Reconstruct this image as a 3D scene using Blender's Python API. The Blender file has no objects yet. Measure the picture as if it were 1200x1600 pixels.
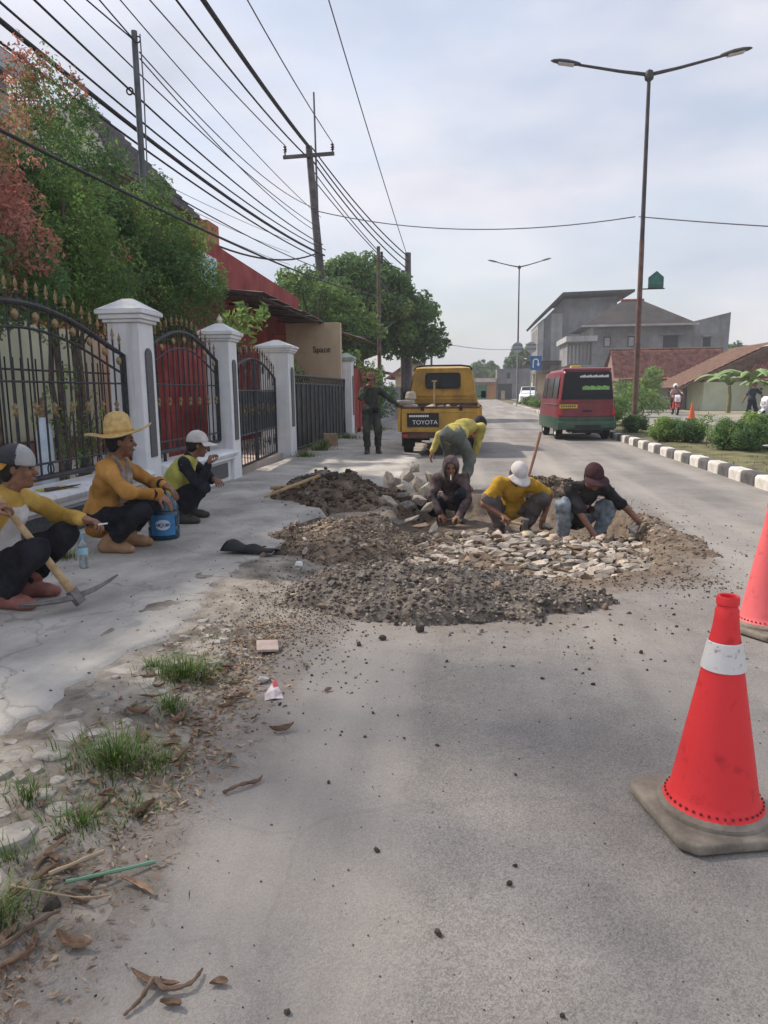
import bpy, bmesh, math, random
import numpy as np
from mathutils import Vector, Matrix, Euler

# ------------------------------------------------------------------ camera, sky, sun, exposure
scene = bpy.context.scene
COL = scene.collection
PI = math.pi
R_ = math.radians

cam_data = bpy.data.cameras.new('camera')
cam = bpy.data.objects.new('camera', cam_data)
COL.objects.link(cam)
cam_data.sensor_fit = 'VERTICAL'
cam_data.sensor_height = 36.0
cam_data.lens = 36.0 * 1150 / 1600
cam_data.clip_start = 0.05
cam_data.clip_end = 3000
cam.matrix_world = (Matrix.Translation((0, 0, 1.3)) @ Matrix.Rotation(R_(6.8), 4, 'Z')
                    @ Matrix.Rotation(PI / 2 - R_(9.25), 4, 'X') @ Matrix.Rotation(R_(-0.65), 4, 'Z'))
scene.camera = cam

SUN_EL = R_(46)
SUN_DIR = Vector((-math.cos(R_(24)) * math.cos(SUN_EL), math.sin(R_(24)) * math.cos(SUN_EL), math.sin(SUN_EL)))
world = bpy.data.worlds.new('World')
scene.world = world
world.use_nodes = True
wn, wl = world.node_tree.nodes, world.node_tree.links
wn.clear()
w_out = wn.new('ShaderNodeOutputWorld')
w_bg = wn.new('ShaderNodeBackground')
w_sky = wn.new('ShaderNodeTexSky')
w_sky.sky_type = 'NISHITA'
w_sky.sun_disc = False
w_sky.sun_elevation = SUN_EL
w_sky.sun_rotation = math.atan2(SUN_DIR.x, SUN_DIR.y)
w_sky.air_density = 1.3
w_sky.dust_density = 2.5
w_sky.ozone_density = 1.5
# thin, high cloud veil: pale grey-lilac cloud mixed over the clear sky by soft noise on the view direction
w_tc = wn.new('ShaderNodeTexCoord')
w_map = wn.new('ShaderNodeMapping')
w_map.inputs['Scale'].default_value = (1.0, 1.0, 2.6)
w_noise = wn.new('ShaderNodeTexNoise')
w_noise.inputs['Scale'].default_value = 2.6
w_noise.inputs['Detail'].default_value = 5.0
w_noise.inputs['Roughness'].default_value = 0.5
w_ramp = wn.new('ShaderNodeValToRGB')
w_ramp.color_ramp.elements[0].position = 0.38
w_ramp.color_ramp.elements[0].color = (0.55, 0.55, 0.55, 1)
w_ramp.color_ramp.elements[1].position = 0.62
w_ramp.color_ramp.elements[1].color = (0.97, 0.97, 0.97, 1)
w_n2 = wn.new('ShaderNodeTexNoise')
w_n2.inputs['Scale'].default_value = 3.4
w_n2.inputs['Detail'].default_value = 6.0
wl.new(w_map.outputs[0], w_n2.inputs['Vector'])
w_cloud = wn.new('ShaderNodeValToRGB')
w_cloud.color_ramp.elements[0].position = 0.36
w_cloud.color_ramp.elements[0].color = (3.6, 3.85, 4.6, 1)
w_cloud.color_ramp.elements[1].position = 0.66
w_cloud.color_ramp.elements[1].color = (5.2, 5.1, 5.45, 1)
wl.new(w_n2.outputs['Fac'], w_cloud.inputs[0])
w_mix = wn.new('ShaderNodeMixRGB')
wl.new(w_tc.outputs['Generated'], w_map.inputs[0])
wl.new(w_map.outputs[0], w_noise.inputs['Vector'])
wl.new(w_noise.outputs['Fac'], w_ramp.inputs[0])
wl.new(w_ramp.outputs[0], w_mix.inputs[0])
wl.new(w_sky.outputs[0], w_mix.inputs[1])
wl.new(w_cloud.outputs[0], w_mix.inputs[2])
wl.new(w_mix.outputs[0], w_bg.inputs[0])
w_bg.inputs[1].default_value = 0.077
wl.new(w_bg.outputs[0], w_out.inputs[0])

sun_data = bpy.data.lights.new('sun', 'SUN')
sun_data.energy = 2.05
sun_data.angle = R_(2.5)
sun_data.color = (1.0, 0.89, 0.77)
sun = bpy.data.objects.new('sun', sun_data)
COL.objects.link(sun)
sun.rotation_euler = (-SUN_DIR).to_track_quat('-Z', 'Y').to_euler()

scene.view_settings.view_transform = 'Standard'
scene.view_settings.look = 'None'
scene.view_settings.gamma = 1.0
scene.view_settings.exposure = 1.2
scene.view_settings.use_curve_mapping = False
scene.render.engine = 'CYCLES'
try:
    scene.cycles.use_denoising = True
    scene.cycles.max_bounces = 6
    scene.cycles.transparent_max_bounces = 12
except Exception:
    pass

# ------------------------------------------------------------------ helpers
rng = random.Random(7)


def mat(name, c, rough=0.8, var=0.12, scale=6.0, bump=0.0, bscale=60.0, metal=0.0, spec=0.3, c2=None, lo=0.35, hi=0.65,
        world_space=False, per_obj=0.0, attr=None, detail=6.0, emit=None, alpha=None, trans=0.0, bdist=0.01):
    m = bpy.data.materials.new(name)
    m.use_nodes = True
    nt = m.node_tree
    n, l = nt.nodes, nt.links
    b = n['Principled BSDF']
    b.inputs['Roughness'].default_value = rough
    b.inputs['Metallic'].default_value = metal
    b.inputs['Specular IOR Level'].default_value = spec
    if trans:
        b.inputs['Transmission Weight'].default_value = trans
    if alpha is not None:
        b.inputs['Alpha'].default_value = alpha
    if world_space:
        src = n.new('ShaderNodeNewGeometry').outputs['Position']
    else:
        src = n.new('ShaderNodeTexCoord').outputs['Object']
    nz = n.new('ShaderNodeTexNoise')
    nz.inputs['Scale'].default_value = scale
    nz.inputs['Detail'].default_value = detail
    nz.inputs['Roughness'].default_value = 0.62
    l.new(src, nz.inputs['Vector'])
    rp = n.new('ShaderNodeValToRGB')
    rp.color_ramp.elements[0].position = lo
    rp.color_ramp.elements[1].position = hi
    a1 = tuple(max(0, x * (1 - var)) for x in c) + (1,)
    a2 = (tuple(c2) if c2 else tuple(min(1, x * (1 + var)) for x in c)) + (1,)
    rp.color_ramp.elements[0].color = a1
    rp.color_ramp.elements[1].color = a2
    l.new(nz.outputs['Fac'], rp.inputs[0])
    col = rp.outputs[0]
    if attr:
        at = n.new('ShaderNodeAttribute')
        at.attribute_name = attr
        mx = n.new('ShaderNodeMixRGB')
        mx.blend_type = 'MULTIPLY'
        mx.inputs[0].default_value = 1.0
        l.new(col, mx.inputs[1])
        l.new(at.outputs['Color'], mx.inputs[2])
        col = mx.outputs[0]
    if per_obj:
        oi = n.new('ShaderNodeObjectInfo')
        hs = n.new('ShaderNodeHueSaturation')
        mr = n.new('ShaderNodeMapRange')
        mr.inputs[3].default_value = 1 - per_obj
        mr.inputs[4].default_value = 1 + per_obj
        l.new(oi.outputs['Random'], mr.inputs[0])
        l.new(mr.outputs[0], hs.inputs['Value'])
        l.new(col, hs.inputs['Color'])
        col = hs.outputs[0]
    l.new(col, b.inputs['Base Color'])
    if bump:
        n2 = n.new('ShaderNodeTexNoise')
        n2.inputs['Scale'].default_value = bscale
        n2.inputs['Detail'].default_value = 5.0
        l.new(src, n2.inputs['Vector'])
        bp = n.new('ShaderNodeBump')
        bp.inputs['Strength'].default_value = bump
        bp.inputs['Distance'].default_value = bdist
        l.new(n2.outputs['Fac'], bp.inputs['Height'])
        l.new(bp.outputs[0], b.inputs['Normal'])
    if emit:
        b.inputs['Emission Color'].default_value = tuple(emit) + (1,)
        b.inputs['Emission Strength'].default_value = 1.0
    return m


class MB:
    """collects simple shapes; build() links them as one mesh object"""

    def __init__(self):
        self.v, self.f, self.c = [], [], []

    def add(self, vs, fs, col=None):
        o = len(self.v)
        self.v += [tuple(x) for x in vs]
        self.f += [tuple(i + o for i in q) for q in fs]
        if col is not None:
            self.c += [col] * len(fs)
        return self

    def box(self, c, s, rz=0.0, rot=None, taper=1.0, tapery=None):
        hx, hy, hz = s[0] / 2, s[1] / 2, s[2] / 2
        ty = taper if tapery is None else tapery
        p = [(-hx, -hy, -hz), (hx, -hy, -hz), (hx, hy, -hz), (-hx, hy, -hz),
             (-hx * taper, -hy * ty, hz), (hx * taper, -hy * ty, hz), (hx * taper, hy * ty, hz), (-hx * taper, hy * ty, hz)]
        M = rot if rot is not None else Matrix.Rotation(rz, 3, 'Z')
        vs = [tuple(M @ Vector(q) + Vector(c)) for q in p]
        return self.add(vs, [(0, 3, 2, 1), (4, 5, 6, 7), (0, 1, 5, 4), (1, 2, 6, 5), (2, 3, 7, 6), (3, 0, 4, 7)])

    def span(self, x0, x1, y0, y1, z0, z1):
        return self.box(((x0 + x1) / 2, (y0 + y1) / 2, (z0 + z1) / 2), (abs(x1 - x0), abs(y1 - y0), abs(z1 - z0)))

    def tube(self, pts, r, n=8, cap=True):
        pts = [Vector(p) for p in pts]
        m = len(pts)
        rs = r if isinstance(r, (list, tuple)) else [r] * m
        vs, fs = [], []
        nrm = None
        for i in range(m):
            d = (pts[min(i + 1, m - 1)] - pts[max(i - 1, 0)])
            if d.length < 1e-9:
                d = Vector((0, 0, 1))
            d.normalize()
            if nrm is None:
                a = Vector((0, 0, 1)) if abs(d.z) < 0.9 else Vector((1, 0, 0))
                nrm = d.cross(a).normalized()
            else:
                nrm = (nrm - d * nrm.dot(d))
                if nrm.length < 1e-6:
                    nrm = d.orthogonal()
                nrm.normalize()
            bn = d.cross(nrm)
            for k in range(n):
                t = 2 * PI * k / n
                vs.append(pts[i] + (nrm * math.cos(t) + bn * math.sin(t)) * rs[i])
        for i in range(m - 1):
            for k in range(n):
                k2 = (k + 1) % n
                fs.append((i * n + k, i * n + k2, (i + 1) * n + k2, (i + 1) * n + k))
        if cap:
            fs.append(tuple(range(n - 1, -1, -1)))
            fs.append(tuple((m - 1) * n + k for k in range(n)))
        return self.add(vs, fs)

    def lathe(self, prof, n=24, c=(0, 0, 0), M=None, cap=True, wob=None):
        vs, fs = [], []
        m = len(prof)
        for i, (r, z) in enumerate(prof):
            for k in range(n):
                t = 2 * PI * k / n
                zz = z + (wob(r, t) if wob else 0)
                p = Vector((r * math.cos(t), r * math.sin(t), zz))
                if M is not None:
                    p = M @ p
                vs.append(p + Vector(c))
        for i in range(m - 1):
            for k in range(n):
                k2 = (k + 1) % n
                fs.append((i * n + k, i * n + k2, (i + 1) * n + k2, (i + 1) * n + k))
        if cap:
            fs.append(tuple(range(n - 1, -1, -1)))
            fs.append(tuple((m - 1) * n + k for k in range(n)))
        return self.add(vs, fs)

    def prism(self, poly, axis, a, b):
        """poly: 2-D outline; axis 'x','y','z': extruded from a to b along it (poly in the two other axes, in order)"""
        def P(u, v, w):
            return {'x': (w, u, v), 'y': (u, w, v), 'z': (u, v, w)}[axis]
        n = len(poly)
        vs = [P(u, v, a) for u, v in poly] + [P(u, v, b) for u, v in poly]
        fs = [tuple(range(n)), tuple(range(2 * n - 1, n - 1, -1))]
        for i in range(n):
            j = (i + 1) % n
            fs.append((i, i + n, j + n, j))
        return self.add(vs, fs)

    def build(self, name, m, parent=None, smooth=False, bevel=0.0, seg=2, loc=None, fixn=True):
        me = bpy.data.meshes.new(name)
        me.from_pydata(self.v, [], self.f)
        if self.c and len(self.c) == len(self.f):
            at = me.color_attributes.new('tint', 'FLOAT_COLOR', 'CORNER')
            arr = []
            for q, cc in zip(self.f, self.c):
                arr += list(cc[:3]) * 0
                for _ in q:
                    arr += [cc[0], cc[1], cc[2], 1.0]
            at.data.foreach_set('color', arr)
        if fixn or bevel:
            bm = bmesh.new()
            bm.from_mesh(me)
            if fixn:
                bmesh.ops.recalc_face_normals(bm, faces=bm.faces)
            if bevel:
                es = [e for e in bm.edges if len(e.link_faces) == 2 and e.calc_face_angle(0) > 0.5]
                bmesh.ops.bevel(bm, geom=es, offset=bevel, segments=seg, affect='EDGES', profile=0.5, clamp_overlap=True)
            bm.to_mesh(me)
            bm.free()
        me.update()
        if smooth:
            me.polygons.foreach_set('use_smooth', [True] * len(me.polygons))
            if smooth != 'all':
                try:
                    me.set_sharp_from_angle(angle=R_(38))
                except Exception:
                    pass
        if m is not None:
            me.materials.append(m)
        o = bpy.data.objects.new(name, me)
        COL.objects.link(o)
        if parent is not None:
            o.parent = parent
        if loc is not None:
            o.location = loc
        return o


def tag(o, label, cat, group=None):
    o['label'] = label
    o['category'] = cat
    if group:
        o['group'] = group
    return o


def thing(name, label, cat, loc=(0, 0, 0), rz=0.0, group=None):
    o = bpy.data.objects.new(name, None)
    o.empty_display_size = 0.1
    COL.objects.link(o)
    o.location = loc
    o.rotation_euler = (0, 0, rz)
    return tag(o, label, cat, group)


def struct(o):
    o['kind'] = 'structure'
    return o


def stuff(o):
    o['kind'] = 'stuff'
    return o


def share(name, me, parent=None, loc=(0, 0, 0), rot=(0, 0, 0), sc=(1, 1, 1)):
    o = bpy.data.objects.new(name, me)
    COL.objects.link(o)
    o.parent = parent
    o.location = loc
    o.rotation_euler = rot
    o.scale = sc
    return o


def mesh_np(name, v, f, m, parent=None, smooth=True, col=None, colname='tint'):
    me = bpy.data.meshes.new(name)
    v = np.asarray(v, dtype=np.float32)
    f = np.asarray(f, dtype=np.int32)
    k = f.shape[1]
    me.vertices.add(len(v))
    me.vertices.foreach_set('co', v.ravel())
    me.loops.add(f.size)
    me.loops.foreach_set('vertex_index', f.ravel())
    me.polygons.add(len(f))
    me.polygons.foreach_set('loop_start', np.arange(0, f.size, k, dtype=np.int32))
    try:
        me.polygons.foreach_set('loop_total', np.full(len(f), k, dtype=np.int32))
    except Exception:
        pass
    if smooth:
        me.polygons.foreach_set('use_smooth', np.ones(len(f), dtype=bool))
    me.update(calc_edges=True)
    if col is not None:   # one colour for each face
        at = me.color_attributes.new(colname, 'FLOAT_COLOR', 'CORNER')
        c4 = np.ones((len(f), k, 4), dtype=np.float32)
        c4[:, :, :3] = np.asarray(col, dtype=np.float32)[:, None, :]
        at.data.foreach_set('color', c4.ravel())
    me.validate()
    if m is not None:
        me.materials.append(m)
    o = bpy.data.objects.new(name, me)
    COL.objects.link(o)
    if parent is not None:
        o.parent = parent
    return o


def vnoise(x, y, seed=0):
    """smooth value noise on numpy arrays, 0..1"""
    xi, yi = np.floor(x).astype(np.int64), np.floor(y).astype(np.int64)
    xf, yf = x - xi, y - yi
    u, v = xf * xf * (3 - 2 * xf), yf * yf * (3 - 2 * yf)

    def h(a, b):
        n = (a * 374761393 + b * 668265263 + seed * 982451653) & 0x7fffffff
        n = (n ^ (n >> 13)) * 1274126177 & 0x7fffffff
        return ((n ^ (n >> 16)) & 0xffff) / 65535.0
    return (h(xi, yi) * (1 - u) + h(xi + 1, yi) * u) * (1 - v) + (h(xi, yi + 1) * (1 - u) + h(xi + 1, yi + 1) * u) * v


def fbm(x, y, seed=0, oct=4):
    s, a, t = 0.0, 1.0, 0.0
    for i in range(oct):
        s = s + a * vnoise(x * 2 ** i, y * 2 ** i, seed + i)
        t += a
        a *= 0.5
    return s / t


def sstep(a, b, x):
    t = np.clip((x - a) / (b - a), 0, 1)
    return t * t * (3 - 2 * t)


def rock_mesh(name, m, seed, n=14, flat=0.7, sub=1):
    """an angular stone about 1 across: hull of random points"""
    r = random.Random(seed)
    bm = bmesh.new()
    for _ in range(n):
        d = Vector((r.gauss(0, 1), r.gauss(0, 1), r.gauss(0, 1))).normalized()
        d *= r.uniform(0.42, 0.55)
        bm.verts.new((d.x, d.y * r.uniform(0.75, 1), d.z * flat))
    ret = bmesh.ops.convex_hull(bm, input=bm.verts)
    for g in ret.get('geom_interior', []) + ret.get('geom_unused', []):
        if isinstance(g, bmesh.types.BMVert) and g.is_valid:
            bm.verts.remove(g)
    me = bpy.data.meshes.new(name)
    bm.to_mesh(me)
    bm.free()
    me.materials.append(m)
    return me


def sag(a, b, drop, n=14):
    a, b = Vector(a), Vector(b)
    out = []
    for i in range(n + 1):
        t = i / n
        p = a.lerp(b, t)
        p.z -= drop * 4 * t * (1 - t)
        out.append(p)
    return out


def text(name, body, size, m, parent, loc, rot, extrude=0.003, align='CENTER', sx=1.0):
    c = bpy.data.curves.new(name, 'FONT')
    c.body = body
    c.size = size
    c.extrude = extrude
    c.align_x = align
    c.align_y = 'CENTER'
    c.materials.append(m)
    tmp = bpy.data.objects.new(name + '_curve', c)
    COL.objects.link(tmp)
    dg = bpy.context.evaluated_depsgraph_get()
    me = bpy.data.meshes.new_from_object(tmp.evaluated_get(dg))
    me.name = name
    bpy.data.objects.remove(tmp)
    if not me.materials:
        me.materials.append(m)
    o = bpy.data.objects.new(name, me)
    COL.objects.link(o)
    o.parent = parent
    o.location = loc
    o.rotation_euler = rot
    o.scale = (sx, 1, 1)
    return o


def leaf_cloud(puffs, per, size, seed, palette, aspect=0.45, out=0.55, up=0.25, shell=0.55, jag=0.0):
    """small folded leaves spread through puffs [(x,y,z,r[,tint index function])]; returns verts, tri faces, face colours"""
    g = np.random.default_rng(seed)
    P, Nn, S, Cc = [], [], [], []
    for pf in puffs:
        c, r = np.array(pf[:3]), pf[3]
        n = max(4, int(per * (r / 0.4) ** 2))
        d = g.normal(size=(n, 3))
        d /= np.linalg.norm(d, axis=1)[:, None]
        rr = r * (shell + (1 - shell) * g.random(n) ** 0.5) * (1 + jag * g.normal(size=n))
        P.append(c + d * rr[:, None] * np.array([1, 1, 0.9]))
        nn = d * out + np.array([0, 0, up]) + g.normal(size=(n, 3)) * 0.45
        Nn.append(nn / np.linalg.norm(nn, axis=1)[:, None])
        S.append(size * g.uniform(0.65, 1.25, n))
        base = np.array(palette[pf[4] if len(pf) > 4 else 0])
        t = g.uniform(0.72, 1.25, n)[:, None]
        hue = 1 + g.normal(size=(n, 3)) * 0.06
        Cc.append(base * t * hue)
    P, Nn, S, Cc = map(np.concatenate, (P, Nn, S, Cc))
    n = len(P)
    a = g.normal(size=(n, 3))
    T = a - Nn * np.sum(a * Nn, axis=1)[:, None]
    T /= np.linalg.norm(T, axis=1)[:, None] + 1e-9
    B = np.cross(Nn, T)
    s = S[:, None]
    v0 = P - T * s * 0.5
    v1 = P + B * s * aspect * 0.5 + Nn * s * 0.10
    v2 = P + T * s * 0.5 - Nn * s * 0.08
    v3 = P - B * s * aspect * 0.5 + Nn * s * 0.10
    V = np.stack([v0, v1, v2, v3], axis=1).reshape(-1, 3)
    i = np.arange(n) * 4
    F = np.concatenate([np.stack([i, i + 1, i + 2], 1), np.stack([i, i + 2, i + 3], 1)])
    C = np.concatenate([Cc, Cc])
    return V, F, np.clip(C, 0, 1)

# ------------------------------------------------------------------ ground, road, pavement, verge, median
def road_material():
    m = bpy.data.materials.new('road_asphalt')
    m.use_nodes = True
    n, l = m.node_tree.nodes, m.node_tree.links
    b = n['Principled BSDF']
    b.inputs['Roughness'].default_value = 0.9
    b.inputs['Specular IOR Level'].default_value = 0.2
    pos = n.new('ShaderNodeNewGeometry').outputs['Position']

    def noise(scale, detail=5, rough=0.6):
        q = n.new('ShaderNodeTexNoise')
        q.inputs['Scale'].default_value = scale
        q.inputs['Detail'].default_value = detail
        q.inputs['Roughness'].default_value = rough
        l.new(pos, q.inputs['Vector'])
        return q.outputs['Fac']

    def ramp(src, p0, c0, p1, c1):
        q = n.new('ShaderNodeValToRGB')
        q.color_ramp.elements[0].position = p0
        q.color_ramp.elements[0].color = tuple(c0) + (1,)
        q.color_ramp.elements[1].position = p1
        q.color_ramp.elements[1].color = tuple(c1) + (1,)
        l.new(src, q.inputs[0])
        return q.outputs[0]

    def mix(f, a, c, mode='MIX'):
        q = n.new('ShaderNodeMixRGB')
        q.blend_type = mode
        if isinstance(f, float):
            q.inputs[0].default_value = f
        else:
            l.new(f, q.inputs[0])
        l.new(a, q.inputs[1])
        l.new(c, q.inputs[2])
        return q.outputs[0]
    base = ramp(noise(0.9, 6, 0.65), 0.33, (0.215, 0.208, 0.199), 0.68, (0.318, 0.308, 0.296))
    base = mix(0.7, base, ramp(noise(0.42, 3, 0.5), 0.36, (0.8, 0.8, 0.81), 0.66, (1.16, 1.14, 1.12)), 'MULTIPLY')
    # aggregate: pale and dark stones in worn asphalt
    vor = n.new('ShaderNodeTexVoronoi')
    vor.inputs['Scale'].default_value = 240
    l.new(pos, vor.inputs['Vector'])
    speck = ramp(vor.outputs['Color'], 0.15, (0.62, 0.61, 0.6), 0.85, (1.3, 1.28, 1.25))
    base = mix(0.7, base, speck, 'MULTIPLY')
    base = mix(0.4, base, ramp(noise(420, 3), 0.35, (0.6, 0.6, 0.6), 0.7, (1.35, 1.33, 1.3)), 'MULTIPLY')
    base = mix(0.75, base, ramp(noise(75, 2, 0.5), 0.66, (1, 1, 1), 0.74, (0.5, 0.49, 0.48)), 'MULTIPLY')
    base = mix(0.5, base, ramp(noise(4.5, 8, 0.75), 0.35, (0.8, 0.8, 0.8), 0.62, (1.1, 1.09, 1.08)), 'MULTIPLY')
    # dusty tracks along the road and pale dried cement dust
    mp = n.new('ShaderNodeMapping')
    mp.inputs['Scale'].default_value = (1.6, 0.12, 1)
    l.new(pos, mp.inputs[0])
    tr = n.new('ShaderNodeTexNoise')
    tr.inputs['Scale'].default_value = 1.0
    tr.inputs['Detail'].default_value = 4
    l.new(mp.outputs[0], tr.inputs['Vector'])
    dustc = n.new('ShaderNodeRGB')
    dustc.outputs[0].default_value = (0.4, 0.37, 0.335, 1)
    base = mix(ramp(tr.outputs['Fac'], 0.44, (0, 0, 0), 0.68, (0.7, 0.7, 0.7)), base, dustc.outputs[0])
    # soil trodden out of the dig (attribute written on the mesh)
    at = n.new('ShaderNodeAttribute')
    at.attribute_name = 'soil'
    soil = ramp(noise(11, 8, 0.75), 0.32, (0.085, 0.064, 0.05), 0.7, (0.25, 0.2, 0.152))
    sm = n.new('ShaderNodeMath')
    sm.operation = 'MULTIPLY_ADD'
    l.new(noise(6, 6, 0.7), sm.inputs[0])
    sm.inputs[1].default_value = 1.1
    sm.inputs[2].default_value = -0.55
    ad = n.new('ShaderNodeMath')
    ad.operation = 'ADD'
    ad.use_clamp = True
    l.new(sm.outputs[0], ad.inputs[0])
    l.new(at.outputs['Fac'], ad.inputs[1])
    gate = n.new('ShaderNodeMath')
    gate.operation = 'MULTIPLY'
    gate.use_clamp = True
    l.new(ad.outputs[0], gate.inputs[0])
    mr = n.new('ShaderNodeMath')
    mr.operation = 'MULTIPLY'
    mr.inputs[1].default_value = 4.0
    mr.use_clamp = True
    l.new(at.outputs['Fac'], mr.inputs[0])
    l.new(mr.outputs[0], gate.inputs[1])
    base = mix(gate.outputs[0], base, soil)
    # hairline cracks
    cv = n.new('ShaderNodeTexVoronoi')
    cv.feature = 'DISTANCE_TO_EDGE'
    cv.inputs['Scale'].default_value = 0.75
    wob = n.new('ShaderNodeMixRGB')
    wob.blend_type = 'ADD'
    wob.inputs[0].default_value = 0.35
    nn = n.new('ShaderNodeTexNoise')
    nn.inputs['Scale'].default_value = 3.0
    l.new(pos, nn.inputs['Vector'])
    l.new(pos, wob.inputs[1])
    l.new(nn.outputs['Color'], wob.inputs[2])
    l.new(wob.outputs[0], cv.inputs['Vector'])
    crack = ramp(cv.outputs['Distance'], 0.003, (0.62, 0.61, 0.6), 0.011, (1, 1, 1))
    base = mix(0.2, base, crack, 'MULTIPLY')
    l.new(base, b.inputs['Base Color'])
    bp = n.new('ShaderNodeBump')
    bp.inputs['Strength'].default_value = 0.4
    bp.inputs['Distance'].default_value = 0.003
    l.new(vor.outputs['Distance'], bp.inputs['Height'])
    bp2 = n.new('ShaderNodeBump')
    bp2.inputs['Strength'].default_value = 0.28
    bp2.inputs['Distance'].default_value = 0.012
    l.new(noise(22, 6, 0.7), bp2.inputs['Height'])
    l.new(bp.outputs[0], bp2.inputs['Normal'])
    l.new(bp2.outputs[0], b.inputs['Normal'])
    return m


M_ROAD = road_material()
M_SOIL = mat('soil', (0.12, 0.088, 0.064), 0.95, 0.45, 7, 0.8, 45, c2=(0.245, 0.188, 0.14), world_space=True, bdist=0.02)
M_VERGE = mat('verge_soil', (0.2, 0.172, 0.142), 0.95, 0.35, 5, 0.8, 40, c2=(0.36, 0.325, 0.28), world_space=True, bdist=0.015)
M_GROUND = mat('ground', (0.15, 0.135, 0.09), 0.95, 0.4, 0.6, 0.5, 12, c2=(0.22, 0.2, 0.13), world_space=True)
M_STONE_W = mat('pale_stone', (0.4, 0.345, 0.285), 0.85, 0.25, 5, 0.35, 25, per_obj=0.32, c2=(0.52, 0.46, 0.39))
M_STONE_D = mat('dark_stone', (0.135, 0.122, 0.11), 0.85, 0.4, 5, 0.4, 25, per_obj=0.35, c2=(0.21, 0.19, 0.17))
M_STONE_B = mat('brown_stone', (0.255, 0.185, 0.13), 0.85, 0.3, 5, 0.4, 25, per_obj=0.35, c2=(0.33, 0.25, 0.18))
M_WHITE = mat('white_paint', (0.72, 0.73, 0.75), 0.6, 0.08, 2.2, 0.2, 30, c2=(0.79, 0.8, 0.82), spec=0.3)


def add_streaks(m, tint, k, sx=9.0, sz=0.7, p0=0.52, p1=0.72):
    """rain streaks and grime running down a painted surface"""
    n, l = m.node_tree.nodes, m.node_tree.links
    b = n['Principled BSDF']
    src = b.inputs['Base Color'].links[0].from_socket
    tc = n.new('ShaderNodeNewGeometry')
    mp = n.new('ShaderNodeMapping')
    mp.inputs['Scale'].default_value = (sx, sx, sz)
    l.new(tc.outputs['Position'], mp.inputs[0])
    nz = n.new('ShaderNodeTexNoise')
    nz.inputs['Scale'].default_value = 1.0
    nz.inputs['Detail'].default_value = 7
    nz.inputs['Roughness'].default_value = 0.68
    l.new(mp.outputs[0], nz.inputs['Vector'])
    rp = n.new('ShaderNodeValToRGB')
    rp.color_ramp.elements[0].position = p0
    rp.color_ramp.elements[0].color = (0, 0, 0, 1)
    rp.color_ramp.elements[1].position = p1
    rp.color_ramp.elements[1].color = (k, k, k, 1)
    l.new(nz.outputs['Fac'], rp.inputs[0])
    mx = n.new('ShaderNodeMixRGB')
    mx.inputs[2].default_value = tuple(tint) + (1,)
    l.new(rp.outputs[0], mx.inputs[0])
    l.new(src, mx.inputs[1])
    l.new(mx.outputs[0], b.inputs['Base Color'])
    return m


add_streaks(M_WHITE, (0.4, 0.38, 0.34), 0.5)
M_KW = mat('kerb_white', (0.62, 0.59, 0.54), 0.85, 0.25, 4, 0.4, 30, c2=(0.76, 0.74, 0.7), per_obj=0.08)
M_KB = mat('kerb_black', (0.085, 0.085, 0.09), 0.85, 0.3, 4, 0.4, 30, c2=(0.17, 0.165, 0.16), per_obj=0.15)

KERB_X = 3.75


def concrete_material():
    m = mat('pavement_concrete', (0.43, 0.412, 0.385), 0.88, 0.22, 1.7, 0.6, 55, c2=(0.57, 0.545, 0.505), world_space=True, lo=0.3, hi=0.7)
    n, l = m.node_tree.nodes, m.node_tree.links
    b = n['Principled BSDF']
    src = b.inputs['Base Color'].links[0].from_socket
    pos = n.new('ShaderNodeNewGeometry').outputs['Position']
    cv = n.new('ShaderNodeTexVoronoi')
    cv.feature = 'DISTANCE_TO_EDGE'
    cv.inputs['Scale'].default_value = 0.8
    nn = n.new('ShaderNodeTexNoise')
    nn.inputs['Scale'].default_value = 2.4
    nn.inputs['Detail'].default_value = 5
    l.new(pos, nn.inputs['Vector'])
    wob = n.new('ShaderNodeMixRGB')
    wob.blend_type = 'ADD'
    wob.inputs[0].default_value = 0.6
    l.new(pos, wob.inputs[1])
    l.new(nn.outputs['Color'], wob.inputs[2])
    l.new(wob.outputs[0], cv.inputs['Vector'])
    rp = n.new('ShaderNodeValToRGB')
    rp.color_ramp.elements[0].position = 0.002
    rp.color_ramp.elements[0].color = (0.42, 0.4, 0.37, 1)
    rp.color_ramp.elements[1].position = 0.012
    rp.color_ramp.elements[1].color = (1, 1, 1, 1)
    l.new(cv.outputs['Distance'], rp.inputs[0])
    mx = n.new('ShaderNodeMixRGB')
    mx.blend_type = 'MULTIPLY'
    mx.inputs[0].default_value = 0.42
    l.new(src, mx.inputs[1])
    l.new(rp.outputs[0], mx.inputs[2])
    # darker damp and tyre stains, drawn out along the road
    mp = n.new('ShaderNodeMapping')
    mp.inputs['Scale'].default_value = (1.1, 0.55, 1)
    l.new(pos, mp.inputs[0])
    st = n.new('ShaderNodeTexNoise')
    st.inputs['Scale'].default_value = 1.3
    st.inputs['Detail'].default_value = 7
    st.inputs['Roughness'].default_value = 0.68
    l.new(mp.outputs[0], st.inputs['Vector'])
    rs = n.new('ShaderNodeValToRGB')
    rs.color_ramp.elements[0].position = 0.36
    rs.color_ramp.elements[0].color = (0.6, 0.585, 0.565, 1)
    rs.color_ramp.elements[1].position = 0.6
    rs.color_ramp.elements[1].color = (1.04, 1.03, 1.01, 1)
    l.new(st.outputs['Fac'], rs.inputs[0])
    m2 = n.new('ShaderNodeMixRGB')
    m2.blend_type = 'MULTIPLY'
    m2.inputs[0].default_value = 0.8
    l.new(mx.outputs[0], m2.inputs[1])
    l.new(rs.outputs[0], m2.inputs[2])
    l.new(m2.outputs[0], b.inputs['Base Color'])
    return m


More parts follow.
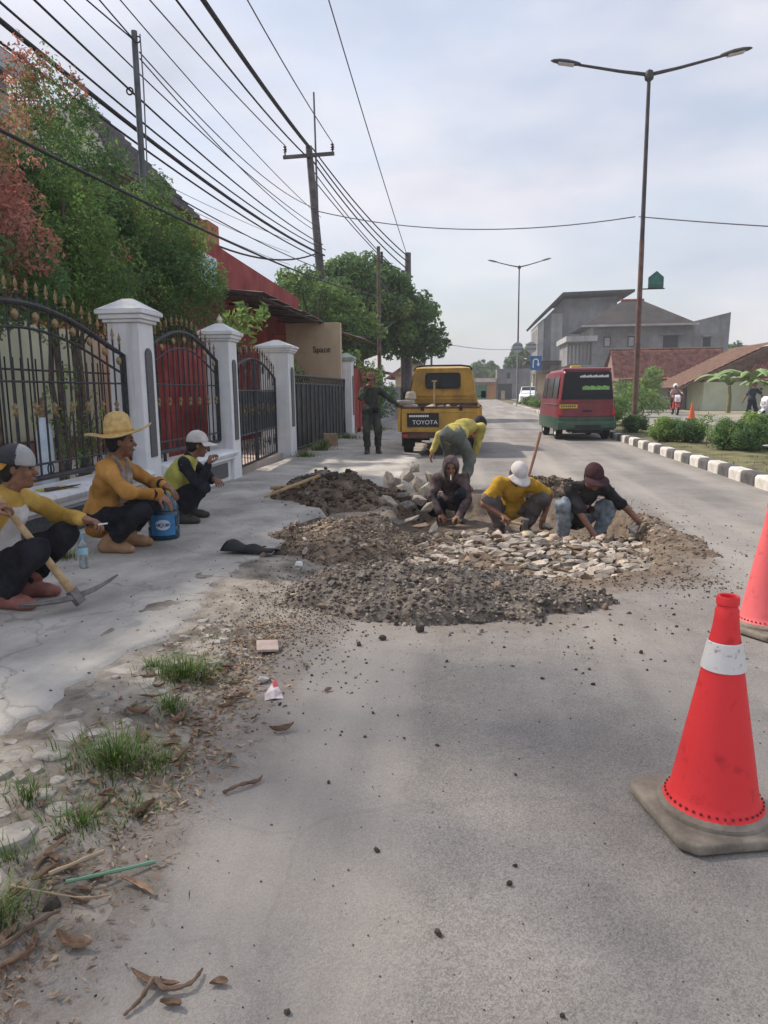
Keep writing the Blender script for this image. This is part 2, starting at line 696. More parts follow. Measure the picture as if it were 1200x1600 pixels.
M_CONC = concrete_material()


# the dig: shallow stone bed in front, deeper trench where the men squat
def pit_depth(x, y):
    wob = (fbm(x * 1.7, y * 1.7, 3) - 0.5) * 0.5
    d = np.maximum(np.abs(x - 0.36 - 0.05 * (y - 7)) / (1.18 + wob), np.abs(y - 7.15) / (2.02 + wob))
    e = np.sqrt(((x - 0.36) / (1.35 + wob)) ** 2 + ((y - 7.15) / (2.15 + wob)) ** 2)
    q = 0.45 * d + 0.55 * e
    inside = 1 - sstep(0.86, 1.02, q)
    depth = 0.085 + 0.165 * sstep(6.55, 7.35, y + 0.25 * (x - 0.4))
    return inside * depth, q


def axis_pts(parts):
    out = []
    for a, b, step in parts:
        k = max(1, int(round((b - a) / step)))
        out += [a + (b - a) * i / k for i in range(k)]
    out.append(parts[-1][1])
    return np.array(out)


def sheet(name, xs, ys, zf, m, attrs=None):
    X, Y = np.meshgrid(xs, ys)
    Z = zf(X, Y)
    v = np.stack([X.ravel(), Y.ravel(), Z.ravel()], 1)
    w = len(xs)
    i = (np.arange(len(ys) - 1)[:, None] * w + np.arange(w - 1)[None, :]).ravel()
    f = np.stack([i, i + 1, i + w + 1, i + w], 1)
    o = mesh_np(name, v, f, m)
    for k, fn in (attrs or {}).items():
        at = o.data.attributes.new(k, 'FLOAT', 'POINT')
        at.data.foreach_set('value', fn(X, Y).ravel().astype(np.float32))
    return o


def road_z(x, y):
    d, q = pit_depth(x, y)
    rim = np.exp(-((q - 1.1) / 0.1) ** 2) * 0.02 * fbm(x * 5, y * 5, 9)
    near = 1 - sstep(9.5, 12, y)
    rough = (fbm(x * 9, y * 9, 21) - 0.5) * (0.006 + 0.06 * np.clip(d / 0.2, 0, 1) + 0.03 * np.exp(-((q - 1.05) / 0.2) ** 2)) * near
    broad = (fbm(x * 0.8, y * 0.5, 5) - 0.5) * 0.018
    edge = -0.035 * sstep(-0.85, -1.25, x) * (1 - sstep(8, 9.5, y))
    return broad + rough + rim - d + edge


def soil_mask(x, y):
    d, q = pit_depth(x, y)
    near = 1 - sstep(0.95, 1.32, q + (fbm(x * 2.2, y * 2.2, 14) - 0.5) * 0.5)
    left = np.exp(-(((x + 1.0) / 0.75) ** 2 + ((y - 6.6) / 2.2) ** 2)) * 0.9
    front = np.exp(-(((x + 0.35) / 1.1) ** 2 + ((y - 4.6) / 0.7) ** 2)) * 0.8
    edge = 0.45 * sstep(-0.55, -1.05, x + (fbm(x * 3, y * 3, 4) - 0.5) * 0.5) * (1 - sstep(6, 8, y))
    return np.clip(np.maximum.reduce([near, left, front, edge]), 0, 1)


road = sheet('road', axis_pts([(-1.55, -1.2, 0.06), (-1.2, 2.6, 0.035), (2.6, 3.82, 0.12)]),
             axis_pts([(-6, 1, 0.5), (1, 4, 0.05), (4, 9.8, 0.035), (9.8, 14, 0.2), (14, 40, 2), (40, 132, 8)]),
             road_z, M_ROAD, {'soil': soil_mask})
struct(road)


def ground_z(x, y):
    inbox = (x > -2.5) & (x < 3.0) & (y > 3.0) & (y < 11)
    return np.where(inbox, -0.7, -0.12)


gr = sheet('ground', np.array([-300, -60, -12, -4, -2.55, -2.5, 0, 3.0, 3.05, 6, 12, 30, 60, 300.]),
           np.array([-60, -5, 0, 2.95, 3.0, 7, 11, 11.05, 16, 30, 60, 120, 300, 450.]), ground_z, M_GROUND)
struct(gr)

# concrete pavement in front of the wall: slab with a broken edge towards the road
def apron_edge(y):
    k = 0.16 * (fbm(y * 1.3, y * 0 + 2, 8) - 0.5) * 2 + 0.06 * (vnoise(y * 9, y * 0 + 1, 3) - 0.5) * 2
    far = sstep(9, 10.8, y)
    return -1.64 + k + far * (0.62 + 0.0 * y)


ys = axis_pts([(-1, 1, 0.2), (1, 12, 0.04), (12, 34, 0.5)])
us = np.concatenate([np.linspace(0, 0.86, 26), np.linspace(0.88, 1, 5)])
U, YY = np.meshgrid(us, ys)
XX = -3.56 + (apron_edge(YY) + 3.56) * U
ZZ = 0.035 + (fbm(XX * 1.4, YY * 1.4, 6) - 0.5) * 0.03 + 0.012 * (1 - U) + (fbm(XX * 8, YY * 8, 16) - 0.5) * 0.006
ZZ = np.where(U > 0.999, ZZ - 0.075, ZZ)
w = len(us)
i = (np.arange(len(ys) - 1)[:, None] * w + np.arange(w - 1)[None, :]).ravel()
pav = mesh_np('pavement', np.stack([XX.ravel(), YY.ravel(), ZZ.ravel()], 1), np.stack([i, i + 1, i + w + 1, i + w], 1), M_CONC)
struct(pav)


def pav_z(x, y):
    return 0.035 + (float(fbm(np.array(x * 1.4), np.array(y * 1.4), 6)) - 0.5) * 0.03 + 0.012 * (1 - (x + 3.56) / 1.9)


# soil verge between pavement and asphalt
def verge_z(x, y):
    t = sstep(-1.55, -0.72, x)
    near = 1 - sstep(5.2, 6.8, y)
    return (0.03 - 0.062 * t) + (fbm(x * 3.2, y * 3.2, 31) - 0.5) * 0.05 + (fbm(x * 14, y * 14, 33) - 0.5) * 0.022 - 0.12 * (1 - near)


# broken pieces of the slab along its edge
M_CONCD = mat('dusty_concrete', (0.28, 0.255, 0.222), 0.92, 0.25, 9, 0.6, 50, c2=(0.46, 0.43, 0.385), world_space=True)


def slab_piece(seed, cx, cy, size, h):
    r = random.Random(seed)
    k = r.randint(7, 10)
    pts = []
    for q in range(k):
        t = 2 * PI * q / k + r.uniform(-0.3, 0.3)
        pts.append((math.cos(t) * size * r.uniform(0.75, 1.1), math.sin(t) * size * r.uniform(0.6, 1.0)))
    mb = MB()
    n = len(pts)
    vs = [(x, y, -0.05) for x, y in pts] + [(x * 0.97, y * 0.97, h - 0.008 + r.uniform(-.004, .004)) for x, y in pts] + [(x * 0.88, y * 0.88, h + r.uniform(-.004, .004)) for x, y in pts]
    fs = [tuple(range(2 * n, 3 * n))]
    for q in range(n):
        s = (q + 1) % n
        fs += [(q, s, n + s, n + q), (n + q, n + s, 2 * n + s, 2 * n + q)]
    mb.add(vs, fs)
    o = mb.build('slab_piece', M_CONCD, pav, loc=(cx, cy, 0.0))
    o.rotation_euler = (r.uniform(-0.07, 0.07), r.uniform(-0.07, 0.07), r.uniform(0, 6))
    return o


prng = random.Random(11)
placed = []
for q in range(900):
    y = prng.uniform(1.35, 3.9)
    e = float(apron_edge(np.array(y)))
    x = e + 0.02 + 0.4 * prng.random() ** 1.5
    s = prng.choice([0.03, 0.045, 0.06, 0.085, 0.11]) * prng.uniform(0.8, 1.2)
    if len(placed) < 74 and all((x - a) ** 2 + (y - b) ** 2 > (s + c) ** 2 * 0.95 for a, b, c in placed):
        placed.append((x, y, s))
        slab_piece(q, x, y, s, float(verge_z(np.array(x), np.array(y))) + prng.uniform(0.0, 0.011))


verge = sheet('verge', axis_pts([(-1.95, -0.55, 0.03)]), axis_pts([(-1, 1, 0.2), (1, 7.4, 0.035)]), verge_z, M_VERGE)
struct(verge)

# median with soil and grass, painted kerb blocks on both sides
M_MED = mat('median_soil', (0.13, 0.12, 0.062), 0.95, 0.4, 2.5, 0.7, 30, c2=(0.2, 0.195, 0.095), world_space=True)
MED_W = 2.15
med = sheet('median', axis_pts([(KERB_X + 0.12, KERB_X + MED_W - 0.12, 0.16)]), axis_pts([(2, 26, 0.3), (26, 68, 3)]),
            lambda x, y: 0.12 + (fbm(x * 1.6, y * 1.6, 41) - 0.5) * 0.06, M_MED)
struct(med)
kerb_road = thing('kerb', 'kerb', 'kerb')
for k in ('label', 'category'):
    del kerb_road[k]
struct(kerb_road)
mb = MB()
mb.prism([(-0.08, -0.12), (0.10, -0.12), (0.10, 0.17), (-0.045, 0.17), (-0.068, 0.158), (-0.08, 0.13)], 'y', -0.245, 0.245)
kb_w = mb.build('kerb_block', M_KW, kerb_road, bevel=0.012, seg=2)
kb_b = bpy.data.meshes.new('kerb_block')
kb_b = kb_w.data.copy()
kb_b.materials.clear()
kb_b.materials.append(M_KB)
kb_w.location = (KERB_X + 0.08, 8.0, 0)
q = 1
y = 8.0
while y < 92:
    y += 0.5 if y < 50 else 0.5
    if y > 60 and q % 1 == 0:
        pass
    o = share('kerb_block', kb_w.data if q % 2 == 0 else kb_b, kerb_road,
              (KERB_X + 0.08 + prng.uniform(-.008, .008), y, prng.uniform(-.008, .006)), (0, 0, prng.uniform(-.008, .008)))
    q += 1
    if y > 67.6:
        break
mb = MB()
mb.span(KERB_X + MED_W - 0.16, KERB_X + MED_W, 8, 68, -0.1, 0.16)
mb.build('far_kerb', M_KW, kerb_road)
# opposite carriageway and the open lot beyond it
M_ROAD2 = mat('far_road', (0.24, 0.228, 0.21), 0.92, 0.15, 1.2, 0.5, 70, c2=(0.3, 0.285, 0.26), world_space=True)
r2 = sheet('opposite_road', np.array([KERB_X + MED_W - 0.05, 8.5, 11.6]), np.array([-5, 20, 60, 132.]), lambda x, y: 0 * x - 0.004, M_ROAD2)
struct(r2)
M_LOT = mat('lot_soil', (0.3, 0.27, 0.2), 0.95, 0.25, 0.5, 0.5, 20, c2=(0.36, 0.325, 0.25), world_space=True)
lot = sheet('lot', np.array([11.55, 14, 20, 26]), np.array([5, 20, 34, 49.5]), lambda x, y: 0 * x + 0.0, M_LOT)
struct(lot)

# ------------------------------------------------------------------ left side: wall, pillars, fences, gates
M_GRAN = mat('dark_granite', (0.055, 0.06, 0.07), 0.45, 0.35, 60, 0.1, 80, c2=(0.12, 0.125, 0.135), spec=0.5)
M_IRON = mat('black_iron', (0.028, 0.032, 0.042), 0.5, 0.25, 12, 0.15, 80, metal=0.3, c2=(0.06, 0.06, 0.065))
M_GOLD = mat('gold_paint', (0.2, 0.135, 0.07), 0.6, 0.3, 30, 0.1, 60, metal=0.25, c2=(0.36, 0.26, 0.14))
WX = -3.68          # the fence line


def pillar(y, h, w, d, label, capm=None, body_h=None, xoff=0.0, inset=True):
    t = thing('gate_pillar', label, 'pillar', (WX + xoff, y, 0), group='white gate pillars along the pavement')
    bh = h - 0.27
    mb = MB()
    mb.box((0, 0, bh / 2 - 0.05), (w, d, bh + 0.1), taper=0.96)
    mb.build('shaft', M_WHITE, t, bevel=0.012)
    mb = MB()
    a = w / 2
    b = d / 2
    cap = MB()
    for (g, z0, z1) in ((0.025, bh, bh + 0.035), (0.052, bh + 0.035, bh + 0.085), (0.08, bh + 0.085, bh + 0.13)):
        cap.span(-a - g, a + g, -b - g, b + g, z0, z1 - 0.002)
    cap.build('cap_moulding', capm or M_WHITE, t, bevel=0.008)
    g = 0.077
    z0 = bh + 0.131
    mb = MB()
    mb.add([(-a - g, -b - g, z0), (a + g, -b - g, z0), (a + g, b + g, z0), (-a - g, b + g, z0),
            (-0.05, -0.05, h - 0.01), (0.05, -0.05, h - 0.01), (0.05, 0.05, h - 0.01), (-0.05, 0.05, h - 0.01)],
           [(0, 3, 2, 1), (4, 5, 6, 7), (0, 1, 5, 4), (1, 2, 6, 5), (2, 3, 7, 6), (3, 0, 4, 7)])
    mb.build('cap_pyramid', capm or M_WHITE, t, bevel=0.006)
    if inset:
        mb = MB()
        hw = d * 0.21
        pr = [(-hw, 0.62), (hw, 0.62)] + [(hw * math.cos(q * PI / 10), 1.72 + hw * math.sin(q * PI / 10)) for q in range(11)]
        mb.prism(pr, 'x', a * 0.96, a + 0.012)
        mb.build('granite_inlay', M_GRAN, t, bevel=0.004, seg=1)
    return t


p1 = pillar(7.82, 2.33, 0.37, 0.38, 'white pillar with arched granite inlay behind the man in the straw hat')
p2 = pillar(10.75, 2.33, 0.38, 0.38, 'white pillar at the far end of the low wall, knob on its cap')
p3 = pillar(15.0, 2.38, 0.62, 0.5, 'broadest white pillar between the scrolled gate and the tall black gate', xoff=-0.28)
M_CAPG = mat('weathered_cap', (0.42, 0.48, 0.46), 0.8, 0.15, 6, 0.3, 30)
p4 = pillar(22.3, 2.48, 0.4, 0.42, 'white pillar with grey green cap beside the standing man', M_CAPG, xoff=-0.08)
mb = MB()
mb.lathe([(0.001, 2.32), (0.03, 2.33), (0.045, 2.37), (0.03, 2.41), (0.012, 2.43), (0.001, 2.46)], 12)
mb.build('knob', M_STONE_W, p2, smooth=True)


def low_wall(y0, y1, label):
    t = thing('low_wall', label, 'wall', (WX, (y0 + y1) / 2, 0), group='low white fence walls')
    L = (y1 - y0) / 2
    mb = MB()
    mb.span(-0.12, 0.14, -L, L, -0.1, 0.34)
    mb.build('wall_base', M_WHITE, t)
    prof = [(-0.2, 0.345), (0.2, 0.345), (0.235, 0.37), (0.235, 0.40), (0.26, 0.42), (0.27, 0.455), (0.25, 0.485), (0.2, 0.5), (-0.2, 0.5)]
    mb = MB()
    mb.prism(prof, 'y', -L + 0.003, L - 0.003)
    mb.build('coping', M_WHITE, t, smooth=True)
    k = 1 if L < 1.5 else 2
    for q in range(k):
        a = -L + 0.16 + q * (2 * L - 0.2) / k
        b = a + (2 * L - 0.2) / k - 0.14
        mb = MB()
        mb.span(0.142, 0.158, a, b, 0.1, 0.31)
        mb.build('granite_panel', M_GRAN, t, bevel=0.003, seg=1)
    return t


low_wall(2.6, 7.63, 'long white coping wall behind the seated men near the camera')
low_wall(8.01, 10.56, 'short white coping wall between two pillars beside the white capped man')


def spear(mbx, x, y, z, s=1.0):
    mbx.lathe([(0.004 * s, 0), (0.02 * s, 0.015 * s), (0.008 * s, 0.035 * s), (0.024 * s, 0.07 * s), (0.016 * s, 0.1 * s), (0.002, 0.155 * s)], 6, (x, y, z))


def rosette(mbx, x, y, z, r=0.04):
    mbx.lathe([(0.001, -0.012), (r * 0.8, -0.012), (r, 0), (r * 0.8, 0.012), (r * 0.3, 0.02), (0.001, 0.022)], 8, (x, y, z), Matrix.Rotation(PI / 2, 3, 'Y'))


def fence_panel(y0, y1, z0, zside, zpeak, nbar, label, spikes=True, tall=1.0):
    t = thing('fence_panel', label, 'fence', (WX, (y0 + y1) / 2, 0), group='black iron fence panels with gold ornaments')
    L = (y1 - y0) / 2 - 0.02

    def arch(y):
        k = abs(y) / L
        return zside + (zpeak - zside) * max(0.0, math.cos(min(k, 1) * PI / 2)) ** 1.15
    top = [(0, -L + 2 * L * q / 24, arch(-L + 2 * L * q / 24)) for q in range(25)]
    mb = MB()
    mb.tube([(0, -L, z0)] + top + [(0, L, z0)], 0.026, 8)
    mb.build('outer_frame', M_IRON, t, smooth=True)
    mb = MB()
    mb.tube([(0, -L + 0.03, z0), (0, L - 0.03, z0)], 0.026, 8)
    mb.build('bottom_rail', M_IRON, t, smooth=True)
    low = [(0, p[1], p[2] - 0.2) for p in top]
    mb = MB()
    mb.tube(low, 0.013, 6)
    mb.build('arch_rail', M_IRON, t, smooth=True)
    mb = MB()
    mb.tube([(0, -L, z0 + 0.12), (0, L, z0 + 0.12)], 0.011, 6)
    mb.build('lower_rail', M_IRON, t, smooth=True)
    mb = MB()
    mb.tube([(0, -L, 1.42), (0, L, 1.42)], 0.011, 6)
    mb.build('middle_rail', M_IRON, t, smooth=True)
    for k in range(nbar):
        y = -L + 2 * L * (k + 0.5) / nbar
        zt = arch(y) + (0.1 if spikes else -0.01)
        mb = MB()
        mb.tube([(0, 0, z0 + 0.02), (0, 0, zt)], 0.0095, 6)
        bar = mb.build('bar', M_IRON, t, loc=(0, y, 0))
        if spikes:
            mb = MB()
            spear(mb, 0, 0, zt - 0.02, 0.85)
            mb.build('spear_tip', M_GOLD, bar, smooth=True)
        if k % 2 == 0:
            mb = MB()
            zz = z0 + 0.58
            mb.lathe([(0.004, -0.06), (0.026, -0.03), (0.014, 0), (0.03, 0.03), (0.004, 0.075)], 6, (0, 0, zz))
            mb.build('gold_collar', M_GOLD, bar, smooth=True)
        else:
            mb = MB()
            mb.tube([(0, 0.045 * math.cos(a * PI / 8), z0 + 0.065 + 0.055 * math.sin(a * PI / 8)) for a in range(17)], 0.007, 5, cap=False)
            mb.build('ring', M_IRON, bar, smooth=True)
    n2 = max(5, nbar // 2)
    for k in range(n2):
        y = -L + 2 * L * (k + 0.5) / n2
        mb = MB()
        rosette(mb, 0.02, 0, 0, 0.045)
        mb.build('rosette', M_GOLD, t, loc=(0, y, arch(y) - 0.1))
    for y in (-L * 0.6, L * 0.6):
        mb = MB()
        mb.tube([(0, y, z0 - 0.16), (0, y, z0)], 0.022, 8)
        mb.build('foot', M_IRON, t)
    return t


fence_panel(4.1, 7.63, 0.6, 1.72, 2.06, 24, 'arched black iron fence panel with gold rosettes behind the straw hat man')
fence_panel(8.02, 10.55, 0.62, 1.78, 2.08, 15, 'narrower arched iron fence panel in front of the red sheet')


def scroll(mbx, y, z, r, s=1):
    pts = []
    for q in range(19):
        a = q / 18 * 2.6 * PI
        rr = r * (1 - 0.72 * q / 18)
        pts.append((0, y + s * rr * math.cos(a), z + rr * math.sin(a)))
    mbx.tube(pts, 0.009, 5)


# scrolled gate between the second and third pillar, two leaves
g = thing('scrolled_gate', 'black wrought iron double gate with gold scrolls between two white pillars', 'gate', (WX - 0.14, 12.86, 0), R_(4.2))
M_PLATE = mat('gate_plate', (0.03, 0.045, 0.055), 0.5, 0.3, 8, 0.1, 40, metal=0.2, c2=(0.07, 0.09, 0.1))
for sgn in (-1, 1):
    a, b = (-1.9, -0.03) if sgn < 0 else (0.03, 1.9)

    def gz(y):
        return 1.6 + 0.3 * math.cos(min(1, abs(y) / 1.9) * PI / 2)
    leaf = MB()
    leaf.tube([(0, a, 0.12)] + [(0, a + (b - a) * q / 10, gz(a + (b - a) * q / 10)) for q in range(11)] + [(0, b, 0.12), (0, a, 0.12)], 0.026, 8)
    lf = leaf.build('gate_leaf', M_IRON, g, smooth=True)
    for z in (0.62, 1.35):
        mb = MB()
        mb.tube([(0, a, z), (0, b, z)], 0.018, 6)
        mb.build('rail', M_IRON, lf)
    mb = MB()
    mb.span(-0.012, -0.006, a + 0.04, b - 0.04, 0.64, 1.33)
    mb.build('back_plate', M_PLATE, lf)
    for k in range(9):
        y = a + (b - a) * (k + 0.5) / 9
        mb = MB()
        mb.tube([(0.006, y, 0.13), (0.006, y, gz(y) + 0.13)], 0.009, 6)
        mb.build('bar', M_IRON, lf)
        mb = MB()
        spear(mb, 0.006, y, gz(y) + 0.11, 0.9)
        mb.build('spear_tip', M_IRON if k % 2 else M_GOLD, lf, smooth=True)
    for k in range(4):
        y = a + (b - a) * (k + 0.5) / 4
        for z, r in ((0.37, 0.13), (1.0, 0.12)):
            mb = MB()
            scroll(mb, y, z, r, 1 if k % 2 else -1)
            mb.build('scroll', M_GOLD if z > 0.9 else M_IRON, lf, smooth=True)
        mb = MB()
        mb.tube([(0.01, y + 0.075 * math.cos(q * PI / 8), gz(y) - 0.12 + 0.075 * math.sin(q * PI / 8)) for q in range(17)], 0.009, 5, cap=False)
        mb.build('ring', M_IRON, lf, smooth=True)

# tall black sheet gate between third and fourth pillar
g = thing('sheet_gate', 'tall black sheet metal sliding gate with ringed top rail', 'gate', (WX - 0.1, 18.65, 0))
M_SHEET = mat('black_sheet', (0.03, 0.036, 0.042), 0.55, 0.35, 3, 0.1, 20, c2=(0.065, 0.07, 0.072))
mb = MB()
mb.tube([(0, -3.3, 0.1), (0, -3.3, 1.68), (0, 3.35, 1.68), (0, 3.35, 0.1), (0, -3.3, 0.1)], 0.03, 8)
mb.build('gate_frame', M_IRON, g, smooth=True)
mb = MB()
mb.tube([(0, -3.3, 1.5), (0, 3.35, 1.5)], 0.02, 6)
mb.build('rail', M_IRON, g)
for k in range(14):
    mb = MB()
    y = -3.26 + 6.57 * k / 14
    mb.span(-0.02 - 0.004 * (k % 2), -0.008 - 0.004 * (k % 2), y, y + 0.46, 0.12, 1.48)
    mb.build('sheet_panel', M_SHEET, g)
for k in range(15):
    mb = MB()
    y = -3.26 + 6.57 * k / 14
    mb.tube([(0.012, y, 0.12), (0.012, y, 1.5)], 0.013, 6)
    mb.build('bar', M_IRON, g)
for k in range(26):
    mb = MB()
    mb.tube([(0, 0.075 * math.cos(q * PI / 7), 0.075 * math.sin(q * PI / 7)) for q in range(15)], 0.009, 5, cap=False)
    mb.build('ring', M_IRON, g, smooth=True, loc=(0, -3.2 + 6.5 * (k + 0.5) / 26, 1.59))

# carton-brown stone block at the foot of that gate
M_BLOCK = mat('sandstone_block', (0.3, 0.215, 0.14), 0.9, 0.2, 8, 0.4, 40)
mb = MB()
mb.box((0, 0, 0.15), (0.36, 0.3, 0.32), rz=0.25, taper=0.93)
tag(mb.build('stone_block', M_BLOCK, None, bevel=0.02, loc=(-3.35, 17.4, 0.03)), 'squared brown block standing at the foot of the black gate', 'block')

# red sheet behind the second fence panel
M_RED = mat('red_sheet', (0.33, 0.045, 0.045), 0.6, 0.25, 3, 0.15, 30, c2=(0.4, 0.08, 0.07))
t = thing('red_screen', 'dark red corrugated sheet screen seen through the narrower fence panel', 'screen', (-4.35, 11.2, 0))
for k in range(9):
    mb = MB()
    y = -0.95 + 0.21 * k
    mb.prism([(0, y), (0.03, y + 0.05), (0.03, y + 0.13), (0, y + 0.18), (0, y + 0.206), (-0.012, y + 0.2), (-0.012, y + 0.003)], 'z', 0.0, 2.0)
    mb.build('sheet_panel', M_RED, t)

# yard behind the fence: tiled floor, inner pale green wall with its own railing
M_TILE = mat('yard_tiles', (0.56, 0.46, 0.4), 0.6, 0.12, 3, 0.1, 40)
yard = MB()
yard.span(-8.6, WX - 0.13, 1.5, 26, -0.1, 0.1)
struct(yard.build('yard_floor', M_TILE))
M_PALE = mat('pale_green_paint', (0.6, 0.64, 0.47), 0.8, 0.1, 1.5, 0.15, 20)
M_GREENF = mat('grey_green_rail', (0.2, 0.23, 0.24), 0.5, 0.15, 8)
t = thing('inner_wall', 'pale green yard wall with dark railing seen through the fence', 'wall', (-8.0, 10, 0))
mb = MB()
mb.span(-0.15, 0, -8, 6, 0, 2.6)
mb.build('wall_face', M_PALE, t)
for z in (0.5, 1.75, 1.55):
    mb = MB()
    mb.tube([(0.35, -8, z), (0.35, 6, z)], 0.02, 6)
    mb.build('rail', M_IRON, t)
mb = MB()
mb.tube([(0, 0, 0.1), (0, 0, 1.95)], 0.014, 5)
ib = mb.build('railing_bar', M_IRON, t, loc=(0.35, -7.9, 0))
for k in range(1, 62):
    share('railing_bar', ib.data, t, (0.35, -7.9 + k * 0.22, 0))
M_PINK = mat('brick_plinth', (0.3, 0.17, 0.13), 0.8, 0.2, 6)
mb = MB()
mb.span(0.002, 0.2, -8, 6, 0.05, 0.5)
mb.build('plinth', M_PINK, t)

# pale blue gas cylinder standing in the yard
M_CYL = mat('cylinder_paint', (0.5, 0.62, 0.74), 0.4, 0.12, 6, 0, c2=(0.62, 0.72, 0.8), spec=0.5)
t = thing('gas_cylinder', 'pale blue gas cylinder with valve standing behind the near fence panel', 'cylinder', (-4.55, 7.45, 0.1))
mb = MB()
mb.lathe([(0.001, 0.0), (0.07, 0.005), (0.08, 0.03), (0.085, 0.45), (0.082, 0.78), (0.07, 0.86), (0.045, 0.94), (0.03, 0.98), (0.001, 0.985)], 20)
mb.build('tank', M_CYL, t, smooth=True)
mb = MB()
mb.lathe([(0.035, 0.975), (0.035, 1.04), (0.05, 1.05), (0.05, 1.09), (0.02, 1.11), (0.02, 1.18), (0.001, 1.19)], 12)
mb.build('valve', M_GOLD, t, smooth=True)

# ------------------------------------------------------------------ houses on the left
M_GREYW = mat('grey_render', (0.36, 0.35, 0.36), 0.9, 0.12, 1.2, 0.3, 25)
M_FASC = mat('fascia_board', (0.42, 0.48, 0.52), 0.8, 0.12, 2, 0.1, 20)
M_TILED = mat('dark_roof_tile', (0.1, 0.1, 0.11), 0.8, 0.3, 3, 0.4, 30, c2=(0.16, 0.155, 0.15))
add_streaks(M_GREYW, (0.2, 0.2, 0.2), 0.5, 4, 0.4)
M_ORG = mat('orange_render', (0.52, 0.15, 0.085), 0.85, 0.15, 2, 0.3, 25, c2=(0.56, 0.19, 0.12))
M_MAROON = mat('maroon_render', (0.3, 0.048, 0.05), 0.85, 0.22, 1.3, 0.3, 25, c2=(0.38, 0.085, 0.078))
add_streaks(M_MAROON, (0.12, 0.05, 0.05), 0.55, 4, 0.4)
add_streaks(M_ORG, (0.25, 0.1, 0.07), 0.5, 4, 0.4)

t = thing('grey_house', 'grey two storey house gable with pale fascia above the red tipped shrubs', 'house', (-11.5, 11.9, 0.0))
mb = MB()
mb.prism([(-3.2, 0), (3.2, 0), (3.2, 7.2), (0, 9.4), (-3.2, 7.2)], 'y', -5.5, 1.45)
mb.build('wall', M_GREYW, t)
for s in (1, -1):
    mb = MB()
    mb.prism([(s * 3.42, 7.06), (s * 3.45, 7.22), (0, 9.75), (0, 9.5)], 'y', -5.9, 1.85)
    mb.build('roof_slope', M_TILED, t)
mb = MB()
mb.prism([(3.30, 6.8), (3.46, 6.8), (3.48, 7.1), (0, 9.62), (0, 9.35), (3.30, 7.0)], 'y', 1.85, 1.92)
mb.build('fascia', M_FASC, t)
mb = MB()
mb.span(3.42, 3.5, -5.9, 1.92, 6.85, 7.16)
mb.build('fascia', M_FASC, t)
mb = MB()
mb.span(3.202, 3.25, -3.6, -2.2, 4.0, 5.5)
mb.build('window', M_GRAN, t)

t = thing('tiled_house', 'house with steep dark tiled roof and orange upper wall behind the shrubs', 'house', (-10.7, 21.6, 0))
t.scale = (1, 1, 1.04)
mb = MB()
mb.span(-3.5, 1.0, -2.0, 3.2, 0, 6.8)
mb.build('wall', M_ORG, t)
mb = MB()
mb.add([(-4.3, -3.2, 6.6), (1.9, -3.2, 6.6), (1.9, 3.0, 6.6), (-4.3, 3.0, 6.6), (-1.9, -0.6, 9.0), (-0.1, -0.6, 9.0), (-0.1, 0.4, 9.0), (-1.9, 0.4, 9.0)],
       [(0, 3, 2, 1), (4, 5, 6, 7), (0, 1, 5, 4), (1, 2, 6, 5), (2, 3, 7, 6), (3, 0, 4, 7)])
mb.build('roof', M_TILED, t)
for k in range(16):
    mb = MB()
    a = k / 16
    z = 6.62 + 2.4 * a
    x0, x1 = 1.92 - 2.0 * a, 1.92 - 2.0 * a
    y0, y1 = -3.22 + 2.6 * a, 3.02 - 2.6 * a
    mb.span(x1 - 0.06, x1 + 0.03, y0, y1, z - 0.03, z + 0.035)
    mb.build('tile_course', M_TILED, t)
mb = MB()
mb.span(1.0, 2.2, 2.5, 3.6, 4.2, 6.6)
mb.build('upper_block', M_ORG, t, bevel=0.03)
mb = MB()
mb.span(1.0, 2.25, 3.602, 4.9, 4.0, 5.6)
mb.build('annex', M_GREYW, t)

# red building along the pavement with metal awning
RB = thing('red_building', 'long dark red low building with rusty metal awning behind the gates', 'building', (-5.9, 18.6, 0))
mb = MB()
mb.span(-1.5, 0, -3.1, 6.2, 0, 4.15)
mb.build('wall', M_MAROON, RB)
mb = MB()
mb.prism([(-3.25, 3.55), (6.3, 3.55), (6.3, 4.42), (3.0, 4.5), (-1.0, 4.6), (-3.25, 4.7)], 'x', -0.02, 0.14)
par = mb.build('parapet', M_MAROON, RB)
M_BLUEG = mat('blue_glass', (0.2, 0.4, 0.55), 0.15, 0.1, 2, spec=0.7)
for k, y in enumerate((-3.1, -2.45)):
    mb = MB()
    mb.span(0.142, 0.17, y, y + 0.58, 3.62, 4.3)
    wdw = mb.build('window', M_WHITE, RB)
    mb = MB()
    mb.span(0.171, 0.176, y + 0.05, y + 0.53, 3.68, 4.24)
    mb.build('pane', M_BLUEG, wdw)
M_RUST = mat('rusty_sheet', (0.11, 0.085, 0.075), 0.75, 0.35, 2.5, 0.2, 20, c2=(0.2, 0.155, 0.13))


def corr(name, parent, y0, y1, xa, za, xb, zb, m, n):
    """corrugated sheet from (xa,za) to (xb,zb), ridges running along x"""
    vs, fs = [], []
    for q in range(n + 1):
        y = y0 + (y1 - y0) * q / n
        dz = 0.022 if q % 2 else 0
        vs += [(xa, y, za + dz), (xb, y, zb + dz)]
    for q in range(n):
        fs.append((q * 2, q * 2 + 1, q * 2 + 3, q * 2 + 2))
    mb = MB()
    mb.add(vs, fs)
    return mb.build(name, m, parent, fixn=False)


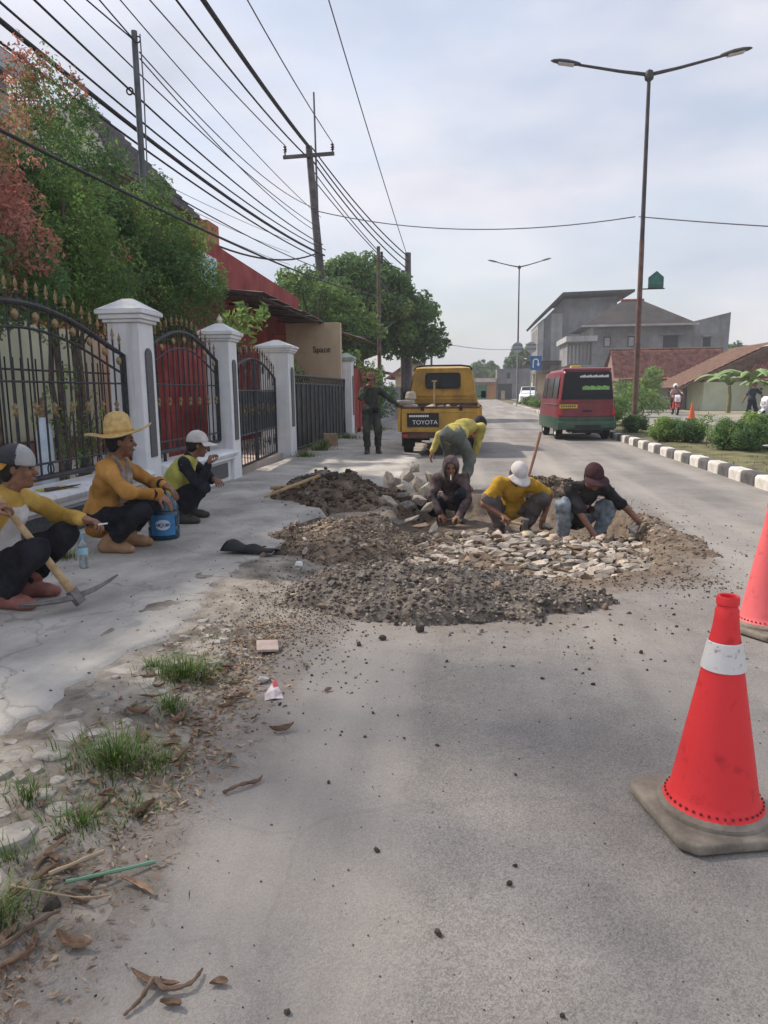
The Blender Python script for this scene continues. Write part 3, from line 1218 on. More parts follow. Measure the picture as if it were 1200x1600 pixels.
for k in range(8):
    a = -3.3 + k * 1.2
    corr('awning_sheet', RB, a, a + 1.24, 0.1, 3.52 + 0.004 * (k % 2) - 0.0 * k, 1.62, 3.36 - 0.02 * (k % 3), M_RUST, 16)
for k in range(5):
    mb = MB()
    y = -3.1 + k * 2.25
    mb.tube([(0.08, y, 3.44), (1.55, y, 3.27)], 0.028, 6)
    mb.build('awning_beam', M_IRON, RB)
mb = MB()
mb.tube([(1.5, -3.2, 3.3), (1.5, 6.2, 3.3)], 0.03, 6)
mb.build('awning_beam', M_IRON, RB)
corr('lean_to_roof', RB, 6.25, 10.5, -1.5, 4.3, 2.35, 3.05, M_RUST, 40)
for k, y in enumerate((-2.2, 0.6, 3.4)):
    mb = MB()
    mb.span(0.002, 0.06, y, y + 0.95, 0.1, 2.15)
    mb.build('door', M_RED, RB)

# beige wall with lettering
M_BEIGE = mat('beige_render', (0.52, 0.41, 0.27), 0.85, 0.12, 1.4, 0.2, 25, c2=(0.58, 0.47, 0.33))
t = thing('beige_wall', 'beige wall with dark lettering standing behind the black sheet gate', 'wall', (-4.6, 21.75, 0))
mb = MB()
mb.span(-0.85, 0.78, 0, 0.22, 0, 3.32)
mb.build('wall_face', M_BEIGE, t, bevel=0.01)
M_DKTXT = mat('dark_lettering', (0.05, 0.04, 0.04), 0.6, 0.1)
text('lettering', 'Space', 0.25, M_DKTXT, t, (0.22, -0.012, 2.55), (PI / 2, 0, 0), 0.01, sx=0.92)
mb = MB()
mb.span(-1.35, -0.852, 0.05, 0.25, 0, 3.0)
mb.build('return_pier', M_ORG, t)

# maroon gate and grey wall past the last pillar
t = thing('maroon_gate', 'maroon iron gate past the last white pillar behind the standing man', 'gate', (WX - 0.02, 25.2, 0))
for k in range(9):
    mb = MB()
    mb.span(-0.02, 0.02, -2.6 + k * 0.58, -2.6 + k * 0.58 + 0.5, 0.15, 2.05)
    mb.build('gate_panel', M_RED, t)
for k in range(4):
    mb = MB()
    mb.span(-0.05, 0.06, -2.68 + k * 1.72, -2.6 + k * 1.72, 0, 2.2)
    mb.build('post', M_MAROON, t)
t = thing('grey_garden_wall', 'low weathered grey garden wall behind the pickup', 'wall', (-3.7, 33.5, 0))
mb = MB()
mb.span(-0.1, 0.1, -5.5, 12, 0, 1.45)
mb.build('wall_face', M_GREYW, t)
mb = MB()
mb.span(-0.14, 0.14, -5.5, 12, 1.452, 1.55)
mb.build('coping', M_GREYW, t)
t = thing('red_roof_shed', 'small shed with curled red roof edge behind the standing man', 'shed', (-4.6, 29.4, 0))
mb = MB()
mb.span(-1.2, 0.7, -1, 3.5, 0, 2.0)
mb.build('wall', M_GREYW, t)
for k in range(8):
    mb = MB()
    y = -1.3 + k * 0.62
    mb.prism([(-1.6, 2.55), (1.5, 1.95), (1.5, 2.05), (-1.6, 2.66)], 'y', y, y + 0.6)
    mb.build('roof_sheet', M_RED if k % 3 else M_RUST, t)

# ------------------------------------------------------------------ shrubs and trees on the left
M_LEAF = mat('leaf', (0.9, 0.9, 0.9), 0.7, 0.12, 3, attr='tint', spec=0.18)
_n, _l = M_LEAF.node_tree.nodes, M_LEAF.node_tree.links
_b = _n['Principled BSDF']
_tr = _n.new('ShaderNodeBsdfTranslucent')
_ms = _n.new('ShaderNodeMixShader')
_ms.inputs[0].default_value = 0.42
_l.new(_b.inputs['Base Color'].links[0].from_socket, _tr.inputs['Color'])
_l.new(_b.outputs[0], _ms.inputs[1])
_l.new(_tr.outputs[0], _ms.inputs[2])
_l.new(_ms.outputs[0], _n['Material Output'].inputs['Surface'])
M_BARK = mat('bark', (0.11, 0.085, 0.065), 0.95, 0.35, 12, 0.7, 50, c2=(0.19, 0.15, 0.115))
PAL = [(0.15, 0.26, 0.105), (0.215, 0.345, 0.11), (0.58, 0.27, 0.215), (0.36, 0.28, 0.14), (0.105, 0.195, 0.09), (0.29, 0.42, 0.13)]


def shrub(name, label, cat, base, trunk_h, lobes, seed, per=170, size=0.062, trunk_r=0.05, group=None, redtop=None, aspect=0.42, stems=2):
    """lobes: [(dx,dy,z,rx,rz,palette)] ellipsoids filled with leafy puffs"""
    t = thing(name, label, cat, base, group=group)
    r = random.Random(seed)
    puffs = []
    for (dx, dy, z, rx, rz, pal) in lobes:
        n = int(26 * (rx * rx * rz) ** 0.62 / 0.35) + 8
        for _ in range(n):
            d = Vector((r.gauss(0, 1), r.gauss(0, 1), r.gauss(0, 1))).normalized()
            k = r.uniform(0.35, 1.0) ** 0.6
            p = Vector((dx + d.x * rx * k, dy + d.y * rx * k, z + d.z * rz * k))
            pr = r.uniform(0.16, 0.34) * min(1.3, 0.45 + rx * 0.8)
            idx = pal
            if redtop is not None and (p.z > redtop + r.uniform(-0.35, 0.35)) and r.random() < 0.75:
                idx = 2 if r.random() < 0.7 else 3
            elif r.random() < 0.22:
                idx = r.choice([1, 4, 0, 5])
            puffs.append((p.x, p.y, p.z, pr, idx))
        # feathery upright shoots on the outline
        for _ in range(n // 3):
            a = r.uniform(0, 2 * PI)
            e = r.uniform(0.1, 1.4)
            p = Vector((dx + math.cos(a) * math.cos(e) * rx, dy + math.sin(a) * math.cos(e) * rx, z + math.sin(e) * rz))
            for s in range(3):
                puffs.append((p.x + r.uniform(-.03, .03), p.y + r.uniform(-.03, .03), p.z + s * 0.09, 0.085 - s * 0.018,
                              (2 if redtop is not None and p.z > redtop - 0.3 and r.random() < 0.8 else r.choice([1, pal, 5]))))
    V, F, C = leaf_cloud(puffs, per, size, seed, PAL, aspect)
    mesh_np('crown', V, F, M_LEAF, t, smooth=False, col=C)
    for k in range(stems):
        mb = MB()
        a = r.uniform(0, 6.28)
        dx, dy, z = lobes[k % len(lobes)][:3]
        pts = [(0.1 * math.cos(a) * (stems > 1), 0.1 * math.sin(a) * (stems > 1), 0)]
        for s in range(1, 6):
            q = s / 5
            pts.append((pts[0][0] * (1 - q) + dx * q + r.uniform(-.05, .05), pts[0][1] * (1 - q) + dy * q + r.uniform(-.05, .05), (z + 0.3) * q))
        mb.tube(pts, [trunk_r * (1 - 0.14 * s) for s in range(6)], 8)
        for s in range(3):
            q = pts[3 + (s % 2)]
            mb.tube([q, (q[0] + r.uniform(-.4, .4), q[1] + r.uniform(-.4, .4), q[2] + r.uniform(.3, .7))], [trunk_r * 0.45, trunk_r * 0.15], 6)
        mb.build('trunk', M_BARK, t, smooth=True)
    return t


GS = 'clipped shrubs behind the iron fence'
shrub('red_tip_shrub', 'shrub with dense red young leaves at the edge of the picture', 'shrub', (-4.75, 6.9, 0.1), 1.6,
      [(0, 0, 3.15, 0.62, 1.0, 2), (0.1, 0.2, 2.4, 0.6, 0.45, 0), (-0.15, 0, 3.6, 0.42, 0.55, 2)], 101, redtop=2.85, group=GS, per=400)
shrub('red_tip_shrub', 'tallest green shrub with red spire tip above the fence', 'shrub', (-5.3, 9.0, 0.1), 1.6,
      [(0, 0, 3.1, 0.82, 0.95, 0), (0, 0, 4.0, 0.56, 0.8, 0), (-0.03, 0.03, 4.75, 0.3, 0.55, 1)], 102, redtop=4.6, group=GS, per=380)
shrub('green_shrub', 'broad green shrub with yellowish shoots above the first white pillar', 'shrub', (-5.35, 10.9, 0.1), 1.6,
      [(0, 0, 3.1, 0.95, 1.0, 0), (-0.15, -0.35, 4.1, 0.62, 0.85, 0), (-0.25, -0.55, 5.0, 0.34, 0.55, 1)], 103, group=GS, per=380, redtop=5.45)
shrub('green_shrub', 'bright green rounded shrub low in front of the taller shrubs', 'shrub', (-4.75, 8.55, 0.1), 1.5,
      [(0, 0, 2.6, 0.72, 0.65, 1), (0, 0, 3.2, 0.42, 0.5, 1)], 104, group=GS, per=400)
shrub('green_shrub', 'dark green shrub reaching over the fence towards the red building', 'shrub', (-4.85, 11.6, 0.1), 1.6,
      [(0, 0.2, 2.85, 0.82, 0.75, 0), (0, 0.25, 3.5, 0.55, 0.65, 1), (-0.1, 0.0, 4.1, 0.3, 0.4, 0)], 105, group=GS, per=400)
# low shoots by the gates
shrub('croton_shrub', 'low yellow green bush in front of the beige wall', 'bush', (-4.4, 17.6, 0.1), 0.5,
      [(0, 0, 1.55, 0.42, 0.35, 5), (-0.1, 0.6, 1.75, 0.3, 0.25, 1)], 106, per=130, size=0.1, trunk_r=0.02)
shrub('frangipani', 'thin pale branched sapling with few leaves between the gate pillars', 'tree', (-4.35, 13.6, 0.1), 1.4,
      [(0, 0.15, 2.35, 0.3, 0.22, 5), (0.15, 0.5, 2.6, 0.28, 0.16, 1), (-0.2, -0.25, 2.05, 0.22, 0.14, 5)], 107, per=26, size=0.2, trunk_r=0.03, aspect=0.32, stems=3)
shrub('yard_bush', 'small yellow leaved bush by the gas cylinder behind the fence', 'bush', (-4.6, 8.1, 0.1), 0.4,
      [(0, 0, 0.75, 0.3, 0.6, 5), (0.05, 0.05, 0.4, 0.22, 0.35, 1)], 108, per=60, size=0.07, trunk_r=0.02)
shrub('climbing_plant', 'bright green climbing plant on the wall beside the standing man', 'plant', (-3.25, 24.6, 0), 0.6,
      [(0, 0, 1.6, 0.38, 0.62, 5), (0.1, 0.8, 1.35, 0.4, 0.6, 1), (0.15, 1.9, 0.9, 0.5, 0.6, 0), (-0.5, -1.5, 2.25, 0.35, 0.25, 5)], 109, per=90, size=0.12, trunk_r=0.02)


def tree(name, label, base, lobes, seed, trunk_h, trunk_r, per, size, pal=0, group=None, lightmix=0.25):
    t = thing(name, label, 'tree', base, group=group)
    r = random.Random(seed)
    puffs = []
    mb = MB()
    mb.tube([(0, 0, -0.1), (r.uniform(-.1, .1), 0, trunk_h * 0.5), (0, 0, trunk_h)], [trunk_r, trunk_r * 0.8, trunk_r * 0.65], 10)
    for (dx, dy, z, rx, rz) in lobes:
        mb.tube([(0, 0, trunk_h * 0.85), (dx * 0.5, dy * 0.5, (trunk_h + z) / 2), (dx, dy, z)], [trunk_r * 0.5, trunk_r * 0.3, trunk_r * 0.1], 7)
        n = int(30 * (rx * rx * rz) ** 0.6 / 1.6) + 9
        for _ in range(n):
            d = Vector((r.gauss(0, 1), r.gauss(0, 1), r.gauss(0, 0.8))).normalized()
            k = r.uniform(0.4, 1.05) ** 0.6
            puffs.append((dx + d.x * rx * k, dy + d.y * rx * k, z + d.z * rz * k, r.uniform(0.22, 0.5) * min(1.4, 0.4 + rx * 0.5),
                          pal if r.random() > lightmix else r.choice([0, 1, 4, 5])))
    mb.build('trunk', M_BARK, t, smooth=True)
    V, F, C = leaf_cloud(puffs, per, size, seed, PAL, 0.5, out=0.5, up=0.35, shell=0.4)
    mesh_np('crown', V, F, M_LEAF, t, smooth=False, col=C)
    return t


tree('mango_tree', 'large dark green tree behind the red building and poles', (-5.2, 35, 0),
     [(0, 0, 5.2, 2.2, 2.0), (1.0, -0.6, 5.4, 1.5, 1.3), (-1.9, -0.3, 5.6, 1.7, 1.2), (1.8, 0.2, 4.6, 1.6, 1.9), (0.1, 0, 6.7, 1.5, 0.9), (-3.2, 0, 5.7, 1.3, 0.9), (-4.3, 0, 5.2, 1.0, 0.9),
      (2.9, 0, 3.9, 1.0, 1.1), (-1.0, -1, 3.6, 1.6, 1.2), (1.3, -0.5, 6.1, 0.9, 0.8), (3.3, -0.5, 3.4, 0.75, 0.6)], 201, 3.4, 0.28, 80, 0.24, 0)
tree('flowering_tree', 'light green tree with pale blossom in front of the large tree', (-5.9, 28.4, 0),
     [(0, 0, 5.0, 1.2, 0.9), (0.9, 0, 4.3, 0.9, 0.75), (1.75, 0.1, 3.7, 0.7, 0.6), (-0.7, 0, 5.6, 0.7, 0.5)], 202, 3.2, 0.14, 75, 0.17, 1, lightmix=0.55)
# tall tree added out of view; its loose crown throws the patchy shade on the near road
tree('unseen_shade_tree', 'tall loose crowned tree, unseen, added to shade the near road', (-6.6, 5.0, 0.1),
     [(0, 0, 7.2, 1.5, 1.0), (1.1, -0.9, 7.6, 1.0, 0.7), (-0.9, 0.8, 7.8, 1.1, 0.8), (0.7, 1.0, 8.2, 0.9, 0.6), (-0.3, -1.5, 6.9, 0.9, 0.6)], 205, 6.0, 0.16, 11, 0.2, 0)

# ------------------------------------------------------------------ poles and overhead wires
M_POLE = mat('pole_concrete', (0.1, 0.095, 0.1), 0.85, 0.25, 3, 0.3, 40, c2=(0.17, 0.155, 0.155))
M_STEEL = mat('painted_steel', (0.1, 0.12, 0.135), 0.6, 0.2, 4, 0.1, 40, c2=(0.15, 0.165, 0.18))
M_WIRE = mat('cable_black', (0.03, 0.03, 0.035), 0.7, 0.1)
M_WIREG = mat('cable_grey', (0.16, 0.16, 0.18), 0.7, 0.1)
M_INS = mat('insulator', (0.035, 0.025, 0.03), 0.3, 0.1, spec=0.6)

t = thing('utility_pole', 'tall leaning concrete utility pole with crossarm and two insulators', 'pole', (-5.75, 29, 0))
mb = MB()
mb.tube([(0, 0, -0.1), (-0.05, 0, 5.5), (-0.4, 0, 10.45)], [0.2, 0.17, 0.125], 12)
mb.build('shaft', M_POLE, t, smooth=True)
mb = MB()
mb.box((-0.38, -0.16, 10.08), (1.95, 0.1, 0.12), rot=Matrix.Rotation(R_(-1.5), 3, 'Y'))
mb.build('crossarm', M_POLE, t)
for sx in (-1.28, 0.53):
    mb = MB()
    mb.lathe([(0.03, 0), (0.03, 0.1), (0.075, 0.13), (0.05, 0.17), (0.08, 0.21), (0.05, 0.26), (0.07, 0.3), (0.02, 0.36)], 10, (sx, -0.16, 10.12))
    mb.build('insulator', M_INS, t, smooth=True)
mb = MB()
mb.tube([(-0.1, 0.3, 0), (-0.2, 0.2, 12.4)], [0.05, 0.035], 6)
mb.build('guy_mast', M_STEEL, t)
t = thing('steel_pole', 'slim grey steel pole rising out of the shrubs', 'pole', (-5.6, 12.75, 0))
mb = MB()
mb.tube([(0, 0, 0), (0, 0, 7.25)], [0.055, 0.05], 10)
mb.build('shaft', M_STEEL, t, smooth=True)
mb = MB()
mb.tube([(0.05 + 0.05 * math.cos(a * PI / 6), 0, 7.12 + 0.05 * math.sin(a * PI / 6)) for a in range(13)], 0.012, 5, cap=False)
mb.build('cable_ring', M_IRON, t)
mb = MB()
mb.tube([(0.1, 0, 7.2), (0.11, 0, 6.4), (0.09, 0, 5.2)], 0.012, 5)
mb.build('drop_cable', M_WIREG, t)
M_POLEB = mat('brown_pole', (0.12, 0.085, 0.07), 0.85, 0.3, 4, 0.3, 40, c2=(0.18, 0.14, 0.12))
mb = MB()
mb.tube([(0, 0, 0), (0.02, 0, 6.95)], [0.085, 0.07], 10)
t = tag(mb.build('service_pole', M_POLEB, None, smooth=True, loc=(-3.7, 30, 0)), 'slender brown pole in front of the large tree', 'pole')
mb = MB()
mb.tube([(0.15, 0, 6.3), (0.15, 0, 6.75)], 0.05, 8)
mb.build('cable_box', M_INS, t)
t = thing('twin_pole', 'thickest dark concrete pole at the edge of the large tree', 'pole', (-3.08, 36, 0))
mb = MB()
mb.tube([(0, 0, 0), (0.06, 0, 7.75)], [0.22, 0.14], 12)
mb.build('shaft', M_POLE, t, smooth=True)
mb = MB()
mb.box((0.05, -0.2, 5.4), (0.5, 0.1, 0.3))
mb.build('cable_clamp', M_INS, t)
mb = MB()
mb.tube([(0, 0, 0), (0.02, 0, 7.15)], [0.15, 0.1], 10)
tag(mb.build('service_pole', M_POLE, None, smooth=True, loc=(-3.4, 37.2, 0)), 'shorter dark pole close behind the thickest pole', 'pole')
for k, (x, y, h) in enumerate(((-2.55, 40, 4.6), (-2.2, 40.6, 4.3))):
    mb = MB()
    mb.tube([(0, 0, 0), (0.05, 0, h)], 0.06, 8)
    tag(mb.build('guy_post', M_STEEL, None, loc=(x, y, 0)), ['thin nearer stay post beside the thickest pole', 'thin farther stay post beside the thickest pole'][k], 'post')

GW = 'overhead cables on the left side'


def wire(name, label, a, b, drop, r, m=None, group=GW, loops=None, n=18):
    mb = MB()
    pts = sag(a, b, drop, n)
    mb.tube(pts, r * 0.9, 5)
    o = mb.build(name, m or M_WIRE, None, smooth='all')
    tag(o, label, 'cable', group)
    if loops:
        for q in loops:
            p = pts[q]
            mb = MB()
            mb.tube([(p.x + 0.055 * math.cos(a2 * PI / 8), p.y, p.z - 0.02 + 0.055 * math.sin(a2 * PI / 8)) for a2 in range(17)], 0.014, 5, cap=False)
            mb.build('cable_loop', M_WIRE, o)
    return o


MPT = (-6.12, 28.85, 10.4)
# thick spun bundle over the pavement to the crossarm pole
wire('cable_bundle', 'thickest black spun cable bundle running to the crossarm pole', (-6.0, 1.0, 10.9), MPT, 0.55, 0.075, loops=(6, 9))
wire('power_cable', 'black cable just under the thick bundle', (-6.3, 1.0, 10.6), (-6.15, 28.9, 10.0), 0.8, 0.03, loops=(5,))
wire('power_cable', 'cable meeting the outer insulator of the crossarm', (-5.2, 1.0, 11.4), (-5.22, 28.85, 10.5), 0.6, 0.02, M_WIREG)
wire('power_cable', 'cable meeting the inner insulator of the crossarm', (-8.6, 1.0, 11.8), (-7.03, 28.85, 10.48), 0.5, 0.022, M_WIREG)
wire('power_cable', 'thin grey wire crossing high over the crossarm', (-3.6, 4.0, 13.0), (-3.05, 36, 7.6), 0.3, 0.018, M_WIREG)
# fan from the crossarm pole to the far poles
for k, (dz, tz, dx, s) in enumerate(((0.1, 7.6, 0.0, 0.7), (-0.1, 7.3, 0.06, 0.9), (-0.35, 7.0, 0.0, 0.8), (-0.7, 6.6, -0.1, 0.6), (-1.0, 6.4, 0, 0.5))):
    wire('power_cable', ['uppermost', 'second', 'third', 'fourth', 'lowest'][k] + ' cable of the fan beyond the crossarm pole',
         (MPT[0] + 0.1, 29.05, MPT[2] + dz - 0.1), (-3.05 + dx, 35.9, tz), s * 0.35, 0.03 if k < 3 else 0.022)
# telephone cables passing the slim steel pole
tl = [('lowest telephone cable passing the slim pole', (-6.2, 5.0, 5.3), (-5.5, 29, 5.9), 0.35, 0.016),
      ('thick twisted telephone bundle passing the slim pole', (-6.0, 4.5, 6.2), (-5.65, 29, 6.5), 0.45, 0.042),
      ('second telephone bundle under the thick one', (-6.1, 4.5, 5.95), (-5.65, 29, 6.3), 0.4, 0.022),
      ('cable with two slack loops beside the slim pole', (-5.7, 4.5, 6.7), (-5.7, 29, 6.9), 0.5, 0.02),
      ('paler cable beside the thick twisted bundle', (-5.95, 4.5, 6.42), (-5.6, 29, 6.7), 0.5, 0.02),
      ('upper telephone cable over the slim pole', (-5.8, 4.5, 7.1), (-5.8, 29, 7.5), 0.45, 0.014),
      ('thin telephone wire high above the slim pole', (-5.3, 4.5, 7.5), (-5.75, 29, 7.9), 0.35, 0.012)]
for k, (lab, a, b, d, r) in enumerate(tl):
    wire('telephone_cable', lab, a, b, d, r, loops=(6,) if k == 3 else None)
wire('telephone_cable', 'wire leaving the slim pole top towards the camera', (-5.6, 12.7, 7.1), (-6.4, 3.0, 7.5), 0.15, 0.014)
wire('telephone_cable', 'second wire leaving the slim pole top', (-5.55, 12.7, 7.05), (-5.5, 3.0, 8.0), 0.15, 0.014)
wire('telephone_cable', 'wire from the slim pole top to the crossarm pole', (-5.55, 12.8, 6.95), (-5.9, 28.9, 8.2), 0.4, 0.014, M_WIREG)
wire('telephone_cable', 'lower wire from the slim pole to the crossarm pole', (-5.55, 12.8, 6.85), (-5.8, 28.9, 7.3), 0.3, 0.014, M_WIREG)
for k in range(3):
    wire('telephone_cable', ['pale', 'middle pale', 'far pale'][k] + ' wire rising over the dark tiled roof', (-7.0 - k * 0.8, 6.5, 5.4 + k * 0.55), (-7.0, 29, 6.2 + 0.45 * k), 0.3, 0.009, M_WIREG)
wire('service_drop', 'black drop cable slanting across the shrubs to the slender brown pole', (-3.95, 4.0, 3.45), (-3.7, 30, 5.1), 0.3, 0.02)
wire('service_drop', 'cable looping from the red roof to the crossarm pole', (-6.5, 16.0, 4.95), (-5.78, 28.8, 6.6), 0.5, 0.03)
wire('service_drop', 'pale slack cable in front of the large tree', (-5.6, 28.9, 5.0), (-3.1, 35.8, 5.6), 0.8, 0.03, M_WIREG)
wire('service_drop', 'slack cable hanging to the lean-to roof', (-4.3, 26, 3.3), (-3.15, 35.8, 5.3), 0.55, 0.022, M_WIREG)
wire('service_drop', 'slack cable between the slender and thickest poles', (-3.7, 30, 5.8), (-3.05, 36, 5.4), 0.25, 0.025, M_WIREG)
wire('crossing_wire', 'long wire crossing over the road to the near street lamp', (-5.85, 28.9, 8.1), (4.85, 24, 6.42), 0.5, 0.02, M_WIREG, group=None)
wire('crossing_wire', 'wire running on from the near street lamp out of view', (4.95, 24, 6.42), (14.0, 20.5, 4.9), 0.12, 0.02, M_WIREG, group=None)
wire('crossing_wire', 'faint far wire across the road behind the pickup', (-2.9, 36, 3.9), (8.0, 86, 6.6), 0.7, 0.02, M_WIREG, group=None)

# ------------------------------------------------------------------ right side: lamps, signs, bushes, houses
M_LPOLE = mat('lamp_pole_rust', (0.13, 0.075, 0.06), 0.7, 0.3, 3, 0.2, 40, c2=(0.19, 0.115, 0.095))
M_LDARK = mat('lamp_pole_dark', (0.05, 0.05, 0.055), 0.6, 0.25, 3, 0.1, 40, c2=(0.09, 0.08, 0.085))
M_LENS = mat('lamp_lens', (0.55, 0.55, 0.56), 0.2, 0.05)


def street_lamp(loc, h, arm, rise, label, rz=0.0, r=0.085):
    t = thing('street_lamp', label, 'street lamp', loc, rz, 'double arm street lamps on the median')
    mb = MB()
    mb.tube([(0, 0, 0), (0, 0, h * 0.55)], [r, r * 0.85], 12)
    mb.build('lower_pole', M_LPOLE, t, smooth=True)
    mb = MB()
    mb.tube([(0, 0, h * 0.55), (0, 0, h)], [r * 0.78, r * 0.6], 12)
    mb.build('upper_pole', M_LDARK, t, smooth=True)
    mb = MB()
    mb.box((0, 0, 0.03), (r * 4, r * 4, 0.05))
    mb.build('base_plate', M_LPOLE, t)
    mb = MB()
    mb.lathe([(0.05, h - 0.22), (0.12, h - 0.16), (0.14, h - 0.05), (0.1, h + 0.06), (0.03, h + 0.1)], 12)
    mb.build('hub', M_LDARK, t, smooth=True)
    for s in (-1, 1):
        mb = MB()
        mb.tube([(0.05 * s, 0, h - 0.03), (s * arm * 0.3, 0, h + rise * 0.2), (s * arm * 0.72, 0, h + rise * 0.68)], [0.055, 0.045, 0.038], 8)
        a = mb.build('arm', M_LDARK, t, smooth=True)
        mb = MB()
        e = Vector((s * arm * 0.7, 0, h + rise * 0.68))
        ax = Vector((s, 0, rise / arm * 1.0)).normalized()
        u = Vector((0, 1, 0))
        nrm = ax.cross(u) * -s
        secs = ((0, 0.05, 0.05), (0.12, 0.1, 0.07), (0.35, 0.15, 0.09), (0.6, 0.14, 0.08), (0.78, 0.09, 0.05), (0.86, 0.02, 0.02))
        vs, fs = [], []
        for (q, w2, hh) in secs:
            for k in range(10):
                tt = 2 * PI * k / 10
                vs.append(e + ax * q + u * (w2 * math.cos(tt)) + Vector((0, 0, 1)) * (hh * (math.sin(tt) if math.sin(tt) > 0 else 0.45 * math.sin(tt))))
        for q in range(len(secs) - 1):
            for k in range(10):
                fs.append((q * 10 + k, q * 10 + (k + 1) % 10, q * 10 + 10 + (k + 1) % 10, q * 10 + 10 + k))
        mb.add(vs, fs)
        hd = mb.build('lamp_head', M_LDARK, t, smooth=True)
        mb = MB()
        c = e + ax * 0.42 + Vector((0, 0, -0.045))
        mb.box(c, (0.45, 0.2, 0.02), rot=Matrix.Rotation(-s * math.atan2(rise, arm), 3, 'Y'))
        mb.build('lens', M_LENS, hd)
    return t


street_lamp((4.97, 23.5, 0.1), 10.1, 2.75, 0.5, 'tall double arm street lamp nearest the camera, rusty below and dark above')
street_lamp((3.95, 66, 0.1), 11.6, 2.6, 0.6, 'far double arm street lamp beyond the red and green van')
# green house shaped sign bracketed to the near lamp
M_SIGNG = mat('sign_green', (0.05, 0.14, 0.125), 0.6, 0.3, 6, c2=(0.085, 0.2, 0.175))
t = thing('house_shaped_sign', 'small green house shaped sign bracketed to the near street lamp', 'sign', (5.42, 23.5, 4.22))
mb = MB()
mb.prism([(-0.22, 0.05), (0.22, 0.05), (0.22, 0.36), (0.01, 0.54), (-0.22, 0.36)], 'y', -0.03, 0.03)
mb.build('sign_board', M_SIGNG, t, bevel=0.008)
mb = MB()
mb.prism([(-0.13, 0.16), (0.13, 0.16), (0.0, 0.5)], 'y', -0.042, -0.032)
mb.build('emblem', mat('sign_pale_green', (0.07, 0.2, 0.175), 0.6), t)
mb = MB()
mb.tube([(-0.42, 0, 0.03), (0.26, 0, 0.03)], 0.02, 6)
mb.build('bracket', M_LDARK, t)

# traffic signs further on
M_SGREY = mat('sign_back', (0.32, 0.34, 0.36), 0.5, 0.08, metal=0.4)
M_SBLUE = mat('sign_blue', (0.025, 0.12, 0.3), 0.5, 0.1)
for k, x in enumerate((-0.32, 0.78)):
    t = thing('round_sign', ['round grey sign back on the pole side towards the road', 'round grey sign back on the side towards the blue sign'][k], 'road sign', (4.0 + x, 62, 0), group='round signs turned away')
    mb = MB()
    mb.lathe([(0.001, -0.012), (0.43, -0.012), (0.44, 0), (0.43, 0.012), (0.001, 0.012)], 28, (0, 0, 4.75), Matrix.Rotation(PI / 2, 3, 'X'))
    mb.build('disc', M_SGREY, t)
    mb = MB()
    mb.tube([(0, 0.05, 0), (0, 0.05, 5.1)], 0.04, 8)
    mb.build('post', M_SGREY, t)
    for z in (4.62, 4.95):
        mb = MB()
        mb.span(-0.4, 0.4, -0.04, -0.015, z - 0.025, z + 0.025)
        mb.build('brace', M_LDARK, t)
t = thing('u_turn_sign', 'blue square sign with white U-turn arrow', 'road sign', (4.6, 55, 0))
mb = MB()
mb.span(-0.4, 0.4, -0.01, 0.01, 2.75, 3.75)
mb.build('sign_board', M_SBLUE, t, bevel=0.004, seg=1)
mb = MB()
mb.tube([(0, 0.04, 0), (0, 0.04, 3.7)], 0.04, 8)
mb.build('post', M_SGREY, t)
mb = MB()
w = 0.075
pts = [(-0.2, 2.9), (-0.2, 3.35)] + [(-0.2 + 0.18 * (1 - math.cos(a * PI / 8)), 3.35 + 0.18 * math.sin(a * PI / 8)) for a in range(1, 8)] + [(0.16, 3.35), (0.16, 3.2)]
L, Rr = [], []
for i, p in enumerate(pts):
    a, b = pts[max(0, i - 1)], pts[min(len(pts) - 1, i + 1)]
    dx, dz = b[0] - a[0], b[1] - a[1]
    q = math.hypot(dx, dz)
    nx, nz = -dz / q * w / 2, dx / q * w / 2
    L.append((p[0] + nx, -0.015, p[1] + nz))
    Rr.append((p[0] - nx, -0.015, p[1] - nz))
vs = L + Rr
n = len(pts)
mb.add(vs, [(i, i + 1, n + i + 1, n + i) for i in range(n - 1)])
mb.add([(0.04, -0.015, 3.2), (0.28, -0.015, 3.2), (0.16, -0.015, 3.0)], [(0, 1, 2)])
mb.build('arrow', mat('sign_white', (0.75, 0.77, 0.8), 0.5), t)

# clipped bushes and saplings on the median
GB = 'clipped bushes on the median'


def bush(loc, rx, rz, seed, label, pal=0, per=1300, size=0.05):
    t = thing('median_bush', label, 'bush', loc, group=GB)
    r = random.Random(seed)
    puffs = []
    for _ in range(int(34 * rx * rx / 0.16) + 10):
        d = Vector((r.gauss(0, 1), r.gauss(0, 1), r.gauss(0, 1))).normalized()
        k = r.uniform(0.55, 0.95)
        puffs.append((d.x * rx * k, d.y * rx * k, max(0.08, rz * 0.95 + d.z * rz * 0.85 * k), r.uniform(0.1, 0.17), pal if r.random() < 0.7 else r.choice([0, 1, 5])))
    V, F, C = leaf_cloud(puffs, per, size, seed, PAL, 0.5)
    mesh_np('foliage', V, F, M_LEAF, t, smooth=False, col=C)
    mb = MB()
    for q in range(4):
        a = q * PI / 2
        mb.tube([(0, 0, -0.05), (0.12 * math.cos(a), 0.12 * math.sin(a), rz * 0.7)], [0.015, 0.008], 5)
    mb.build('stems', M_BARK, t)
    return t


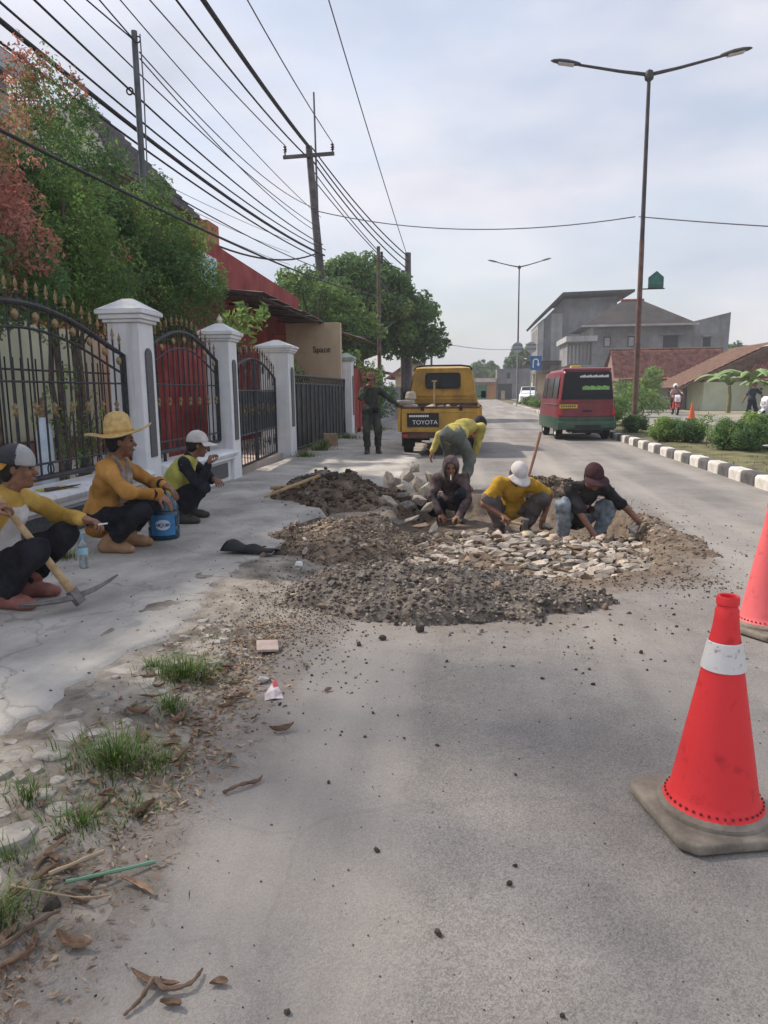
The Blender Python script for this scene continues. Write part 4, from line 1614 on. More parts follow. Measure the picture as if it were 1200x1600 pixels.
bush((4.35, 17.2, 0.13), 0.36, 0.27, 301, 'yellow green half of the clipped bush pair near the street lamp', 5)
bush((4.75, 17.0, 0.13), 0.38, 0.28, 302, 'dark green half of the clipped bush pair by the sapling', 0)
bush((5.08, 14.9, 0.13), 0.5, 0.31, 303, 'largest round clipped bush on the near end of the median', 0)
bush((5.55, 15.3, 0.13), 0.4, 0.38, 304, 'yellowish bush right behind the largest round bush', 5)
bush((4.5, 21.2, 0.13), 0.34, 0.26, 305, 'small dark bush at the foot of the near street lamp', 4)
bush((4.6, 25.5, 0.13), 0.6, 0.5, 306, 'bush behind the van beside the kerb', 1)
bush((4.9, 28.5, 0.13), 0.6, 0.55, 307, 'leafier bush further behind the van', 5)
bush((4.55, 52, 0.13), 0.7, 0.45, 308, 'far median bush left of the van near the white car', 5, 320, 0.1)
bush((4.45, 57, 0.13), 0.7, 0.42, 309, 'farthest median bush below the far street lamp', 0, 320, 0.1)
t = thing('median_sapling', 'thin sapling with flat leafy top between the clipped bushes', 'sapling', (4.88, 16.1, 0.12))
mb = MB()
mb.tube([(0, 0, 0), (0.02, 0, 0.25), (-0.01, 0, 0.5)], [0.014, 0.012, 0.008], 6)
mb.build('stem', M_BARK, t)
V, F, C = leaf_cloud([(0, 0, 0.55, 0.1, 1), (-0.15, 0, 0.56, 0.1, 5), (0.15, 0.02, 0.56, 0.1, 1), (0.05, 0.1, 0.6, 0.1, 5), (-0.08, -0.08, 0.57, 0.09, 1)], 420, 0.06, 310, PAL)
mesh_np('foliage', V, F, M_LEAF, t, smooth=False, col=C)

# ---- houses
M_CONCW = mat('bare_concrete', (0.2, 0.205, 0.215), 0.9, 0.25, 0.35, 0.3, 8, c2=(0.32, 0.32, 0.325))
M_CONCL = mat('light_concrete', (0.42, 0.42, 0.42), 0.9, 0.15, 0.6, 0.3, 8)
M_DARKW = mat('dark_opening', (0.03, 0.032, 0.038), 0.6, 0.2)
M_SHGL = mat('dark_roof', (0.045, 0.04, 0.04), 0.9, 0.25, 0.6, 0.3, 6, c2=(0.065, 0.058, 0.055))
add_streaks(M_CONCW, (0.14, 0.14, 0.15), 0.7, 1.1, 0.16, 0.45, 0.7)
add_streaks(M_CONCL, (0.2, 0.2, 0.2), 0.6, 1.4, 0.2, 0.48, 0.7)

t = thing('modern_house', 'tall bare concrete house with slanting roof slab', 'house', (0, 92, 0))
t.scale = (0.92, 1, 0.935)
mb = MB()
mb.prism([(9.2, 0), (9.2, 10.3), (11.7, 12.75), (18.4, 12.95), (18.4, 0)], 'y', 0, 11)
mb.build('wall', M_CONCW, t)
mb = MB()
mb.prism([(7.9, 10.0), (8.1, 9.8), (11.6, 13.0), (20.2, 13.25), (20.2, 13.55), (11.4, 13.4)], 'y', -1.6, 12)
mb.build('roof_slab', M_SHGL, t)
mb = MB()
mb.prism([(8.4, 0), (8.4, 9.7), (9.19, 10.4), (9.19, 0)], 'y', -0.6, 9)
sw = mb.build('side_wing', M_CONCL, t)
for k in range(4):
    mb = MB()
    mb.span(8.36, 8.395, 0.2 + k * 2.1, 1.6 + k * 2.1, 2.5, 9.2)
    mb.build('louvre', M_CONCW, sw)
mb = MB()
mb.span(10.2, 11.6, -0.05, -0.004, 3.2, 11.0)
mb.build('recess_panel', M_CONCL, t)
mb = MB()
mb.span(6.6, 11.8, -6, -0.05, 4.6, 4.9)
mb.build('canopy', M_SHGL, t)

t = thing('hip_roof_house', 'grey two storey house with dark hipped roof behind the red tiles', 'house', (0, 80, 0))
t.scale = (0.925, 1, 0.94)
mb = MB()
mb.span(13.4, 23.6, 0, 9, 0, 8.3)
mb.build('wall', M_CONCW, t)
mb = MB()
mb.add([(12.2, -1.1, 8.25), (24.3, -1.1, 8.25), (24.3, 10, 8.25), (12.2, 10, 8.25), (17.2, 3.5, 11.3), (19.4, 3.5, 11.3)],
       [(0, 3, 2, 1), (0, 1, 5, 4), (1, 2, 5), (2, 3, 4, 5), (3, 0, 4)])
rf = mb.build('roof', M_SHGL, t)
mb = MB()
mb.tube([(17.0, 3.5, 11.36), (19.6, 3.5, 11.36)], 0.14, 6)
mb.build('ridge_tile', M_RED, rf)
mb = MB()
mb.span(12.0, 24.4, -1.22, -1.1, 8.1, 8.3)
mb.build('gutter', M_CONCL, rf)
for (x, z, w2, h) in ((14.6, 6.0, 0.75, 1.1), (17.2, 6.0, 0.75, 1.1)):
    mb = MB()
    mb.span(x, x + w2, -0.04, -0.004, z, z + h)
    wd = mb.build('window', M_DARKW, t)
    mb = MB()
    mb.span(x - 0.12, x + w2 + 0.12, -0.3, -0.05, z + h + 0.05, z + h + 0.2)
    mb.build('window_hood', M_CONCW, wd)
    mb = MB()
    mb.span(x + 0.1, x + w2 - 0.1, -0.06, -0.042, z + 0.08, z + h - 0.1)
    mb.build('pane', M_GREYW, wd)
mb = MB()
mb.span(21.0, 22.6, -0.04, -0.004, 5.6, 7.1)
wd = mb.build('window', M_DARKW, t)
mb = MB()
mb.span(20.6, 23.0, -0.5, -0.05, 7.15, 7.35)
mb.build('window_hood', M_CONCW, wd)
mb = MB()
mb.span(10.8, 13.39, 1, 8, 0, 6.6)
wing = mb.build('side_wing', M_CONCW, t)
mb = MB()
mb.span(10.4, 13.8, -0.9, 8, 6.62, 7.2)
mb.build('wing_roof', M_CONCL, wing)
mb = MB()
mb.span(10.6, 13.3, -0.6, 0.98, 3.1, 4.1)
mb.build('balcony', M_CONCW, wing)
for k in range(6):
    mb = MB()
    mb.span(11.0 + k * 0.42, 11.18 + k * 0.42, 0.93, 0.99, 4.3, 6.3)
    mb.build('mullion', M_CONCL, wing)

t = thing('raw_wall_house', 'bare grey house wall with slanted top beside the hipped roof', 'house', (0, 80.5, 0))
t.scale = (0.918, 1, 0.92)
mb = MB()
mb.prism([(23.7, 0), (28.2, 0), (28.4, 9.7), (23.7, 8.6)], 'y', 0, 8)
mb.build('wall', M_CONCW, t)
mb = MB()
mb.span(25.6, 26.4, -0.04, -0.004, 6.0, 7.0)
wd = mb.build('window', M_DARKW, t)
mb = MB()
mb.span(25.4, 26.6, -0.3, -0.05, 7.1, 7.3)
mb.build('window_hood', M_CONCW, wd)
mb = MB()
mb.tube([(23.6, -0.1, 4), (23.6, -0.1, 8.4)], 0.07, 6)
mb.build('downpipe', M_CONCL, t)

M_TILER = mat('red_clay_tile', (0.2, 0.075, 0.06), 0.85, 0.35, 2.5, 0.3, 20, c2=(0.34, 0.155, 0.12))
M_TILEB = mat('brown_clay_tile', (0.15, 0.085, 0.062), 0.85, 0.3, 2.5, 0.3, 20, c2=(0.2, 0.12, 0.09))
M_BRICKW = mat('old_brick_wall', (0.2, 0.13, 0.11), 0.9, 0.3, 2.5, 0.3, 15, c2=(0.3, 0.22, 0.19))


def tiled_slope(name, a, b, c, d, m, parent, nu, nv):
    """clay tile slope: a-b is the eave, d-c the ridge; rounded columns and stepped courses"""
    a, b, c, d = map(np.array, (a, b, c, d))
    nrm = np.cross(b - a, d - a)
    nrm = nrm / np.linalg.norm(nrm)
    if nrm[2] < 0:
        nrm = -nrm
    us = np.arange(nu * 4 + 1) / (nu * 4)
    vsb = []
    for j in range(nv):
        vsb += [j / nv, (j + 0.97) / nv]
    vv = np.array(vsb)
    lift = np.array([0.05 if k % 2 == 0 else 0.0 for k in range(len(vv))])
    U, V = np.meshgrid(us, vv)
    Lf = np.repeat(lift[:, None], len(us), 1) + 0.045 * np.abs(np.sin(U * nu * PI))
    P = (a + (b - a) * U[..., None]) * (1 - V[..., None]) + (d + (c - d) * U[..., None]) * V[..., None] + nrm * Lf[..., None]
    w2 = len(us)
    i = (np.arange(len(vv) - 1)[:, None] * w2 + np.arange(w2 - 1)[None, :]).ravel()
    o = mesh_np(name, P.reshape(-1, 3), np.stack([i, i + 1, i + w2 + 1, i + w2], 1), m, parent, smooth=False)
    return stuff(o)


t = thing('red_tiled_house', 'low old house with long red clay tile roof', 'house', (0, 57, 0))
t.scale = (0.935, 1, 0.95)
mb = MB()
mb.span(11.2, 19.2, -1.6, 4, 0, 2.2)
mb.build('wall', M_BRICKW, t)
tiled_slope('roof_tiles', (10.6, -3.0, 2.05), (20.2, -3.0, 2.05), (19.3, 0.3, 4.35), (10.9, 0.3, 4.35), M_TILER, t, 40, 12)
tiled_slope('roof_tiles', (20.2, 3.6, 2.05), (10.6, 3.6, 2.05), (10.9, 0.32, 4.35), (19.3, 0.32, 4.35), M_TILER, t, 40, 12)
mb = MB()
mb.tube([(10.8, 0.3, 4.4), (19.4, 0.3, 4.4)], 0.1, 8)
mb.build('ridge', M_TILEB, t)
mb = MB()
mb.prism([(-2.9, 2.0), (0.3, 4.3), (3.5, 2.0)], 'x', 11.0, 11.2)
mb.build('gable', M_BRICKW, t)

t = thing('brown_roof_house', 'house with broad brown sloping roof behind the banana plants', 'house', (0, 47, 0))
t.scale = (0.93, 1, 0.88)
mb = MB()
mb.span(14.8, 24, -0.5, 6, 0, 1.9)
mb.build('wall', M_PALE, t)
tiled_slope('roof_tiles', (12.9, 5.5, 1.5), (12.9, -1.2, 1.5), (18.6, -1.2, 4.45), (18.6, 5.5, 4.45), M_TILEB, t, 26, 18)
tiled_slope('roof_tiles', (16.6, -2.4, 1.9), (24.5, -2.4, 1.9), (24.5, 0.6, 4.0), (18.6, 0.6, 4.0), M_TILER, t, 34, 10)
mb = MB()
mb.prism([(14.82, 1.9), (23.9, 1.9), (23.9, 3.7), (18.6, 4.25), (14.82, 2.35)], 'y', -0.45, 0.3)
mb.build('gable', M_BRICKW, t)
mb = MB()
mb.prism([(12.9, 1.42), (18.6, 4.36), (18.6, 4.18), (13.1, 1.36)], 'y', -1.3, -1.2)
mb.build('barge_board', M_TILEB, t)

t = thing('white_block_wall', 'long low whitewashed block wall behind the motorcycle', 'wall', (0, 50, 0))
for k in range(7):
    for j in range(4):
        mb = MB()
        x0 = 9.6 + k * 1.02 + (0.3 if j % 2 else 0)
        mb.span(x0, x0 + 1.005, 0, 0.16, j * 0.4, j * 0.4 + 0.39)
        mb.build('block', M_CONCL, t)
mb = MB()
mb.span(13.7, 14.1, -0.1, 0.2, 0, 1.75)
mb.build('pier', M_CONCW, t)
mb = MB()
mb.span(10.2, 10.9, -0.35, 0.1, 0, 1.2)
mb.build('post', M_BRICKW, t)

# banana plants
M_BAN = mat('banana_leaf', (0.15, 0.26, 0.075), 0.5, 0.25, 2, c2=(0.24, 0.36, 0.13))
M_BSTEM = mat('banana_stem', (0.2, 0.19, 0.09), 0.7, 0.25, 4)


def banana(loc, h, seed, label, nl=8):
    t = thing('banana_plant', label, 'banana plant', loc, group='banana plants by the brown roof')
    r = random.Random(seed)
    mb = MB()
    mb.tube([(0, 0, 0), (0.04, 0, h * 0.3), (0, 0, h * 0.55)], [0.13, 0.11, 0.07], 8)
    mb.build('stem', M_BSTEM, t, smooth=True)
    for k in range(nl):
        a = k * 2.4 + r.uniform(-.3, .3)
        ln = h * r.uniform(0.5, 0.75)
        wd = 0.2 * r.uniform(0.8, 1.2)
        vs, fs = [], []
        m2 = 7
        for q in range(m2 + 1):
            s = q / m2
            rr = ln * s
            z = h * 0.52 + ln * (1.15 * s - 1.0 * s * s) + 0.12
            ww = wd * math.sin(PI * min(1, s * 0.9 + 0.08)) ** 0.6
            c = Vector((math.cos(a) * rr, math.sin(a) * rr, z))
            sd = Vector((-math.sin(a), math.cos(a), 0))
            vs += [c + sd * ww + Vector((0, 0, -0.06 * s - ww * 0.3)), c, c - sd * ww + Vector((0, 0, -0.06 * s - ww * 0.3))]
        for q in range(m2):
            fs += [(q * 3, q * 3 + 1, q * 3 + 4, q * 3 + 3), (q * 3 + 1, q * 3 + 2, q * 3 + 5, q * 3 + 4)]
        mb = MB()
        mb.add(vs, fs)
        mb.build('leaf', M_BAN, t, fixn=False, smooth='all')
    return t


banana((13.6, 41.5, 0), 2.6, 401, 'banana plant with broad drooping leaves nearest the white wall')
banana((14.3, 40.5, 0), 2.9, 402, 'taller banana plant behind the walking person')
banana((16.0, 42.0, 0), 2.2, 403, 'banana plant at the edge of the picture', 7)
tree('bamboo_tree', 'feathery tree leaning in at the edge of the picture above the brown roof', (20.0, 47.5, 0),
     [(0, 0, 5.2, 1.2, 1.6), (-0.6, 0, 4.2, 0.8, 0.8), (0.2, 0, 6.4, 0.8, 0.8)], 405, 4, 0.15, 60, 0.2, 1)
for k, (x, y, h, rx, lab) in enumerate(((27, 112, 8.0, 3.4, 'far trees behind the bare grey house wall'), (34, 104, 7.2, 3.2, 'far tree between the grey house and the brown roof'),
                                        (8.6, 128, 9.3, 2.2, 'far tree rising behind the round signs'), (2.3, 150, 7.5, 2.6, 'far round tree above the orange shop'),
                                        (6.5, 132, 5.6, 2.4, 'far dark tree above the grey shop'))):
    tree('far_tree', lab, (x, y, 0), [(0, 0, h * 0.72, rx, h * 0.26), (rx * 0.7, 0, h * 0.6, rx * 0.7, h * 0.2), (-rx * 0.7, 0, h * 0.62, rx * 0.7, h * 0.2)], 410 + k, h * 0.5, 0.25, 26, 0.5, 0)
shrub('lot_bush', 'bush with bright leaves behind the van by the white wall', 'bush', (9.7, 44, 0), 0.5,
      [(0, 0, 1.0, 0.9, 0.9, 5), (-1.2, 0, 0.9, 0.8, 0.8, 1), (0.4, -0.5, 1.9, 0.6, 0.5, 5)], 420, per=60, size=0.16, trunk_r=0.04)
shrub('lot_bush', 'lower bush on the lot nearer the van', 'bush', (7.6, 36, 0), 0.5,
      [(0, 0, 0.7, 0.7, 0.7, 1), (0.8, 0, 0.6, 0.6, 0.5, 5)], 421, per=70, size=0.14, trunk_r=0.04)

# ---- shops closing the end of the road
M_ORSH = mat('orange_paint', (0.55, 0.27, 0.08), 0.8, 0.1, 1)
M_GRSH = mat('green_shutter', (0.06, 0.28, 0.16), 0.7, 0.12, 1)
t = thing('orange_shop', 'far shop with orange pillar and green shutter at the road end', 'shop', (0, 119, 0))
mb = MB()
mb.span(-7, 3.9, 0, 6, 0, 3.2)
mb.build('wall', M_BEIGE, t)
mb = MB()
mb.span(2.4, 3.7, -0.3, -0.01, 0, 2.4)
mb.build('pillar', M_ORSH, t)
for k in range(3):
    mb = MB()
    mb.span(-1.8 + k * 1.4, -0.5 + k * 1.4, -0.1, -0.01, 0, 2.2)
    mb.build('shutter', M_GRSH, t)
mb = MB()
mb.prism([(-2.2, 2.5), (0.1, 3.1), (0.1, 3.3), (-2.2, 2.65)], 'x', -6, 3.8)
mb.build('awning', M_RUST, t)
t = thing('grey_shop', 'far grey block building with dark open shopfront beyond the lamp', 'shop', (0, 119, 0))
mb = MB()
mb.span(3.95, 11, 0, 7, 0, 4.7)
mb.build('wall', M_CONCW, t)
mb = MB()
mb.span(4.1, 6.3, -0.05, -0.01, 0, 2.4)
mb.build('shop_opening', M_DARKW, t)
mb = MB()
mb.span(5.5, 6.0, -0.06, -0.012, 3.2, 4.1)
mb.build('window', M_DARKW, t)
mb = MB()
mb.span(4.6, 5.2, -0.5, -0.1, 0, 1.3)
mb.build('counter', M_BEIGE, t)
t = thing('roadside_stall', 'brown roofed roadside stall behind the white car', 'stall', (7.9, 78, 0))
mb = MB()
mb.prism([(-1.6, 2.9), (1.8, 3.6), (1.8, 3.75), (-1.6, 3.05)], 'y', -1.5, 3)
mb.build('roof', M_RUST, t)
for x in (-1.4, 0.1, 1.6):
    mb = MB()
    mb.span(x - 0.08, x + 0.08, -1.3, -1.15, 0, 3.1 + x * 0.2)
    mb.build('post', M_BRICKW, t)
mb = MB()
mb.span(-1.5, 1.7, 2.2, 2.4, 0, 3)
mb.build('back_wall', M_BEIGE, t)
t = thing('gable_hut', 'small brown gable roof showing above the pickup cab', 'hut', (-4.0, 52, 0))
mb = MB()
mb.span(-1.3, 1.3, 0, 4, 0, 2.4)
mb.build('wall', M_BEIGE, t)
mb = MB()
mb.prism([(-2.0, 2.2), (0, 3.6), (2.0, 2.2), (1.7, 2.2), (0, 3.35), (-1.7, 2.2)], 'y', -0.6, 4.5)
mb.build('roof', M_TILEB, t)
mb = MB()
mb.prism([(-1.5, 2.35), (0, 3.34), (1.5, 2.35)], 'y', -0.1, -0.004)
mb.build('gable', M_BEIGE, t)

# ------------------------------------------------------------------ vehicles
M_YEL = mat('pickup_yellow', (0.50, 0.275, 0.035), 0.55, 0.2, 2.2, 0.1, 40, c2=(0.56, 0.34, 0.07), spec=0.4)
M_RUBB = mat('tyre_rubber', (0.022, 0.022, 0.023), 0.85, 0.3, 8, 0.2, 60)
M_BLK = mat('black_plastic', (0.022, 0.022, 0.025), 0.55, 0.2, 8)
M_GLASSD = mat('dark_glass', (0.012, 0.016, 0.02), 0.12, 0.1, 2, spec=0.28)
M_CHROME = mat('dull_metal', (0.42, 0.42, 0.42), 0.35, 0.15, 8, metal=0.8)
M_RIM = mat('wheel_rim', (0.45, 0.45, 0.46), 0.45, 0.15, 8, metal=0.5)
M_BEDRED = mat('bed_red_brown', (0.1, 0.055, 0.04), 0.8, 0.3, 3, 0.2, 30, c2=(0.15, 0.085, 0.065))
M_LAMPR = mat('tail_lamp', (0.4, 0.02, 0.02), 0.25, 0.1, spec=0.6)
M_LAMPA = mat('amber_lamp', (0.55, 0.2, 0.02), 0.25, 0.1, spec=0.6)
M_DECW = mat('decal_white', (0.72, 0.72, 0.72), 0.6, 0.05)


def wheel(parent, x, y, r, w2, rim=None):
    o = bpy.data.objects.new('wheel', None)
    COL.objects.link(o)
    o.parent = parent
    o.location = (x, y, r)
    mb = MB()
    mb.lathe([(r * 0.6, -w2 / 2), (r * 0.9, -w2 / 2), (r * 0.985, -w2 * 0.36), (r, -w2 * 0.2), (r, w2 * 0.2), (r * 0.985, w2 * 0.36), (r * 0.9, w2 / 2), (r * 0.6, w2 / 2)], 28,
             (0, 0, 0), Matrix.Rotation(PI / 2, 3, 'Y'), cap=False)
    mb.build('tyre', M_RUBB, o, smooth=True)
    mb = MB()
    mb.lathe([(0.001, -w2 * 0.3), (r * 0.3, -w2 * 0.36), (r * 0.45, -w2 * 0.2), (r * 0.61, -w2 * 0.42), (r * 0.61, w2 * 0.42), (r * 0.45, w2 * 0.2), (r * 0.3, w2 * 0.36), (0.001, w2 * 0.3)], 20,
             (0, 0, 0), Matrix.Rotation(PI / 2, 3, 'Y'), cap=False)
    mb.build('rim', rim or M_RIM, o, smooth=True)
    return o


def loft(secs, n=6, r=0.1):
    """secs: (y, wb, wt, zb, zt): closed rounded-top rings, returns MB"""
    mb = MB()
    rings = []
    for (y, wb, wt, zb, zt) in secs:
        ring = [(wb, y, zb)]
        for q in range(n + 1):
            a = q / n * PI / 2
            ring.append((wt - r + r * math.cos(a), y, zt - r + r * math.sin(a)))
        ring += [(-x, yy, z) for (x, yy, z) in reversed(ring)]
        rings.append(ring)
    k = len(rings[0])
    vs = [p for ring in rings for p in ring]
    fs = []
    for i in range(len(rings) - 1):
        for j in range(k):
            j2 = (j + 1) % k
            fs.append((i * k + j, i * k + j2, (i + 1) * k + j2, (i + 1) * k + j))
    fs.append(tuple(range(k)))
    fs.append(tuple((len(rings) - 1) * k + j for j in range(k - 1, -1, -1)))
    mb.add(vs, fs)
    return mb


PK = thing('pickup_truck', 'old yellow pickup truck carrying stones, tailgate towards the camera', 'pickup truck', (-0.63, 15.0, 0.02), R_(0.5))
# bed
mb = MB()
mb.span(-0.8, 0.8, 0.04, 2.0, 0.5, 0.56)
mb.build('bed_floor', M_BEDRED, PK)
for s in (-1, 1):
    mb = MB()
    mb.prism([(s * 0.80, 0.46), (s * 0.85, 0.5), (s * 0.86, 0.72), (s * 0.84, 0.92), (s * 0.85, 0.96), (s * 0.78, 0.97), (s * 0.78, 0.92), (s * 0.80, 0.72)], 'y', 0.0, 2.02)
    mb.build('bed_side', M_YEL, PK, bevel=0.008)
    mb = MB()
    mb.tube([(s * 0.815, 0.02, 0.985), (s * 0.815, 2.0, 0.985)], 0.022, 6)
    mb.build('side_rail', M_BEDRED, PK)
    mb = MB()
    mb.span(s * 0.70 - 0.055, s * 0.70 + 0.055, -0.05, -0.012, 0.365, 0.43)
    mb.build('tail_lamp', M_LAMPR, PK, bevel=0.006)
    mb = MB()
    mb.span(s * 0.7 - 0.14, s * 0.7 + 0.14, 0.78, 0.8, 0.12, 0.42)
    mb.build('mudflap', M_BLK, PK)
tg = MB()
tg.span(-0.775, 0.775, -0.03, 0.02, 0.47, 0.945)
tgo = tg.build('tailgate', M_YEL, PK, bevel=0.012)
for (x0, x1, z0, z1) in ((-0.72, 0.72, 0.86, 0.9), (-0.72, 0.72, 0.50, 0.53)):
    mb = MB()
    mb.span(x0, x1, -0.043, -0.028, z0, z1)
    mb.build('pressed_rib', M_YEL, tgo, bevel=0.006)
mb = MB()
mb.span(-0.79, 0.79, -0.04, 0.035, 0.946, 0.985)
mb.build('top_rail', M_BEDRED, tgo, bevel=0.006)
for x in (-0.35, 0.42):
    mb = MB()
    mb.span(x - 0.035, x + 0.035, -0.06, -0.031, 0.9, 0.99)
    mb.build('latch', M_BLK, tgo, bevel=0.006)
mb = MB()
mb.span(-0.66, -0.02, -0.05, -0.032, 0.575, 0.85)
dec = mb.build('name_decal', M_BLK, tgo, bevel=0.003, seg=1)
text('lettering', 'TOYOTA', 0.118, M_DECW, dec, (-0.30, -0.053, 0.665), (PI / 2, 0, 0), 0.002, sx=1.05)
for k in range(9):
    mb = MB()
    mb.span(-0.62 + k * 0.045, -0.585 + k * 0.045, -0.054, -0.051, 0.775, 0.815)
    mb.build('small_mark', M_DECW, dec)
mb = MB()
mb.span(-0.78, 0.78, 0.0, 0.06, 0.34, 0.465)
mb.build('rear_valance', M_BEDRED, PK, bevel=0.01)
mb = MB()
mb.span(-0.2, 0.25, -0.05, -0.01, 0.27, 0.345)
mb.build('number_plate', M_DECW, PK, bevel=0.004)
for s in (-1, 1):
    mb = MB()
    mb.span(s * 0.38 - 0.04, s * 0.38 + 0.04, 0.05, 4.2, 0.32, 0.45)
    mb.build('chassis_rail', M_BLK, PK)
mb = MB()
mb.tube([(-0.62, 0.62, 0.31), (0.62, 0.62, 0.31)], 0.05, 8)
mb.lathe([(0.06, -0.12), (0.14, -0.05), (0.14, 0.05), (0.06, 0.12)], 12, (0, 0.62, 0.31), Matrix.Rotation(PI / 2, 3, 'Y'))
mb.build('rear_axle', M_BLK, PK)
# cab
cb = loft([(2.08, 0.80, 0.81, 0.42, 1.04), (3.5, 0.80, 0.81, 0.42, 1.04)], 3, 0.03)
cb.build('cab_body', M_YEL, PK, smooth=True)
gh = loft([(2.08, 0.79, 0.655, 1.03, 1.80), (2.3, 0.795, 0.665, 1.03, 1.845), (3.05, 0.795, 0.65, 1.03, 1.84), (3.6, 0.79, 0.72, 1.03, 1.25)], 5, 0.1)
ghs = gh.build('cab_top', M_YEL, PK, smooth=True)
mb = MB()
mb.tube([(-0.66, 2.07, 1.76), (-0.6, 2.06, 1.835), (-0.4, 2.06, 1.86), (0.4, 2.06, 1.86), (0.6, 2.06, 1.835), (0.66, 2.07, 1.76)], 0.022, 6)
mb.build('roof_gutter', M_BLK, ghs)


def rrect(x0, x1, z0, z1, r, n=5):
    pts = []
    for (cx, cz, a0) in ((x1 - r, z1 - r, 0), (x0 + r, z1 - r, 1), (x0 + r, z0 + r, 2), (x1 - r, z0 + r, 3)):
        for q in range(n + 1):
            a = (a0 + q / n) * PI / 2
            pts.append((cx + r * math.cos(a), cz + r * math.sin(a)))
    return pts


mb = MB()
mb.prism(rrect(-0.4, 0.4, 1.345, 1.7, 0.07), 'y', 2.035, 2.09)
rw = mb.build('rear_window', M_BLK, PK)
mb = MB()
mb.prism(rrect(-0.365, 0.365, 1.378, 1.668, 0.05), 'y', 2.028, 2.034)
mb.build('pane', M_GLASSD, rw)
for s in (-1, 1):
    mb = MB()
    q = s
    mb.add([(q * 0.797, 2.25, 1.1), (q * 0.797, 3.45, 1.1), (q * 0.70, 3.1, 1.7), (q * 0.70, 2.35, 1.7)], [(0, 1, 2, 3)])
    mb.build('side_window', M_GLASSD, PK, fixn=False)
    mb = MB()
    mb.tube([(s * 0.8, 3.35, 1.14), (s * 0.93, 3.3, 1.18)], 0.012, 6)
    mb.box((s * 0.95, 3.27, 1.2), (0.12, 0.05, 0.17))
    mb.build('mirror', M_BLK, PK, bevel=0.008)
for z in (1.1, 1.18):
    mb = MB()
    mb.span(-0.7, 0.7, 2.05, 2.085, z, z + 0.02)
    mb.build('cab_ridge', M_YEL, PK)
mb = MB()
mb.span(-0.78, 0.78, 1.99, 2.05, 0.56, 1.02)
mb.build('bed_headboard', M_BEDRED, PK)
hd = loft([(3.5, 0.79, 0.78, 0.42, 1.05), (4.3, 0.77, 0.74, 0.42, 0.98), (4.4, 0.74, 0.7, 0.45, 0.9)], 4, 0.08)
hd.build('bonnet', M_YEL, PK, smooth=True)
for x in (-0.68, 0.68):
    for y in (0.62, 3.7):
        wheel(PK, x, y, 0.315, 0.19)

# load on the pickup bed
rk = [rock_mesh('rock', M_STONE_W, 500 + k, 16, 0.75) for k in range(5)]
LB = 'stones loaded on the pickup bed'
for k, (x, y, z, s) in enumerate(((-0.2, 0.35, 0.98, 0.25), (0.02, 0.3, 0.95, 0.22), (0.17, 0.35, 0.96, 0.2), (-0.05, 0.55, 0.9, 0.26), (0.35, 0.4, 0.92, 0.2), (-0.32, 0.5, 0.9, 0.24))):
    o = share('load_stone', rk[k % 5], None, (-0.63 + x, 15.0 + y, z), (k, k * 2, k * 3), (s, s, s * 0.9))
    tag(o, 'pale rough stone among the load heaped behind the pickup tailgate', 'stone', LB)
M_SACK = mat('sack_cloth', (0.3, 0.28, 0.24), 0.95, 0.25, 6, 0.5, 40)
t = thing('folded_sacks', 'grey folded sacks with a lump of stone on the pickup corner', 'sacks', (-1.32, 15.25, 0.98))
mb = MB()
mb.box((0, 0, 0.03), (0.44, 0.4, 0.07))
mb.build('lower_sack', M_SACK, t, bevel=0.03, smooth=True)
mb = MB()
mb.box((-0.03, 0, 0.11), (0.34, 0.34, 0.09), rz=0.3)
mb.build('middle_sack', M_SACK, t, bevel=0.035, smooth=True)
mb = MB()
mb.box((0.08, 0.02, 0.24), (0.2, 0.2, 0.17), rz=0.7, taper=0.8)
mb.build('lump', M_STONE_W, t, bevel=0.04)
M_WOOD = mat('tool_wood', (0.4, 0.27, 0.14), 0.7, 0.2, 12, 0.2, 60, c2=(0.5, 0.36, 0.2))
mb = MB()
mb.tube([(0, 0, 0.5), (0.0, 0.05, 1.42)], 0.018, 8)
mb.box((0, 0.05, 1.42), (0.11, 0.03, 0.03))
tag(mb.build('shovel_handle', M_WOOD, None, loc=(-0.78, 15.7, 0.1)), 'wooden shovel handle standing upright in the pickup bed', 'tool handle')

# ---- red and green minibus
M_VRED = mat('van_red', (0.2, 0.022, 0.036), 0.38, 0.2, 2, spec=0.5, c2=(0.26, 0.04, 0.056))
add_streaks(M_YEL, (0.16, 0.1, 0.05), 0.75, 3.5, 1.6, 0.46, 0.72)
M_VGRN = mat('van_green', (0.022, 0.075, 0.045), 0.4, 0.2, 2, spec=0.5, c2=(0.04, 0.11, 0.068))
M_PLATE = mat('plate_yellow', (0.6, 0.42, 0.06), 0.5, 0.1)
M_GTXT = mat('decal_green', (0.22, 0.5, 0.12), 0.6, 0.3, 18, c2=(0.3, 0.55, 0.2))
V_ = thing('minibus', 'dark red and green minibus with black rear window seen from behind', 'minibus', (2.97, 19.75, 0), R_(3.5))
secs = [(0.0, 0.70, 0.60, 0.60, 1.78), (0.05, 0.735, 0.625, 0.60, 1.82), (0.6, 0.74, 0.635, 0.60, 1.84), (2.2, 0.74, 0.635, 0.60, 1.84), (2.75, 0.74, 0.63, 0.60, 1.78), (3.15, 0.73, 0.68, 0.60, 1.2), (3.25, 0.70, 0.66, 0.6, 0.95)]
loft(secs, 6, 0.12).build('upper_body', M_VRED, V_, smooth=True)
secs = [(0.0, 0.70, 0.715, 0.27, 0.6), (0.05, 0.73, 0.745, 0.27, 0.6), (3.15, 0.73, 0.745, 0.27, 0.6), (3.28, 0.7, 0.715, 0.3, 0.6)]
loft(secs, 2, 0.01).build('lower_body', M_VGRN, V_, smooth=True)
mb = MB()
